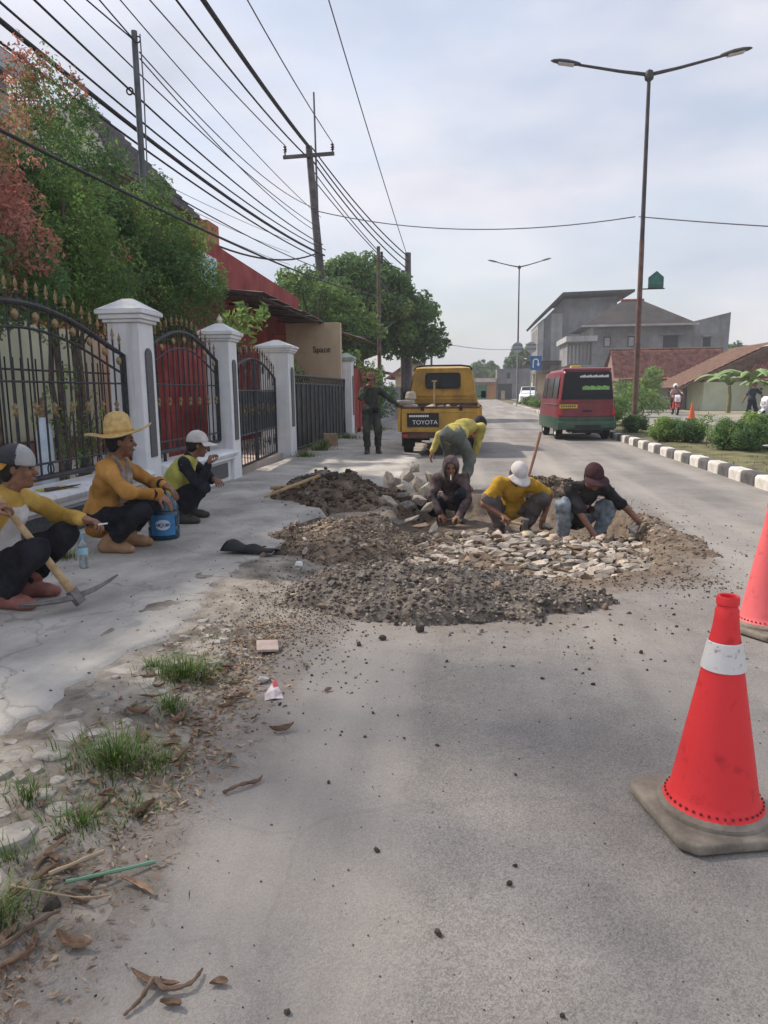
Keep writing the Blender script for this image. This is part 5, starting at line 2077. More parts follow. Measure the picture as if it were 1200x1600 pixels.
mb.span(-0.755, 0.755, -0.1, 0.02, 0.30, 0.5)
bp = mb.build('rear_bumper', M_VGRN, V_, bevel=0.03, seg=3, smooth=True)
mb = MB()
mb.span(-0.3, 0.35, -0.13, -0.101, 0.33, 0.4)
mb.build('bumper_slot', M_BLK, bp)
# rear hatch glass, slightly proud of the tailgate
mb = MB()
pr = [(-0.665, 1.06), (0.665, 1.06), (0.585, 1.72), (0.52, 1.76), (-0.52, 1.76), (-0.585, 1.72)]
mb.prism(pr, 'y', -0.022, 0.03)
rg = mb.build('rear_window', M_GLASSD, V_)
# letter-like white strip along the top and green line below it
for k in range(15):
    mb = MB()
    hh = 0.042 + 0.012 * ((k * 7) % 3)
    mb.span(-0.20 + k * 0.049, -0.158 + k * 0.049 + 0.004 * (k % 2), -0.027, -0.0225, 1.615, 1.615 + hh)
    mb.build('white_letter', M_DECW, rg)
for k in range(13):
    mb = MB()
    hh = 0.085 + 0.012 * ((k * 5) % 3)
    mb.span(-0.13 + k * 0.053, -0.08 + k * 0.053 + 0.003 * (k % 3), -0.027, -0.0225, 1.3, 1.3 + hh)
    mb.build('green_letter', M_GTXT, rg)
mb = MB()
mb.tube([(0.1, -0.035, 1.075), (-0.32, -0.036, 1.12)], 0.009, 5)
mb.build('wiper', M_BLK, V_)
mb = MB()
mb.span(-0.1, 0.12, -0.035, -0.008, 0.74, 0.775)
mb.build('hatch_handle', M_BLK, V_, bevel=0.006)
for s in (-1, 1):
    mb = MB()
    mb.span(s * 0.705 - 0.004, s * 0.705 + 0.004, -0.012, 0.004, 0.62, 1.04)
    mb.build('hatch_seam', M_BLK, V_)
mb = MB()
mb.span(-0.7, 0.7, -0.012, 0.004, 0.616, 0.626)
mb.build('hatch_seam', M_BLK, V_)
mb = MB()
mb.span(-0.70, 0.70, -0.018, 0.02, 0.985, 1.02)
mb.build('hatch_crease', M_VRED, V_, bevel=0.008)
mb = MB()
mb.span(-0.70, -0.24, -0.032, -0.008, 0.83, 0.93)
pl = mb.build('number_plate', M_PLATE, V_, bevel=0.004, seg=1)
for k in range(7):
    mb = MB()
    mb.span(-0.66 + k * 0.056, -0.63 + k * 0.056, -0.036, -0.033, 0.862, 0.905)
    mb.build('plate_mark', M_BLK, pl)
for s in (-1, 1):
    mb = MB()
    mb.span(s * 0.675 - 0.045, s * 0.675 + 0.045, -0.03, 0.02, 0.64, 0.83)
    mb.build('tail_lamp', M_LAMPR, V_, bevel=0.01)
    for (y0, y1) in ((0.3, 1.0), (1.1, 2.0), (2.1, 2.75)):
        mb = MB()
        mb.add([(s * 0.722, y0, 1.1), (s * 0.722, y1, 1.1), (s * 0.656, y1 - (0.12 if y0 > 2 else 0), 1.64), (s * 0.656, y0, 1.64)], [(0, 1, 2, 3)])
        mb.build('side_window', M_GLASSD, V_, fixn=False)
    mb = MB()
    mb.box((s * 0.83, 2.85, 1.12), (0.14, 0.06, 0.2))
    mb.tube([(s * 0.7, 2.9, 1.1), (s * 0.82, 2.86, 1.12)], 0.012, 6)
    mb.build('mirror', M_CHROME, V_, bevel=0.01)
mb = MB()
mb.span(-0.742, -0.738, 0.2, 2.3, 0.92, 0.95)
mb.build('door_rail', M_CHROME, V_)
mb = MB()
mb.prism([(0.0, 1.79), (0.02, 1.85), (0.2, 1.87), (0.25, 1.8)], 'x', -0.6, 0.6)
mb.build('roof_spoiler', M_VRED, V_, bevel=0.01)
mb = MB()
mb.box((0.0, 1.6, 1.9), (0.34, 0.2, 0.14), taper=0.8)
mb.build('roof_sign', M_PLATE, V_, bevel=0.02)
for x in (-0.62, 0.62):
    for y in (0.6, 2.6):
        wheel(V_, x, y, 0.27, 0.17)
mb = MB()
mb.tube([(-0.4, -0.03, 0.2), (-0.4, 0.5, 0.22)], 0.03, 8)
mb.build('exhaust', M_CHROME, V_)
mb = MB()
mb.span(-0.4, 0.4, 0.05, 0.4, 0.18, 0.28)
mb.build('underbody', M_BLK, V_)

# ---- white car coming round the end of the median
add_streaks(M_VRED, (0.14, 0.06, 0.06), 0.5, 3, 1.2, 0.46, 0.7)
add_streaks(M_VGRN, (0.12, 0.11, 0.09), 0.6, 3, 1.2, 0.44, 0.7)
M_CARW = mat('car_white', (0.72, 0.74, 0.76), 0.3, 0.04, spec=0.5)
t = thing('white_car', 'white car coming towards the camera beyond the median end', 'car', (5.5, 74, 0), R_(176))
loft([(0, 0.72, 0.74, 0.3, 0.85), (0.3, 0.82, 0.83, 0.25, 1.0), (1.2, 0.86, 0.85, 0.25, 1.02), (3.4, 0.86, 0.85, 0.25, 1.0), (4.0, 0.84, 0.82, 0.25, 0.9), (4.35, 0.74, 0.72, 0.3, 0.75)], 4, 0.12).build('body', M_CARW, t, smooth=True)
loft([(0.25, 0.76, 0.62, 1.0, 1.4), (0.8, 0.8, 0.66, 1.0, 1.66), (2.2, 0.8, 0.66, 1.0, 1.66), (3.3, 0.78, 0.68, 0.98, 1.06)], 4, 0.1).build('cabin', M_CARW, t, smooth=True)
mb = MB()
mb.add([(-0.68, 3.2, 1.09), (0.68, 3.2, 1.09), (0.58, 2.32, 1.63), (-0.58, 2.32, 1.63)], [(0, 1, 2, 3)])
mb.build('windscreen', M_GLASSD, t, fixn=False)
mb = MB()
mb.span(-0.5, 0.5, 4.33, 4.37, 0.42, 0.66)
mb.build('grille', M_BLK, t)
for s in (-1, 1):
    mb = MB()
    mb.span(s * 0.6 - 0.14, s * 0.6 + 0.14, 4.2, 4.36, 0.66, 0.78)
    mb.build('headlight', M_LENS, t)
for x in (-0.76, 0.76):
    for y in (0.8, 3.5):
        wheel(t, x, y, 0.3, 0.19)

# ---- scooter with two riders (riders are built with the people)
M_SCR = mat('scooter_red', (0.4, 0.045, 0.035), 0.35, 0.1, spec=0.5)


def scooter(loc, rz, label, shell):
    t = thing('motor_scooter', label, 'scooter', loc, rz, 'scooters on the far side')
    for y in (0, 1.22):
        wheel(t, 0, y, 0.27, 0.09)
    mb = MB()
    mb.prism([(-0.1, 0.62), (0.75, 0.68), (0.8, 0.4), (0.62, 0.28), (0.0, 0.3), (-0.2, 0.5)], 'x', -0.14, 0.14)
    mb.build('rear_body', shell, t, bevel=0.04)
    mb = MB()
    mb.box((0, 0.3, 0.73), (0.26, 0.75, 0.1))
    mb.build('saddle', M_BLK, t, bevel=0.03)
    mb = MB()
    mb.prism([(0.95, 0.3), (1.08, 0.3), (1.15, 0.95), (1.02, 0.98)], 'x', -0.17, 0.17)
    mb.build('leg_shield', shell, t, bevel=0.03)
    mb = MB()
    mb.prism([(1.03, 0.7), (1.25, 0.65), (1.2, 0.9), (1.08, 1.02)], 'x', -0.13, 0.13)
    mb.build('front_cowl', M_CARW, t, bevel=0.03)
    mb = MB()
    mb.span(-0.07, 0.07, 1.2, 1.26, 0.72, 0.84)
    mb.build('headlight', M_LENS, t, bevel=0.01)
    mb = MB()
    mb.tube([(-0.34, 0.98, 1.05), (-0.1, 1.05, 1.03), (0.1, 1.05, 1.03), (0.34, 0.98, 1.05)], 0.017, 6)
    mb.build('handlebar', M_BLK, t)
    for s in (-1, 1):
        mb = MB()
        mb.tube([(s * 0.26, 1.0, 1.05), (s * 0.33, 0.98, 1.22)], 0.008, 5)
        mb.box((s * 0.34, 0.98, 1.26), (0.12, 0.02, 0.08))
        mb.build('mirror', M_BLK, t)
        mb = MB()
        mb.tube([(s * 0.07, 1.05, 0.75), (s * 0.07, 1.22, 0.27)], 0.02, 6)
        mb.build('fork', M_CHROME, t)
    mb = MB()
    mb.prism([(0.98, 0.42), (1.22, 0.58), (1.47, 0.42), (1.44, 0.4), (1.22, 0.53), (1.0, 0.4)], 'x', -0.06, 0.06)
    mb.build('mudguard', shell, t)
    mb = MB()
    mb.span(-0.12, 0.12, 0.6, 1.0, 0.27, 0.31)
    mb.build('footboard', M_BLK, t)
    return t


scooter((10.25, 39.6, 0), R_(176), 'red scooter carrying two riders towards the camera by the white wall', M_SCR)
scooter((11.2, 28.0, 0), R_(120), 'white scooter standing at the edge of the picture', M_CARW)

# ------------------------------------------------------------------ the dig: mounds, laid stones, rocks, tools
wr = random.Random(23)
rocks_w = [rock_mesh('stone', M_STONE_W, 600 + k, 15, 0.72) for k in range(7)]
rocks_b = [rock_mesh('stone', M_STONE_B, 620 + k, 14, 0.72) for k in range(6)]
rocks_d = [rock_mesh('stone', M_STONE_D, 640 + k, 14, 0.7) for k in range(6)]


def pebble_mass(name, pts, sizes, m, parent, seed, col=None):
    """many small angular pebbles joined into one mesh"""
    g2 = np.random.default_rng(seed)
    temps = []
    for k in range(5):
        me = rock_mesh('tmp', None, 700 + k, 9, 0.75) if False else None
        bm = bmesh.new()
        r = random.Random(700 + k)
        for _ in range(9):
            d = Vector((r.gauss(0, 1), r.gauss(0, 1), r.gauss(0, 1))).normalized() * 0.5
            bm.verts.new((d.x, d.y * 0.85, d.z * 0.7))
        bmesh.ops.convex_hull(bm, input=bm.verts)
        bmesh.ops.triangulate(bm, faces=bm.faces)
        bm.verts.index_update()
        V = np.array([v.co[:] for v in bm.verts])
        F = np.array([[v.index for v in f.verts] for f in bm.faces])
        bm.free()
        temps.append((V, F))
    VV, FF, CC, off = [], [], [], 0
    for p, s in zip(pts, sizes):
        V, F = temps[int(g2.integers(5))]
        a = g2.uniform(0, 2 * PI)
        b = g2.uniform(-0.5, 0.5)
        Rz = np.array([[math.cos(a), -math.sin(a), 0], [math.sin(a), math.cos(a), 0], [0, 0, 1]])
        Rx = np.array([[1, 0, 0], [0, math.cos(b), -math.sin(b)], [0, math.sin(b), math.cos(b)]])
        VV.append((V * s * g2.uniform(0.7, 1.3, 3)) @ (Rz @ Rx).T + np.array(p))
        FF.append(F + off)
        off += len(V)
        c = 0.5 + 1.5 * g2.random() ** 1.8
        CC.append(np.tile(np.array([c, c * g2.uniform(0.9, 1.0), c * g2.uniform(0.8, 1.0)]), (len(F), 1)))
    return mesh_np(name, np.concatenate(VV), np.concatenate(FF), m, parent, smooth=False, col=np.concatenate(CC))


M_PEB = mat('pebble', (0.175, 0.145, 0.115), 0.9, 0.3, 10, attr='tint', c2=(0.25, 0.215, 0.18))
M_PEBD = mat('dark_clod', (0.085, 0.066, 0.052), 0.95, 0.3, 10, attr='tint', c2=(0.135, 0.108, 0.085))
M_SOILG = mat('gravel_soil', (0.105, 0.09, 0.076), 0.95, 0.4, 9, 0.9, 50, c2=(0.23, 0.2, 0.17), world_space=True, bdist=0.02)
M_PEBG = mat('grey_pebble', (0.12, 0.11, 0.1), 0.9, 0.3, 10, attr='tint', c2=(0.22, 0.2, 0.178))


def base_z(x, y):
    z = float(road_z(np.array(x), np.array(y)))
    if x < float(apron_edge(np.array(y))):
        z = max(z, pav_z(x, y))
    return z


def mound(name, label, cx, cy, rx, ry, h, seed, m, npeb, nst, pool, msmall, psize, ang=0.0, lumps=1.0):
    n = 54
    xs = np.linspace(-1.12, 1.12, n)
    U, W = np.meshgrid(xs, xs)
    rr = np.sqrt(U ** 2 + W ** 2) + (fbm(U * 1.9 + seed, W * 1.9, seed) - 0.42) * 0.85 + (fbm(U * 7 + seed, W * 7, seed + 5) - 0.5) * 0.22
    shape = np.clip(1 - rr, 0, 1) ** 0.85
    bumps = (fbm(U * 4 + seed, W * 4, seed + 1) - 0.4) * 0.5 * lumps
    fine = (fbm(U * 16, W * 16, seed + 2) - 0.5) * 0.35 * lumps
    Zr = np.where(shape > 0, shape * (1 + bumps) + fine * np.clip(shape * 3, 0, 1) * 0.35, 0)
    ca, sa = math.cos(ang), math.sin(ang)
    X = cx + (U * rx) * ca - (W * ry) * sa
    Y = cy + (U * rx) * sa + (W * ry) * ca
    Zb = road_z(X, Y)
    ap = apron_edge(Y)
    Zb = np.where(X < ap, np.maximum(Zb, 0.03), Zb)
    Z = Zb - 0.03 + Zr * h + 0.03 * np.clip(shape * 6, 0, 1)
    V = np.stack([X.ravel() - cx, Y.ravel() - cy, Z.ravel()], 1)
    i = (np.arange(n - 1)[:, None] * n + np.arange(n - 1)[None, :]).ravel()
    t = thing(name, label, 'mound', (cx, cy, 0))
    mesh_np('heap', V, np.stack([i, i + 1, i + n + 1, i + n], 1), m, t)
    g2 = np.random.default_rng(seed)

    def pick(k, lim):
        out = []
        while len(out) < k:
            a, b = g2.integers(n, size=2)
            if shape[a, b] > lim or (shape[a, b] > 0.0 and g2.random() < 0.25) or (rr[a, b] < 1.35 and g2.random() < 0.03):
                out.append((X[a, b] - cx + g2.normal() * 0.01, Y[a, b] - cy + g2.normal() * 0.01, Z[a, b] + (0.03 if shape[a, b] <= 0 else 0.0)))
        return out
    pts = pick(npeb, 0.02)
    po = pebble_mass('pebbles', pts, psize[0] * 0.7 + (psize[1] * 1.25 - psize[0] * 0.7) * g2.random(npeb) ** 2.2, msmall, t, seed)
    stuff(po)
    for k, p in enumerate(pick(nst, 0.06)):
        s = float(g2.uniform(0.04, 0.085))
        me = pool[int(g2.integers(len(pool)))]
        share('stone', me, t, (p[0], p[1], p[2] + s * 0.12), tuple(g2.uniform(0, 6, 3)), (s, s * 0.9, s * 0.85))
    return t


mound('gravel_mound', 'wide grey brown gravel mound nearest the camera in front of the laid stones', -0.26, 4.6, 1.12, 0.68, 0.2, 41, M_SOILG, 8500, 60,
      rocks_w[:3] + rocks_b + rocks_d, M_PEBG, (0.009, 0.036), -0.06)
mound('rubble_mound', 'brown rubble mound between the pavement and the laid stones', -1.08, 6.4, 0.7, 1.15, 0.21, 42, M_SOIL, 5600, 70,
      rocks_b + rocks_w[:4] + rocks_d[:2], M_PEB, (0.01, 0.042), 0.1)
mound('soil_mound', 'dark lumpy soil mound with a pickaxe lying on it', -1.6, 8.75, 0.98, 0.72, 0.34, 43, M_SOIL, 1900, 40, rocks_d + rocks_b[:2], M_PEBD, (0.02, 0.075), -0.12, 1.3)
mound('soil_bank', 'dark soil bank behind the man in the yellow polo shirt', 1.0, 9.35, 0.7, 0.34, 0.26, 44, M_SOIL, 800, 16, rocks_d + rocks_b, M_PEBD, (0.02, 0.07), -0.1, 1.3)
mound('soil_bank', 'low brown soil spill on the road beside the man in the maroon cap', 1.72, 6.9, 0.28, 1.25, 0.05, 45, M_SOIL, 900, 12, rocks_b + rocks_w[:2], M_PEB, (0.01, 0.04), 0.15, 1.0)

# bed of laid stones, every stone its own piece
bed = sheet('stone_bed', axis_pts([(-0.95, 1.65, 0.05)]), axis_pts([(5.1, 7.35, 0.05)]),
            lambda x, y: -0.085 - 0.16 * sstep(6.85, 7.3, y) + (fbm(x * 8, y * 8, 51) - 0.5) * 0.03 - 0.12 * (1 - sstep(5.15, 5.4, y)) - 0.1 * (1 - sstep(-0.92, -0.7, x)) - 0.1 * sstep(1.4, 1.6, x), M_SOIL)
struct(bed)
cnt = 0
small_p, small_s = [], []
for j in range(24):
    y = 5.28 + j * 0.077
    x = -0.74 + wr.uniform(-0.06, 0.06)
    xe = 1.44 - 0.25 * max(0, (7 - j) / 7) + wr.uniform(-.08, .05)
    while x < xe:
        wdt = wr.choice([0.07, 0.09, 0.11, 0.13, 0.155, 0.185]) * wr.uniform(0.85, 1.15)
        dd, q = pit_depth(np.array(x), np.array(y))
        if float(q) < 0.99 and wr.random() > 0.05:
            zt = -0.068 + 0.02 * math.sin(x * 3 + y * 2) + wr.uniform(-0.012, 0.016) - 0.10 * float(sstep(6.9, 7.2, np.array(y)))
            if cnt < 296 and (wdt > 0.082 or j < 4):
                pool = rocks_w if wr.random() < 0.66 else (rocks_b if wr.random() < 0.6 else rocks_d)
                share('stone', wr.choice(pool), bed, (x + wdt / 2, y + wr.uniform(-.02, .02), zt), (wr.uniform(-.3, .3), wr.uniform(-.3, .3), wr.uniform(-.5, .5)),
                      (wdt * 1.15, wr.uniform(0.08, 0.125), wr.uniform(0.06, 0.1)))
                cnt += 1
            else:
                small_p.append((x + wdt / 2, y, zt))
                small_s.append(wdt * 0.95)
        x += wdt * 0.95
M_PEBL = mat('small_pale_stone', (0.27, 0.23, 0.185), 0.88, 0.3, 10, attr='tint', c2=(0.36, 0.31, 0.26))
stuff(pebble_mass('small_stones', small_p, small_s, M_PEBL, bed, 62))
g2 = np.random.default_rng(61)
pts = [(float(a), float(b), -0.068 + float(c)) for a, b, c in zip(g2.uniform(-0.75, 1.45, 900), g2.uniform(5.3, 7.1, 900), g2.uniform(-.01, .03, 900))]
stuff(pebble_mass('bedding_gravel', pts, g2.uniform(0.012, 0.04, 900), M_PEB, bed, 61))

# rocks waiting to be laid
GR = 'rocks heaped behind the hooded worker'
heap = [(-1.15, 9.2, 0.07, .26), (-0.85, 9.05, .07, .28), (-0.55, 9.1, .07, .26), (-1.0, 9.5, .09, .28), (-0.66, 9.5, .09, .3), (-0.8, 9.3, .23, .28), (-0.52, 9.3, .2, .25),
        (-1.05, 9.35, .2, .22), (-0.72, 9.4, .34, .22), (-0.38, 8.95, .05, .2)]
big = [rock_mesh('rock', M_STONE_W, 660 + k, 18, 0.75) for k in range(6)]
for k, (x, y, z, s) in enumerate(heap):
    o = share('rock', big[k % 6], None, (x, y, z), (k * 1.3, k * 0.7, k * 2.1), (s, s * 0.85, s * 0.8))
    tag(o, 'pale angular rock in the heap just behind the hooded worker' if k != 8 else 'topmost pale rock of the heap behind the hooded worker', 'rock', GR)
near = [(-0.95, 8.35, .05, .26), (-0.72, 8.25, .04, .24), (-0.6, 8.55, .04, .26), (-0.82, 8.6, .06, .28), (-0.48, 8.15, .02, .2)]
for k, (x, y, z, s) in enumerate(near):
    o = share('rock', [big[1], rocks_d[0], big[3], rocks_d[2], big[4]][k], None, (x, y, z), (0.2 * k, 0.3, k), (s, s * 0.9, s * 0.7))
    tag(o, ['pale rock at the front of the heap nearest the dark mound', 'dark smooth rock in front of the rock heap', 'pale flat rock beside the hooded worker',
            'dark rock between the pale ones in front of the heap', 'small pale rock by the hooded worker elbow'][k], 'rock', 'rocks in front of the heap')
slabs = [(-0.95, 7.35, 0.02, .26), (-0.72, 7.2, 0.0, .28), (-0.5, 7.3, -0.03, .24), (-0.62, 7.55, -0.02, .22), (-0.36, 7.15, -0.04, .22)]
for k, (x, y, z, s) in enumerate(slabs):
    o = share('flat_rock', [rocks_d[1], rocks_d[3], rocks_b[1], big[2], rocks_d[4]][k], None, (x, y, z), (0.1, 0.15 * k, k * 1.1), (s, s * 0.8, s * 0.4))
    tag(o, ['grey flat rock by the rubble mound', 'dark grey flat rock in front of the hooded worker', 'orange brown flat rock beside the laid stones',
            'pale flat rock left of the hooded worker feet', 'small dark flat rock at the corner of the laid stones'][k], 'rock', 'flat rocks at the edge of the laid stones')
edge = [(0.15, 7.75, -0.17, .2), (0.82, 7.9, -0.14, .22), (0.72, 7.5, -0.16, .2), (1.62, 7.35, -0.06, .26), (1.72, 6.9, -0.02, .2), (1.5, 5.6, -0.02, .15)]
for k, (x, y, z, s) in enumerate(edge):
    o = share('rock', big[(k + 2) % 6], None, (x, y, z), (0.2, 0.1 * k, k * 1.7), (s, s * 0.7, s * 0.5))
    tag(o, ['flat pale rock between the hooded worker and the yellow polo man', 'pale rock behind the jeans knee', 'pale rock between the two crouching men',
            'long pale rock by the reaching hand', 'pale rock past the reaching hand', 'single tan rock at the near corner of the laid stones'][k], 'rock', 'rocks lying round the dig')

# clods and crumbs on the road
clod_me = [rock_mesh('clod', mat('clod_soil', (0.07, 0.058, 0.05), 0.95, 0.3, 30, 0.5, 120, c2=(0.12, 0.1, 0.085)), 680 + k, 18, 0.8) for k in range(3)]
CL = [(-0.46, 3.72, 0.05, 'dark clod just in front of the gravel mound'), (-0.27, 3.87, 0.065, 'largest dark clod right under the gravel mound'), (-0.26, 1.91, 0.022, 'small dark clod in the middle of the near road'), (-0.07, 1.6, 0.026, 'round dark clod low in the picture left of the cone'), (0.11, 1.8, 0.022, 'dark crumb left of the near cone'), (0.13, 1.88, 0.018, 'dark crumb just behind another left of the near cone'), (-0.38, 1.34, 0.02, 'dark crumb at the very bottom of the picture'), (0.2, 1.39, 0.016, 'small black crumb at the bottom below the cone'), (-0.47, 2.27, 0.018, 'dark crumb right of the knotted twig'), (-0.57, 3.61, 0.035, 'dark clod at the verge side of the gravel mound'), (-0.41, 3.97, 0.04, 'dark clod half under the gravel mound'), (0.16, 2.38, 0.018, 'lone dark crumb level with the near cone'), (0.85, 3.64, 0.03, 'dark crumb between the two big cones'), (0.76, 3.83, 0.026, 'smaller crumb between the two big cones'), (-1.31, 3.6, 0.04, 'dark lump in the verge gravel by the tile'), (-1.06, 1.59, 0.075, 'dark round lump among the dry leaves at the verge')]
for k, (x, y, s, lab) in enumerate(CL):
    o = share('dirt_clod', clod_me[k % 3], None, (x, y, base_z(x, y) + s * 0.25), (k, k * 2, k * 3), (s, s * 0.9, s * 0.8))
    tag(o, lab, 'clod', 'dark clods strewn on the road')
g2 = np.random.default_rng(77)
pts, sz = [], []
while len(pts) < 2300:
    k = g2.random()
    if k < 0.35:
        x, y = g2.uniform(-1.6, 1.2), 1.2 + 3.4 * g2.random() ** 1.2
        s = g2.uniform(0.003, 0.009)
    elif k < 0.7:
        x, y = -1.05 + g2.normal() * 0.35, g2.uniform(2.6, 6.0)
        s = g2.uniform(0.005, 0.016)
    else:
        a = g2.uniform(0, 2 * PI)
        rr = 1.0 + abs(g2.normal()) * 0.25
        x, y = 0.42 + 1.5 * rr * math.cos(a), 6.6 + 2.4 * rr * math.sin(a)
        s = g2.uniform(0.006, 0.024)
    z = max(base_z(x, y), float(verge_z(np.array(x), np.array(y))) if (-1.95 < x < -0.6 and y < 7.2) else -1)
    pts.append((x, y, z + s * 0.2))
    sz.append(s * (1.0 if y > 2 else 0.8))
for _ in range(1300):
    x, y = 1.48 + g2.normal() * 0.2, g2.uniform(4.9, 9.2)
    s = 0.007 + 0.02 * g2.random() ** 2
    pts.append((x, y, base_z(x, y) + s * 0.15))
    sz.append(s)
for _ in range(900):
    x, y = g2.uniform(-3.3, -1.7), 2.0 + 9 * g2.random() ** 1.1
    s = 0.003 + 0.012 * g2.random() ** 4
    pts.append((x, y, pav_z(x, y) + s * 0.1))
    sz.append(s)
for _ in range(900):
    x, y = g2.uniform(-0.6, 1.7), 5.05 + g2.normal() * 0.16
    s = 0.006 + 0.018 * g2.random() ** 2
    pts.append((x, y, base_z(x, y) + s * 0.15))
    sz.append(s)
stuff(tag(pebble_mass('loose_gravel', pts, sz, M_PEBD, None, 78), 'loose dark gravel scattered over road and verge', 'gravel'))
pts, sz = [], []
while len(pts) < 3800:
    x, y = -1.02 + g2.normal() * 0.22, 4.3 + g2.normal() * 0.5
    if y < 5.6:
        z = max(base_z(x, y), float(verge_z(np.array(x), np.array(y))))
        s = 0.004 + 0.014 * g2.random() ** 2
        pts.append((x, y, z + s * 0.2))
        sz.append(s)
stuff(tag(pebble_mass('grey_gravel', pts, sz, M_PEBG, None, 79), 'grey crushed gravel spread on the verge by the black flap', 'gravel'))


# ---- tools
M_STEELT = mat('tool_steel', (0.15, 0.14, 0.14), 0.5, 0.3, 12, 0.2, 50, metal=0.6, c2=(0.25, 0.23, 0.22))


def pickaxe(label, a, b, headdir, r=0.021, hl=0.27, m=None):
    """handle from a (free end) to b (head)"""
    t = thing('pickaxe', label, 'pickaxe', b, group='pickaxes')
    a, b = Vector(a), Vector(b)
    mb = MB()
    mb.tube([a - b, (a - b) * 0.5, Vector((0, 0, 0))], [r * 0.85, r, r * 1.25], 10)
    mb.build('handle', m or M_WOOD, t, smooth=True)
    d = (b - a).normalized()
    h = Vector(headdir).normalized()
    mb = MB()
    mb.tube([-d * 0.045, d * 0.05], [0.038, 0.036], 8)
    mb.build('eye', M_STEELT, t, smooth=True)
    for s, w2 in ((1, 0.03), (-1, 0.012)):
        mb = MB()
        pts2 = [h * s * hl * q - d * 0.05 * q * q for q in (0, .35, .7, 1.0)]
        side = d.cross(h).normalized()
        vs, fs = [], []
        for q, p in enumerate(pts2):
            wd = 0.02 + (w2 - 0.012) * q / 3
            th = 0.02 * (1 - 0.75 * q / 3)
            vs += [p + side * wd + d * th, p - side * wd + d * th, p - side * wd - d * th, p + side * wd - d * th]
        for q in range(3):
            for k in range(4):
                fs.append((q * 4 + k, q * 4 + (k + 1) % 4, q * 4 + 4 + (k + 1) % 4, q * 4 + 4 + k))
        fs += [(0, 1, 2, 3), (15, 14, 13, 12)]
        mb.add(vs, fs)
        mb.build('blade' if s > 0 else 'point', M_STEELT, t, bevel=0.003, seg=1)
    return t


pickaxe('pickaxe lying with pale handle on the dark soil mound', (-2.42, 8.35, 0.1), (-1.75, 8.62, 0.335), (0.75, -0.3, 0.1))
mb = MB()
mb.tube([(-2.5, 9.0, 0.12), (-2.05, 8.55, 0.2)], 0.024, 8)
tag(mb.build('wooden_stake', M_WOOD, None, smooth=True), 'short wooden stake crossing under the pickaxe handle on the soil mound', 'stake')
mb = MB()
mb.tube([(0.62, 9.1, -0.05), (0.79, 9.35, 0.5), (0.87, 9.5, 0.78)], 0.018, 8)
tag(mb.build('tool_pole', mat('reddish_wood', (0.25, 0.12, 0.08), 0.7, 0.2, 9), None, smooth=True), 'thin reddish tool pole leaning behind the white capped yellow polo man', 'tool handle')

# black rubber flap
t = thing('rubber_flap', 'crumpled black rubber sheet lying on the pavement edge', 'rubber sheet', (-1.74, 5.62, 0.045), -0.25)
xs = np.linspace(-0.22, 0.22, 14)
V, F = [], []
for q, x in enumerate(xs):
    for k in range(6):
        v = k / 5 - 0.5
        V.append((x + 0.03 * v, v * (0.2 - 0.12 * (q / 13)), 0.012 + 0.085 * math.cos(v * PI) * (1 - 0.75 * (q / 13)) * (0.75 + 0.25 * math.sin(q * 1.1))))
for q in range(13):
    for k in range(5):
        F.append((q * 6 + k, q * 6 + k + 1, q * 6 + 7 + k, q * 6 + 6 + k))
o = mesh_np('sheet', np.array(V), np.array(F), mat('black_rubber', (0.018, 0.018, 0.02), 0.6, 0.3, 12), t)
mod = o.modifiers.new('thick', 'SOLIDIFY')
mod.thickness = 0.008

# ---- traffic cones
M_CONE = mat('cone_plastic', (0.42, 0.02, 0.025), 0.55, 0.3, 13, 0.1, 60, c2=(0.8, 0.045, 0.05), spec=0.3, lo=0.24, hi=0.46, detail=9)
M_CONEF = mat('cone_faded', (0.42, 0.1, 0.1), 0.6, 0.3, 13, 0.1, 60, c2=(0.74, 0.14, 0.15), spec=0.3, lo=0.26, hi=0.46, detail=9)
M_CBASE = mat('cone_base_dirt', (0.22, 0.19, 0.155), 0.9, 0.3, 9, 0.3, 60, c2=(0.31, 0.275, 0.225))
M_BAND = mat('reflective_band', (0.3, 0.24, 0.22), 0.5, 0.22, 42, 0.2, 30, c2=(0.7, 0.69, 0.68), lo=0.3, hi=0.42, detail=9)


M_STUD = mat('stud_dirt', (0.2, 0.04, 0.04), 0.7, 0.3, 30)


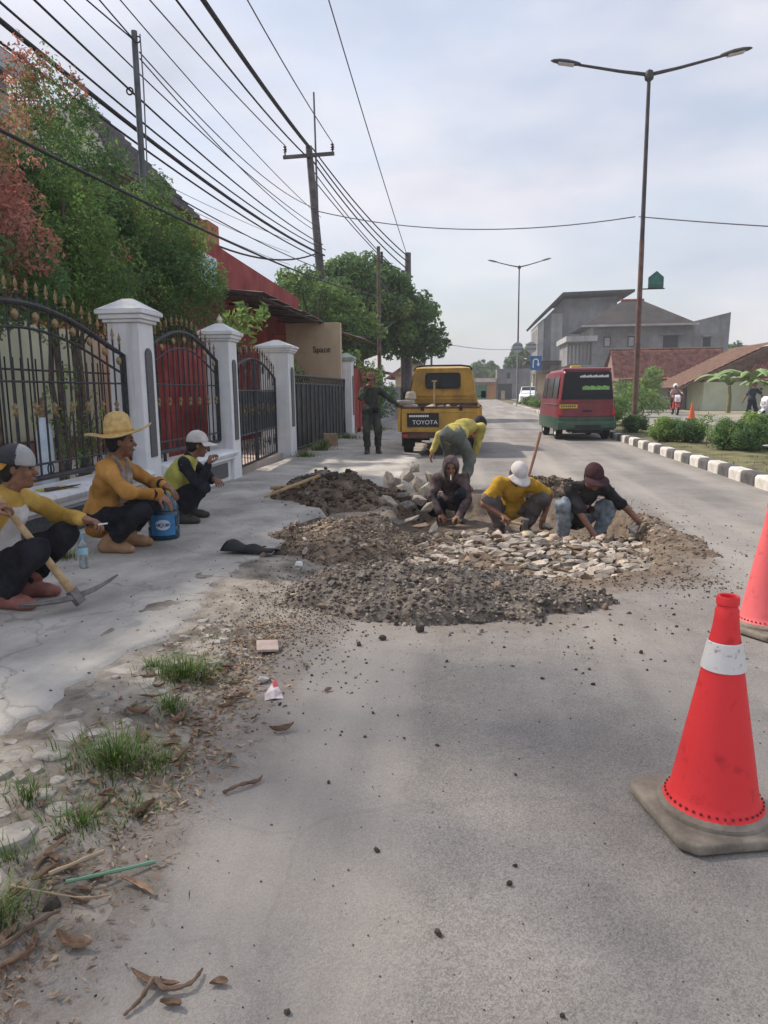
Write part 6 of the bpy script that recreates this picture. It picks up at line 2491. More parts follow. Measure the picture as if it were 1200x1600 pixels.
def cone(loc, rz, label, body, band=True, lean=(0, 0)):
    t = thing('traffic_cone', label, 'traffic cone', loc, rz, 'large red cones on the road')
    t.rotation_euler = (lean[0], lean[1], rz)
    mb = MB()
    h = 0.195
    c = 0.04
    poly = [(h, -h + c), (h, h - c), (h - c, h), (-h + c, h), (-h, h - c), (-h, -h + c), (-h + c, -h), (h - c, -h)]
    mb.prism(poly, 'z', 0.0, 0.034)
    mb.build('base', M_CBASE, t, bevel=0.01, seg=3, smooth=True)
    mb = MB()
    mb.lathe([(0.165, 0.035), (0.162, 0.045), (0.15, 0.052), (0.14, 0.06)], 40, cap=False)
    mb.build('flange', M_CBASE, t, smooth=True)

    def rad(z):
        return 0.132 + (0.0375 - 0.132) * (z - 0.055) / (0.6 - 0.055)
    mb = MB()
    prof = [(0.15, 0.05), (0.142, 0.06), (0.134, 0.07)] + [(rad(z), z) for z in (0.09, 0.2, 0.3, 0.4, 0.5, 0.6)] + [(0.0345, 0.63), (0.033, 0.655), (0.0295, 0.66), (0.029, 0.668), (0.0325, 0.672), (0.0325, 0.69), (0.029, 0.697), (0.023, 0.695), (0.021, 0.66)]
    mb.lathe(prof, 48, cap=False)
    mb.build('cone_body', body, t, smooth=True)
    if band:
        mb = MB()
        mb.lathe([(rad(0.475) + 0.0015, 0.475), (rad(0.475) + 0.004, 0.477), (rad(0.56) + 0.004, 0.558), (rad(0.56) + 0.0015, 0.56)], 40, cap=False)
        mb.build('reflective_band', M_BAND, t, smooth=True)
    mb = MB()
    mb.lathe([(0.001, -0.003), (0.0045, -0.002), (0.004, 0.002), (0.001, 0.003)], 8, (0, 0, 0), Matrix.Rotation(PI / 2, 3, 'Y'))
    st = mb.build('stud', M_STUD, t, loc=(0.1395, 0, 0.068))
    for k in range(1, 40):
        a = 2 * PI * k / 40
        share('stud', st.data, t, (0.1395 * math.cos(a), 0.1395 * math.sin(a), 0.068), (0, 0, a))
    return t


cone((0.745, 2.19, base_z(0.745, 2.19) + 0.004), R_(14), 'bright red traffic cone with white band nearest the camera', M_CONE, True, (0, R_(0.6)))
cone((1.6, 4.08, base_z(1.6, 4.08) + 0.004), R_(32), 'faded red traffic cone cut off by the edge of the picture', M_CONEF, False)
t = thing('traffic_cone', 'small orange cone across the median near the scooter', 'traffic cone', (9.4, 33.2, 0), 0, 'small cone on the far lot')
mb = MB()
mb.lathe([(0.2, 0.03), (0.15, 0.05), (0.03, 0.7), (0.001, 0.71)], 16)
mb.build('cone_body', mat('orange_plastic', (0.6, 0.12, 0.04), 0.5), t, smooth=True)
mb = MB()
mb.span(-0.2, 0.2, -0.2, 0.2, 0, 0.04)
mb.build('base', M_BLK, t)

# ---- bottles
M_JUG = mat('jug_blue', (0.008, 0.05, 0.085), 0.12, 0.1, 2, spec=0.6)
t = thing('water_jug', 'large blue water jug with reddish cap beside the straw hat man', 'water jug', (-2.70, 6.15, pav_z(-2.7, 6.15)))
mb = MB()
mb.lathe([(0.001, 0.0), (0.12, 0.0), (0.135, 0.02), (0.135, 0.1), (0.128, 0.11), (0.128, 0.125), (0.135, 0.135), (0.135, 0.23), (0.128, 0.24), (0.128, 0.255), (0.135, 0.265), (0.13, 0.3), (0.1, 0.36), (0.05, 0.4), (0.032, 0.42), (0.032, 0.44), (0.001, 0.44)], 28)
mb.build('tank', M_JUG, t, smooth=True)
mb = MB()
mb.lathe([(0.042, 0.425), (0.046, 0.43), (0.046, 0.5), (0.04, 0.505), (0.001, 0.505)], 16)
mb.build('cap', mat('cap_red_brown', (0.34, 0.11, 0.085), 0.5), t, smooth=True)
lab = MB()
vs, fs = [], []
for q in range(13):
    a = R_(-90 + 20) + R_(-46 + 92 * q / 12)
    for z in (0.045, 0.225):
        vs.append((0.139 * math.cos(a), 0.139 * math.sin(a), z))
for q in range(12):
    fs.append((q * 2, q * 2 + 2, q * 2 + 3, q * 2 + 1))
lab.add(vs, fs)
lo_ = lab.build('label', mat('label_blue', (0.05, 0.2, 0.42), 0.4, 0.2, 12), t, smooth='all')
mb = MB()
vs, fs = [(0.142 * math.cos(R_(-70)), 0.142 * math.sin(R_(-70)), 0.14)], []
for q in range(21):
    b = 2 * PI * q / 20
    a = R_(-70) + R_(27) * math.cos(b)
    vs.append((0.142 * math.cos(a), 0.142 * math.sin(a), 0.14 + 0.046 * math.sin(b)))
for q in range(20):
    fs.append((0, 1 + q, 2 + q))
mb.add(vs, fs)
mb.build('label_oval', mat('label_white', (0.62, 0.7, 0.76), 0.4), lo_, smooth='all')
ca = R_(-70)
text('lettering', 'AQUA', 0.048, mat('label_ink', (0.02, 0.07, 0.25), 0.4), lo_, (0.1455 * math.cos(ca), 0.1455 * math.sin(ca), 0.138), (PI / 2, 0, ca + PI / 2), 0.001)
M_CLEAR = mat('clear_plastic', (0.75, 0.85, 0.9), 0.08, 0.05, trans=0.85, spec=0.5)
t = thing('water_bottle', 'clear plastic water bottle with pale blue cap beside the seated man knee', 'bottle', (-2.83, 5.0, pav_z(-2.83, 5.0)))
mb = MB()
mb.lathe([(0.001, 0), (0.032, 0.0), (0.036, 0.01), (0.034, 0.05), (0.036, 0.06), (0.034, 0.09), (0.036, 0.1), (0.036, 0.16), (0.028, 0.19), (0.013, 0.215), (0.013, 0.23), (0.001, 0.23)], 18)
mb.build('shell', M_CLEAR, t, smooth=True)
mb = MB()
mb.lathe([(0.016, 0.222), (0.016, 0.245), (0.001, 0.246)], 12)
mb.build('cap', mat('cap_blue', (0.2, 0.42, 0.55), 0.4), t, smooth=True)
mb = MB()
mb.lathe([(0.0366, 0.105), (0.0366, 0.155)], 18, cap=False)
mb.build('label', mat('label_pale_blue', (0.35, 0.58, 0.68), 0.4), t)

# machete on the coping
t = thing('machete', 'dark machete lying on yellow cloth on the white coping', 'machete', (-3.52, 5.9, 0.503), R_(76))
mb = MB()
mb.prism([(0, -0.018), (0.2, -0.022), (0.28, 0.01), (0.2, 0.024), (0, 0.016)], 'z', 0.012, 0.018)
mb.build('blade', M_BLK, t)
mb = MB()
mb.tube([(-0.14, 0, 0.018), (0.01, 0, 0.018)], [0.016, 0.013], 8)
mb.build('handle', M_BARK, t)
mb = MB()
mb.box((-0.02, 0.04, 0.008), (0.3, 0.12, 0.012))
tag(mb.build('yellow_cloth', mat('cloth_yellow', (0.5, 0.44, 0.1), 0.9), None, bevel=0.004, loc=(-3.53, 5.95, 0.502)), 'folded yellow cloth under the machete on the coping', 'cloth').rotation_euler = (0, 0, R_(70))

# ---- verge litter: dry leaves, twigs, paper
M_DRY = mat('dry_leaf', (0.27, 0.17, 0.11), 0.8, 0.35, 14, 0.3, 60, per_obj=0.35, c2=(0.45, 0.32, 0.22))


def dry_leaf(seed, L, W):
    r = random.Random(seed)
    V, F = [], []
    m = 8
    cu = r.uniform(0.8, 2.6)
    rl = r.uniform(0.4, 2.0)
    tw = r.uniform(-1.2, 1.2)
    for q in range(m + 1):
        s = q / m
        a = (s - 0.5) * cu
        x = math.sin(a) / cu * L
        z = (1 - math.cos(a)) / cu * L * 0.8
        w2 = W * math.sin(PI * (0.06 + 0.9 * s)) ** 0.8
        for k in (-1, -0.5, 0, 0.5, 1):
            cr = tw * (s - 0.5)
            yy, zz = k * w2 * (1 - 0.25 * abs(k)) + r.uniform(-.0015, .0015), rl * w2 * k * k * 0.7 + r.uniform(-.002, .002)
            V.append((x, yy * math.cos(cr) - zz * math.sin(cr) + 0.1 * L * (s - 0.5) ** 2 * 4, z + yy * math.sin(cr) * 0.8 + zz * math.cos(cr) + 0.003))
    for q in range(m):
        for k in range(4):
            F.append((q * 5 + k, q * 5 + k + 1, q * 5 + 6 + k, q * 5 + 5 + k))
    me_o = mesh_np('dry_leaf', np.array(V), np.array(F), M_DRY)
    me = me_o.data
    bpy.data.objects.remove(me_o)
    return me


dl = [dry_leaf(800 + k, L, W) for k, (L, W) in enumerate(((0.12, 0.016), (0.085, 0.02), (0.07, 0.015), (0.13, 0.012), (0.06, 0.017), (0.1, 0.01)))]
lr = random.Random(91)
spots = []
for k in range(74):
    y = lr.uniform(1.3, 3.3)
    x = -1.12 + lr.gauss(0, 0.13) - (0.05 if y < 2 else 0.1)
    if y < 1.9:
        x = -1.1 + lr.gauss(0, 0.12)
    spots.append((x, y))
spots += [(-0.63, 1.33), (-0.7, 1.38), (-0.55, 1.4), (-0.86, 2.72), (-0.72, 2.62), (-0.78, 3.3), (-0.95, 3.75), (-1.02, 3.6), (-0.62, 3.02)]
for k, (x, y) in enumerate(spots):
    z = max(base_z(x, y), float(verge_z(np.array(x), np.array(y))))
    s = lr.uniform(0.55, 1.1)
    o = share('dry_leaf', dl[k % 6], None, (x, y, z + 0.001), (lr.uniform(-.12, .12), lr.uniform(-.1, .1), lr.uniform(0, 6.28)), (s, s, s))
    if k >= 74:
        lb = ['dry leaf touching the hooked stem at the bottom of the picture', 'dry leaf left of the hooked stem', 'dry leaf right of the hooked stem', 'dry leaf below the paper packet',
              'dry leaf between the paper packet and the knotted twig', 'dry leaf above the paper packet', 'dry leaf in the gravel above the tile fragment', 'dry leaf touching the tile fragment', 'lone dry leaf right of the paper packet'][k - 74]
    elif y < 1.62:
        lb = 'curled brown dry leaf in the litter at the near corner of the verge'
    elif y < 2.1:
        lb = 'curled brown dry leaf in the litter around the green stick'
    elif y < 2.65:
        lb = 'curled brown dry leaf beside the largest grass tuft'
    else:
        lb = 'curled brown dry leaf beside the farther grass tufts of the verge'
    tag(o, lb, 'dry leaf', 'dry leaves on the verge')


def twig(label, pts, r, m):
    P = [Vector(p) for p in pts]
    out, rad = [], []
    rs = r if isinstance(r, list) else [r] * len(P)
    for i in range(len(P) - 1):
        p0, p1, p2, p3 = P[max(i - 1, 0)], P[i], P[i + 1], P[min(i + 2, len(P) - 1)]
        for q in range(5):
            u = q / 5
            out.append(0.5 * (2 * p1 + (p2 - p0) * u + (2 * p0 - 5 * p1 + 4 * p2 - p3) * u * u + (3 * p1 - p0 - 3 * p2 + p3) * u ** 3))
            rad.append((rs[i] * (1 - u) + rs[i + 1] * u) * (1 + 0.25 * math.sin(i * 5 + q * 2.3)))
    out.append(P[-1])
    rad.append(rs[-1])
    mb = MB()
    mb.tube(out, rad, 6)
    return tag(mb.build('twig', m, None, smooth=True), label, 'twig', 'twigs on the verge and road')


M_TWIG = mat('twig_bark', (0.16, 0.11, 0.08), 0.9, 0.3, 20)
M_GSTK = mat('green_stick', (0.16, 0.3, 0.2), 0.5, 0.15, 10)
M_PSTK = mat('pale_stick', (0.38, 0.3, 0.2), 0.8, 0.2, 10)
twig('dark knotted twig lying alone on the road', [(-0.8, 2.16, 0.008), (-0.76, 2.2, 0.014), (-0.71, 2.24, 0.01), (-0.7, 2.27, 0.012)], [0.006, 0.006, 0.007, 0.003], M_TWIG)
twig('green plastic stick on the verge edge', [(-1.06, 1.66, 0.025), (-0.98, 1.71, 0.02), (-0.87, 1.79, 0.008)], 0.005, M_GSTK)
twig('pale dry stalk beside the green stick', [(-1.12, 1.68, 0.03), (-1.02, 1.79, 0.03)], 0.006, M_PSTK)
twig('long curved brown pod stem at the verge corner', [(-1.16, 1.36, 0.02), (-1.09, 1.42, 0.025), (-1.05, 1.5, 0.03), (-1.02, 1.56, 0.022)], [0.003, 0.006, 0.007, 0.004], M_TWIG)
twig('hooked brown stem lying near the bottom of the picture', [(-0.72, 1.29, 0.006), (-0.70, 1.33, 0.012), (-0.69, 1.375, 0.02), (-0.66, 1.36, 0.012), (-0.61, 1.38, 0.012), (-0.6, 1.43, 0.006)], [0.003, 0.005, 0.007, 0.006, 0.005, 0.003], M_TWIG)
twig('thin straw lying across the verge leaves', [(-1.2, 1.62, 0.035), (-1.0, 1.6, 0.03), (-0.93, 1.64, 0.012)], 0.0025, M_PSTK)
# leaf litter: flakes too small to pick apart
g4 = np.random.default_rng(93)
VV, FF, CC = [], [], []
for k in range(2600):
    y = g4.uniform(1.25, 4.0)
    x = -1.02 + g4.normal() * 0.1 - 0.12 * max(0, y - 2.2) * 0.6 if g4.random() < 0.6 else -1.2 + g4.normal() * 0.17
    z = max(base_z(x, y), float(verge_z(np.array(x), np.array(y)))) + 0.004
    kk = 0.55 if y < 2.0 else 0.85
    L, W, a = g4.uniform(0.006, 0.03) * kk, g4.uniform(0.002, 0.007) * kk, g4.uniform(0, 6.28)
    d, e = np.array([math.cos(a), math.sin(a), g4.normal() * 0.25]) * L, np.array([-math.sin(a), math.cos(a), g4.normal() * 0.5]) * W
    c = np.array([x, y, z + abs(d[2]) + abs(e[2])])
    o4 = len(VV)
    VV += [c - d, c + e * 1.2 + np.array([0, 0, 0.003]), c + d, c - e]
    FF.append((o4, o4 + 1, o4 + 2, o4 + 3))
    CC.append(np.array([(0.27, 0.17, 0.11), (0.4, 0.29, 0.2), (0.18, 0.11, 0.075), (0.36, 0.3, 0.2)][int(g4.integers(4))]) * g4.uniform(0.8, 1.25))
stuff(tag(mesh_np('leaf_litter', np.array(VV), np.array(FF), mat('litter_flake', (0.9, 0.9, 0.9), 0.85, 0.15, 20, attr='tint'), None, smooth=False, col=np.array(CC)),
          'fine brown leaf litter strewn along the verge', 'leaf litter'))
# paper scraps
M_PAPER = mat('paper_pink', (0.62, 0.5, 0.5), 0.8, 0.25, 25, c2=(0.72, 0.66, 0.66))
t = thing('paper_packet', 'crumpled pink and white paper packet standing on the verge', 'packet', (-0.83, 2.93, 0.0), 0.5)
mb = MB()
mb.add([(-0.05, -0.01, 0.003), (-0.01, -0.025, 0.012), (0.03, -0.02, 0.003), (-0.042, 0.02, 0.022), (0.0, 0.012, 0.034), (0.032, 0.016, 0.014), (-0.03, 0.05, 0.012), (0.004, 0.055, 0.026), (0.026, 0.048, 0.03), (0.006, 0.085, 0.036), (0.022, 0.08, 0.05)], [(0, 1, 4, 3), (1, 2, 5, 4), (3, 4, 7, 6), (4, 5, 8, 7), (6, 7, 9), (7, 8, 10, 9)])
mb.build('wrapper', M_PAPER, t, fixn=False)
mb = MB()
mb.add([(0.004, 0.056, 0.029), (0.026, 0.049, 0.034), (0.023, 0.081, 0.054), (0.007, 0.086, 0.04)], [(0, 1, 2, 3)])
mb.build('print_patch', mat('print_red', (0.5, 0.08, 0.1), 0.7), t, fixn=False)
mb = MB()
mb.box((0, 0, 0.008), (0.11, 0.12, 0.014))
tag(mb.build('tile_fragment', mat('tile_pink', (0.46, 0.37, 0.32), 0.7, 0.15, 15), None, bevel=0.003, loc=(-1.03, 3.52, 0.015)), 'square pinkish tile fragment lying in the gravel', 'tile piece').rotation_euler = (0.1, 0.05, 0.3)
mb = MB()
mb.box((0, 0, 0.015), (0.06, 0.05, 0.03), taper=0.7)
tag(mb.build('white_chip', M_WHITE, None, bevel=0.006, loc=(-1.27, 5.25, 0.03)), 'small white plaster chip beside the rubble mound', 'chip')
o = share('concrete_lump', rock_mesh('concrete_lump', M_CONCL, 830, 16, 0.6), None, (-0.93, 3.1, 0.02), (0, 0, 1), (0.07, 0.05, 0.05))
tag(o, 'pale concrete lump just above the paper packet', 'lump')

# ---- grass on the verge and at the gate feet
M_GRASS = mat('grass_blade', (0.9, 0.9, 0.9), 0.6, 0.15, 5, attr='tint', spec=0.2)


def grass(spec, seed):
    g3 = np.random.default_rng(seed)
    VV, FF, CC = [], [], []
    off = 0
    for (cx, cy, rad2, n, h) in spec:
        for _ in range(n):
            a = g3.uniform(0, 2 * PI)
            r2 = rad2 * abs(g3.normal()) * 0.62
            x, y = cx + r2 * math.cos(a), cy + r2 * math.sin(a) * 0.8
            z = max(base_z(x, y), float(verge_z(np.array(x), np.array(y))) if y < 7.2 and -1.95 < x < -0.6 else -1) - 0.004
            hh = h * (0.3 + 0.95 * g3.random() ** 1.5) * (1.15 - 0.45 * min(1, r2 / rad2))
            b = a + g3.normal() * 0.9
            ln = hh * g3.uniform(0.25, 1.5)
            w2 = g3.uniform(0.0014, 0.003) * (1 + 1.4 * (cy > 9))
            d = np.array([math.cos(b), math.sin(b), 0])
            sd = np.array([-math.sin(b), math.cos(b), 0]) * w2
            p0 = np.array([x, y, z])
            ps = [p0, p0 + d * ln * 0.25 + np.array([0, 0, hh * 0.55]), p0 + d * ln * 0.7 + np.array([0, 0, hh * 0.92]), p0 + d * ln + np.array([0, 0, hh * 0.95])]
            for q, p in enumerate(ps):
                k = (1 - 0.3 * q) if q < 3 else 0.1
                VV += [p - sd * k, p + sd * k]
            for q in range(3):
                FF.append((off + q * 2, off + q * 2 + 1, off + q * 2 + 3, off + q * 2 + 2))
            c = np.array([(0.11, 0.19, 0.04), (0.16, 0.24, 0.06), (0.07, 0.14, 0.03), (0.26, 0.23, 0.1)][int(g3.choice(4, p=[.4, .3, .2, .1]))]) * g3.uniform(0.8, 1.25)
            CC += [c] * 3
            off += 8
    return mesh_np('grass', np.array(VV), np.array(FF), M_GRASS, None, smooth=False, col=np.array(CC))


gs = [(-1.30, 3.1, 0.18, 620, 0.085), (-1.22, 2.75, 0.12, 200, 0.065), (-1.24, 2.3, 0.22, 640, 0.085), (-1.1, 2.35, 0.12, 150, 0.05), (-1.17, 1.95, 0.2, 300, 0.045), (-1.05, 2.05, 0.12, 110, 0.04),
      (-1.17, 1.52, 0.1, 240, 0.075), (-1.4, 2.04, 0.11, 130, 0.06), (-1.5, 3.2, 0.1, 110, 0.045), (-1.28, 1.75, 0.12, 90, 0.05), (-1.35, 3.6, 0.14, 90, 0.04),
      (-3.2, 4.6, 0.2, 220, 0.1), (-3.15, 5.3, 0.18, 200, 0.08), (-3.3, 14.4, 0.3, 260, 0.12), (-3.3, 16.0, 0.3, 260, 0.16), (-3.4, 16.7, 0.25, 240, 0.2), (-3.4, 20.2, 0.5, 340, 0.16), (-3.1, 24.5, 0.6, 300, 0.2)]
stuff(tag(grass(gs, 95), 'short green grass tufts along the verge and gate feet', 'grass'))
gm = []
for k in range(60):
    gm.append((KERB_X + 0.3 + lr.random() * 1.6, 9 + 20 * lr.random(), 0.35, 40, 0.07))


def median_grass(spec, seed):
    g3 = np.random.default_rng(seed)
    VV, FF, CC = [], [], []
    off = 0
    for (cx, cy, rad2, n, h) in spec:
        for _ in range(n):
            x = cx + g3.uniform(-rad2, rad2)
            if not (KERB_X + 0.2 < x < KERB_X + 2.0):
                continue
            y = cy + g3.uniform(-rad2, rad2)
            b = g3.uniform(0, 6.28)
            hh = h * g3.uniform(0.5, 1.3)
            d = np.array([math.cos(b), math.sin(b), 0]) * hh * 0.4
            sd = np.array([-math.sin(b), math.cos(b), 0]) * 0.008
            p0 = np.array([x, y, 0.1])
            VV += [p0 - sd, p0 + sd, p0 + d + np.array([0, 0, hh])]
            FF.append((off, off + 1, off + 2))
            CC.append(np.array((0.13, 0.19, 0.05)) * g3.uniform(0.7, 1.4))
            off += 3
    return mesh_np('grass', np.array(VV), np.array(FF), M_GRASS, None, smooth=False, col=np.array(CC))


stuff(tag(median_grass(gm, 96), 'thin grass growing on the median soil', 'grass'))

# ------------------------------------------------------------------ people: bodies grown as one smooth surface from joints
class SDF:
    def __init__(self, lo, hi, h):
        self.lo = np.array(lo, float)
        self.h = h
        self.n = np.ceil((np.array(hi) - self.lo) / h).astype(int) + 1
        self.v = np.full(self.n, 0.2, dtype=np.float32)
        self.ax = [self.lo[k] + h * np.arange(self.n[k]) for k in range(3)]

    def _sub(self, lo, hi):
        a = np.clip(np.floor((np.array(lo) - self.lo) / self.h).astype(int), 0, self.n)
        b = np.clip(np.ceil((np.array(hi) - self.lo) / self.h).astype(int) + 1, 0, self.n)
        if np.any(b <= a):
            return None, None
        sl = tuple(slice(x, y) for x, y in zip(a, b))
        P = np.stack(np.meshgrid(*[self.ax[k][sl[k]] for k in range(3)], indexing='ij'), -1)
        return sl, P

    def _mix(self, sl, d, k):
        v = self.v[sl]
        if k > 0:
            hh = np.clip(0.5 + 0.5 * (v - d) / k, 0, 1)
            self.v[sl] = v * (1 - hh) + d * hh - k * hh * (1 - hh)
        else:
            self.v[sl] = np.minimum(v, d)

    def rc(self, a, b, ra, rb, k=0.03):
        a, b = np.array(a, float), np.array(b, float)
        m = max(ra, rb) + 0.07
        sl, P = self._sub(np.minimum(a, b) - m, np.maximum(a, b) + m)
        if sl is None:
            return
        ab = b - a
        t = np.clip(((P - a) @ ab) / (ab @ ab + 1e-12), 0, 1)
        d = np.linalg.norm(P - a - t[..., None] * ab, axis=-1) - (ra + (rb - ra) * t)
        self._mix(sl, d, k)

    def el(self, c, r, R=None, k=0.03):
        c, r = np.array(c, float), np.array(r, float)
        m = r.max() + 0.07
        sl, P = self._sub(c - m, c + m)
        if sl is None:
            return
        q = P - c
        if R is not None:
            q = q @ R          # columns of R are the local axes
        k0 = np.linalg.norm(q / r, axis=-1)
        k1 = np.linalg.norm(q / (r * r), axis=-1) + 1e-9
        self._mix(sl, k0 * (k0 - 1) / k1, k)

    def grid(self):
        return np.stack(np.meshgrid(*self.ax, indexing='ij'), -1)

    def cut(self, p, n):
        n = np.array(n, float)
        n = n / np.linalg.norm(n)
        self.v = np.maximum(self.v, (self.grid() - np.array(p)) @ n).astype(np.float32)

    def carve(self, c, r):
        self.v = np.maximum(self.v, r - np.linalg.norm(self.grid() - np.array(c), axis=-1)).astype(np.float32)

    def carve_el(self, c, r, R):
        q = ((self.grid() - np.array(c)) @ R) / np.array(r)
        k0 = np.linalg.norm(q, axis=-1)
        self.v = np.maximum(self.v, (1 - k0) * min(r)).astype(np.float32)

    def folds(self, amp, seed, f=26.0):
        g3 = np.random.default_rng(seed)
        P = self.grid()
        s = 0
        for _ in range(6):
            w = g3.normal(size=3)
            w = w / np.linalg.norm(w) * f * g3.uniform(0.5, 1.7)
            s = s + np.sin(P @ w + g3.uniform(0, 6.28) + 1.3 * np.sin(P @ (w[[1, 2, 0]] * 0.6)))
        self.v = (self.v + amp * s / 6 * 1.7).astype(np.float32)

    def mesh(self):
        v = self.v
        s = v < 0
        c = np.zeros(np.array(v.shape) - 1, dtype=np.int8)
        for dx in (0, 1):
            for dy in (0, 1):
                for dz in (0, 1):
                    c += s[dx:c.shape[0] + dx, dy:c.shape[1] + dy, dz:c.shape[2] + dz]
        act = (c > 0) & (c < 8)
        idx = np.argwhere(act)
        if len(idx) == 0:
            return np.zeros((0, 3)), np.zeros((0, 4), int)
        acc = np.zeros((len(idx), 3))
        cnt = np.zeros(len(idx))
        cor = [(x, y, z) for x in (0, 1) for y in (0, 1) for z in (0, 1)]
        for i in range(8):
            for j in range(i + 1, 8):
                a, b = np.array(cor[i]), np.array(cor[j])
                if np.abs(a - b).sum() != 1:
                    continue
                va = v[tuple((idx + a).T)].astype(float)
                vb = v[tuple((idx + b).T)].astype(float)
                m = (va < 0) != (vb < 0)
                t = np.where(m, va / np.where(m, va - vb, 1), 0)
                p = a + t[:, None] * (b - a)
                acc += np.where(m[:, None], p, 0)
                cnt += m
        V = self.lo + self.h * (idx + acc / cnt[:, None])
        num = np.full(c.shape, -1, dtype=np.int64)
        num[act] = np.arange(len(idx))
        F = []
        for axk in range(3):
            u, w = (axk + 1) % 3, (axk + 2) % 3
            sa = [slice(None)] * 3
            sb = [slice(None)] * 3
            sa[axk] = slice(0, -1)
            sb[axk] = slice(1, None)
            e = s[tuple(sa)] != s[tuple(sb)]
            pts = np.argwhere(e)
            ok = (pts[:, u] > 0) & (pts[:, w] > 0) & (pts[:, u] < c.shape[u]) & (pts[:, w] < c.shape[w])
            pts = pts[ok]
            du = np.zeros(3, int)
            dw = np.zeros(3, int)
            du[u] = 1
            dw[w] = 1
            q = np.stack([num[tuple((pts - du - dw).T)], num[tuple((pts - dw).T)], num[tuple(pts.T)], num[tuple((pts - du).T)]], 1)
            flip = ~s[tuple(pts.T)]
            q[flip] = q[flip][:, ::-1]
            F.append(q)
        F = np.concatenate(F)
        F = F[(F >= 0).all(1)]
        return V, F


def n3(v):
    v = np.array(v, float)
    return v / (np.linalg.norm(v) + 1e-12)


def ik(a, c, l1, l2, pole):
    a, c = np.array(a, float), np.array(c, float)
    d = c - a
    L = np.linalg.norm(d)
    if L > (l1 + l2) * 0.995:
        c = a + d / L * (l1 + l2) * 0.995
        d = c - a
        L = np.linalg.norm(d)
    if L < abs(l1 - l2) + 0.02:
        L = abs(l1 - l2) + 0.02
        c = a + n3(d) * L
        d = c - a
    u = d / L
    x = (l1 * l1 - l2 * l2 + L * L) / (2 * L)
    h = math.sqrt(max(0, l1 * l1 - x * x))
    p = np.array(pole, float)
    p = p - u * (p @ u)
    return a + u * x + n3(p) * h, c


def mk(sd, name, m, parent, smooth=True):
    V, F = sd.mesh()
    return mesh_np(name, V, F, m, parent, smooth=smooth)


SKIN = mat('skin_brown', (0.2, 0.092, 0.056), 0.55, 0.25, 14, 0.25, 110, spec=0.4, c2=(0.29, 0.145, 0.092), bdist=0.003)
HAIR = mat('hair_black', (0.014, 0.012, 0.012), 0.6, 0.3, 60, 0.4, 120)
EYE = mat('eye_dark', (0.02, 0.015, 0.014), 0.25, 0.1)
LIP = mat('lip', (0.21, 0.085, 0.065), 0.5, 0.1)


def cloth(name, c, c2=None, var=0.2, scale=5):
    m = mat(name, c, 0.92, var + 0.12, scale, 0.6, 55, c2=c2, spec=0.15, bdist=0.006)
    return add_streaks(m, tuple(x * 0.55 + 0.02 for x in c), 0.55, 7, 4, 0.5, 0.72)


def hand_mesh(W, d, n, side, curl, s, elbow, res):
    """palm, four fingers, thumb; W wrist, d pointing along hand, n palm normal, side +1/-1 thumb side along d x n"""
    d = n3(d)
    n = n3(np.array(n) - d * np.dot(n, d))
    lat = np.cross(d, n) * side
    ctr = W + d * 0.06 * s
    sd = SDF(ctr - 0.15 * s, ctr + 0.15 * s, res)
    k = 0.008
    sd.rc(W - n3(W - elbow) * 0.09 * s, W, 0.031 * s, 0.025 * s, 0.01)
    Rm = np.stack([d, lat, n], 1)
    sd.rc(W, W + d * 0.03 * s, 0.025 * s, 0.026 * s, 0.012)
    sd.el(W + d * 0.05 * s, (0.052 * s, 0.041 * s, 0.0175 * s), Rm, 0.012)
    for q, (o, L) in enumerate(((0.030, 0.072), (0.0105, 0.08), (-0.0095, 0.075), (-0.028, 0.058))):
        b = W + (d * 0.083 + lat * o) * s
        a = 0.15 * curl
        for sg in range(3):
            a += curl * (0.55 + 0.12 * q)
            seg = L * (0.45, 0.31, 0.24)[sg] * s
            e = b + (d * math.cos(a) + n * math.sin(a) + lat * (o * 1.5)) * seg
            sd.rc(b, e, (0.0093 - 0.0009 * sg) * s, (0.0086 - 0.0009 * sg) * s, 0.004 if sg else 0.008)
            b = e
    b = W + (d * 0.022 + lat * 0.028) * s
    e = b + (d * 0.6 + lat * 0.62 + n * 0.45) * 0.042 * s
    sd.rc(b, e, 0.0135 * s, 0.0108 * s, 0.012)
    f = e + n3(d * 0.85 + lat * 0.15 + n * (0.25 + 0.5 * curl)) * 0.046 * s
    sd.rc(e, f, 0.0105 * s, 0.0085 * s, 0.004)
    return sd.mesh()


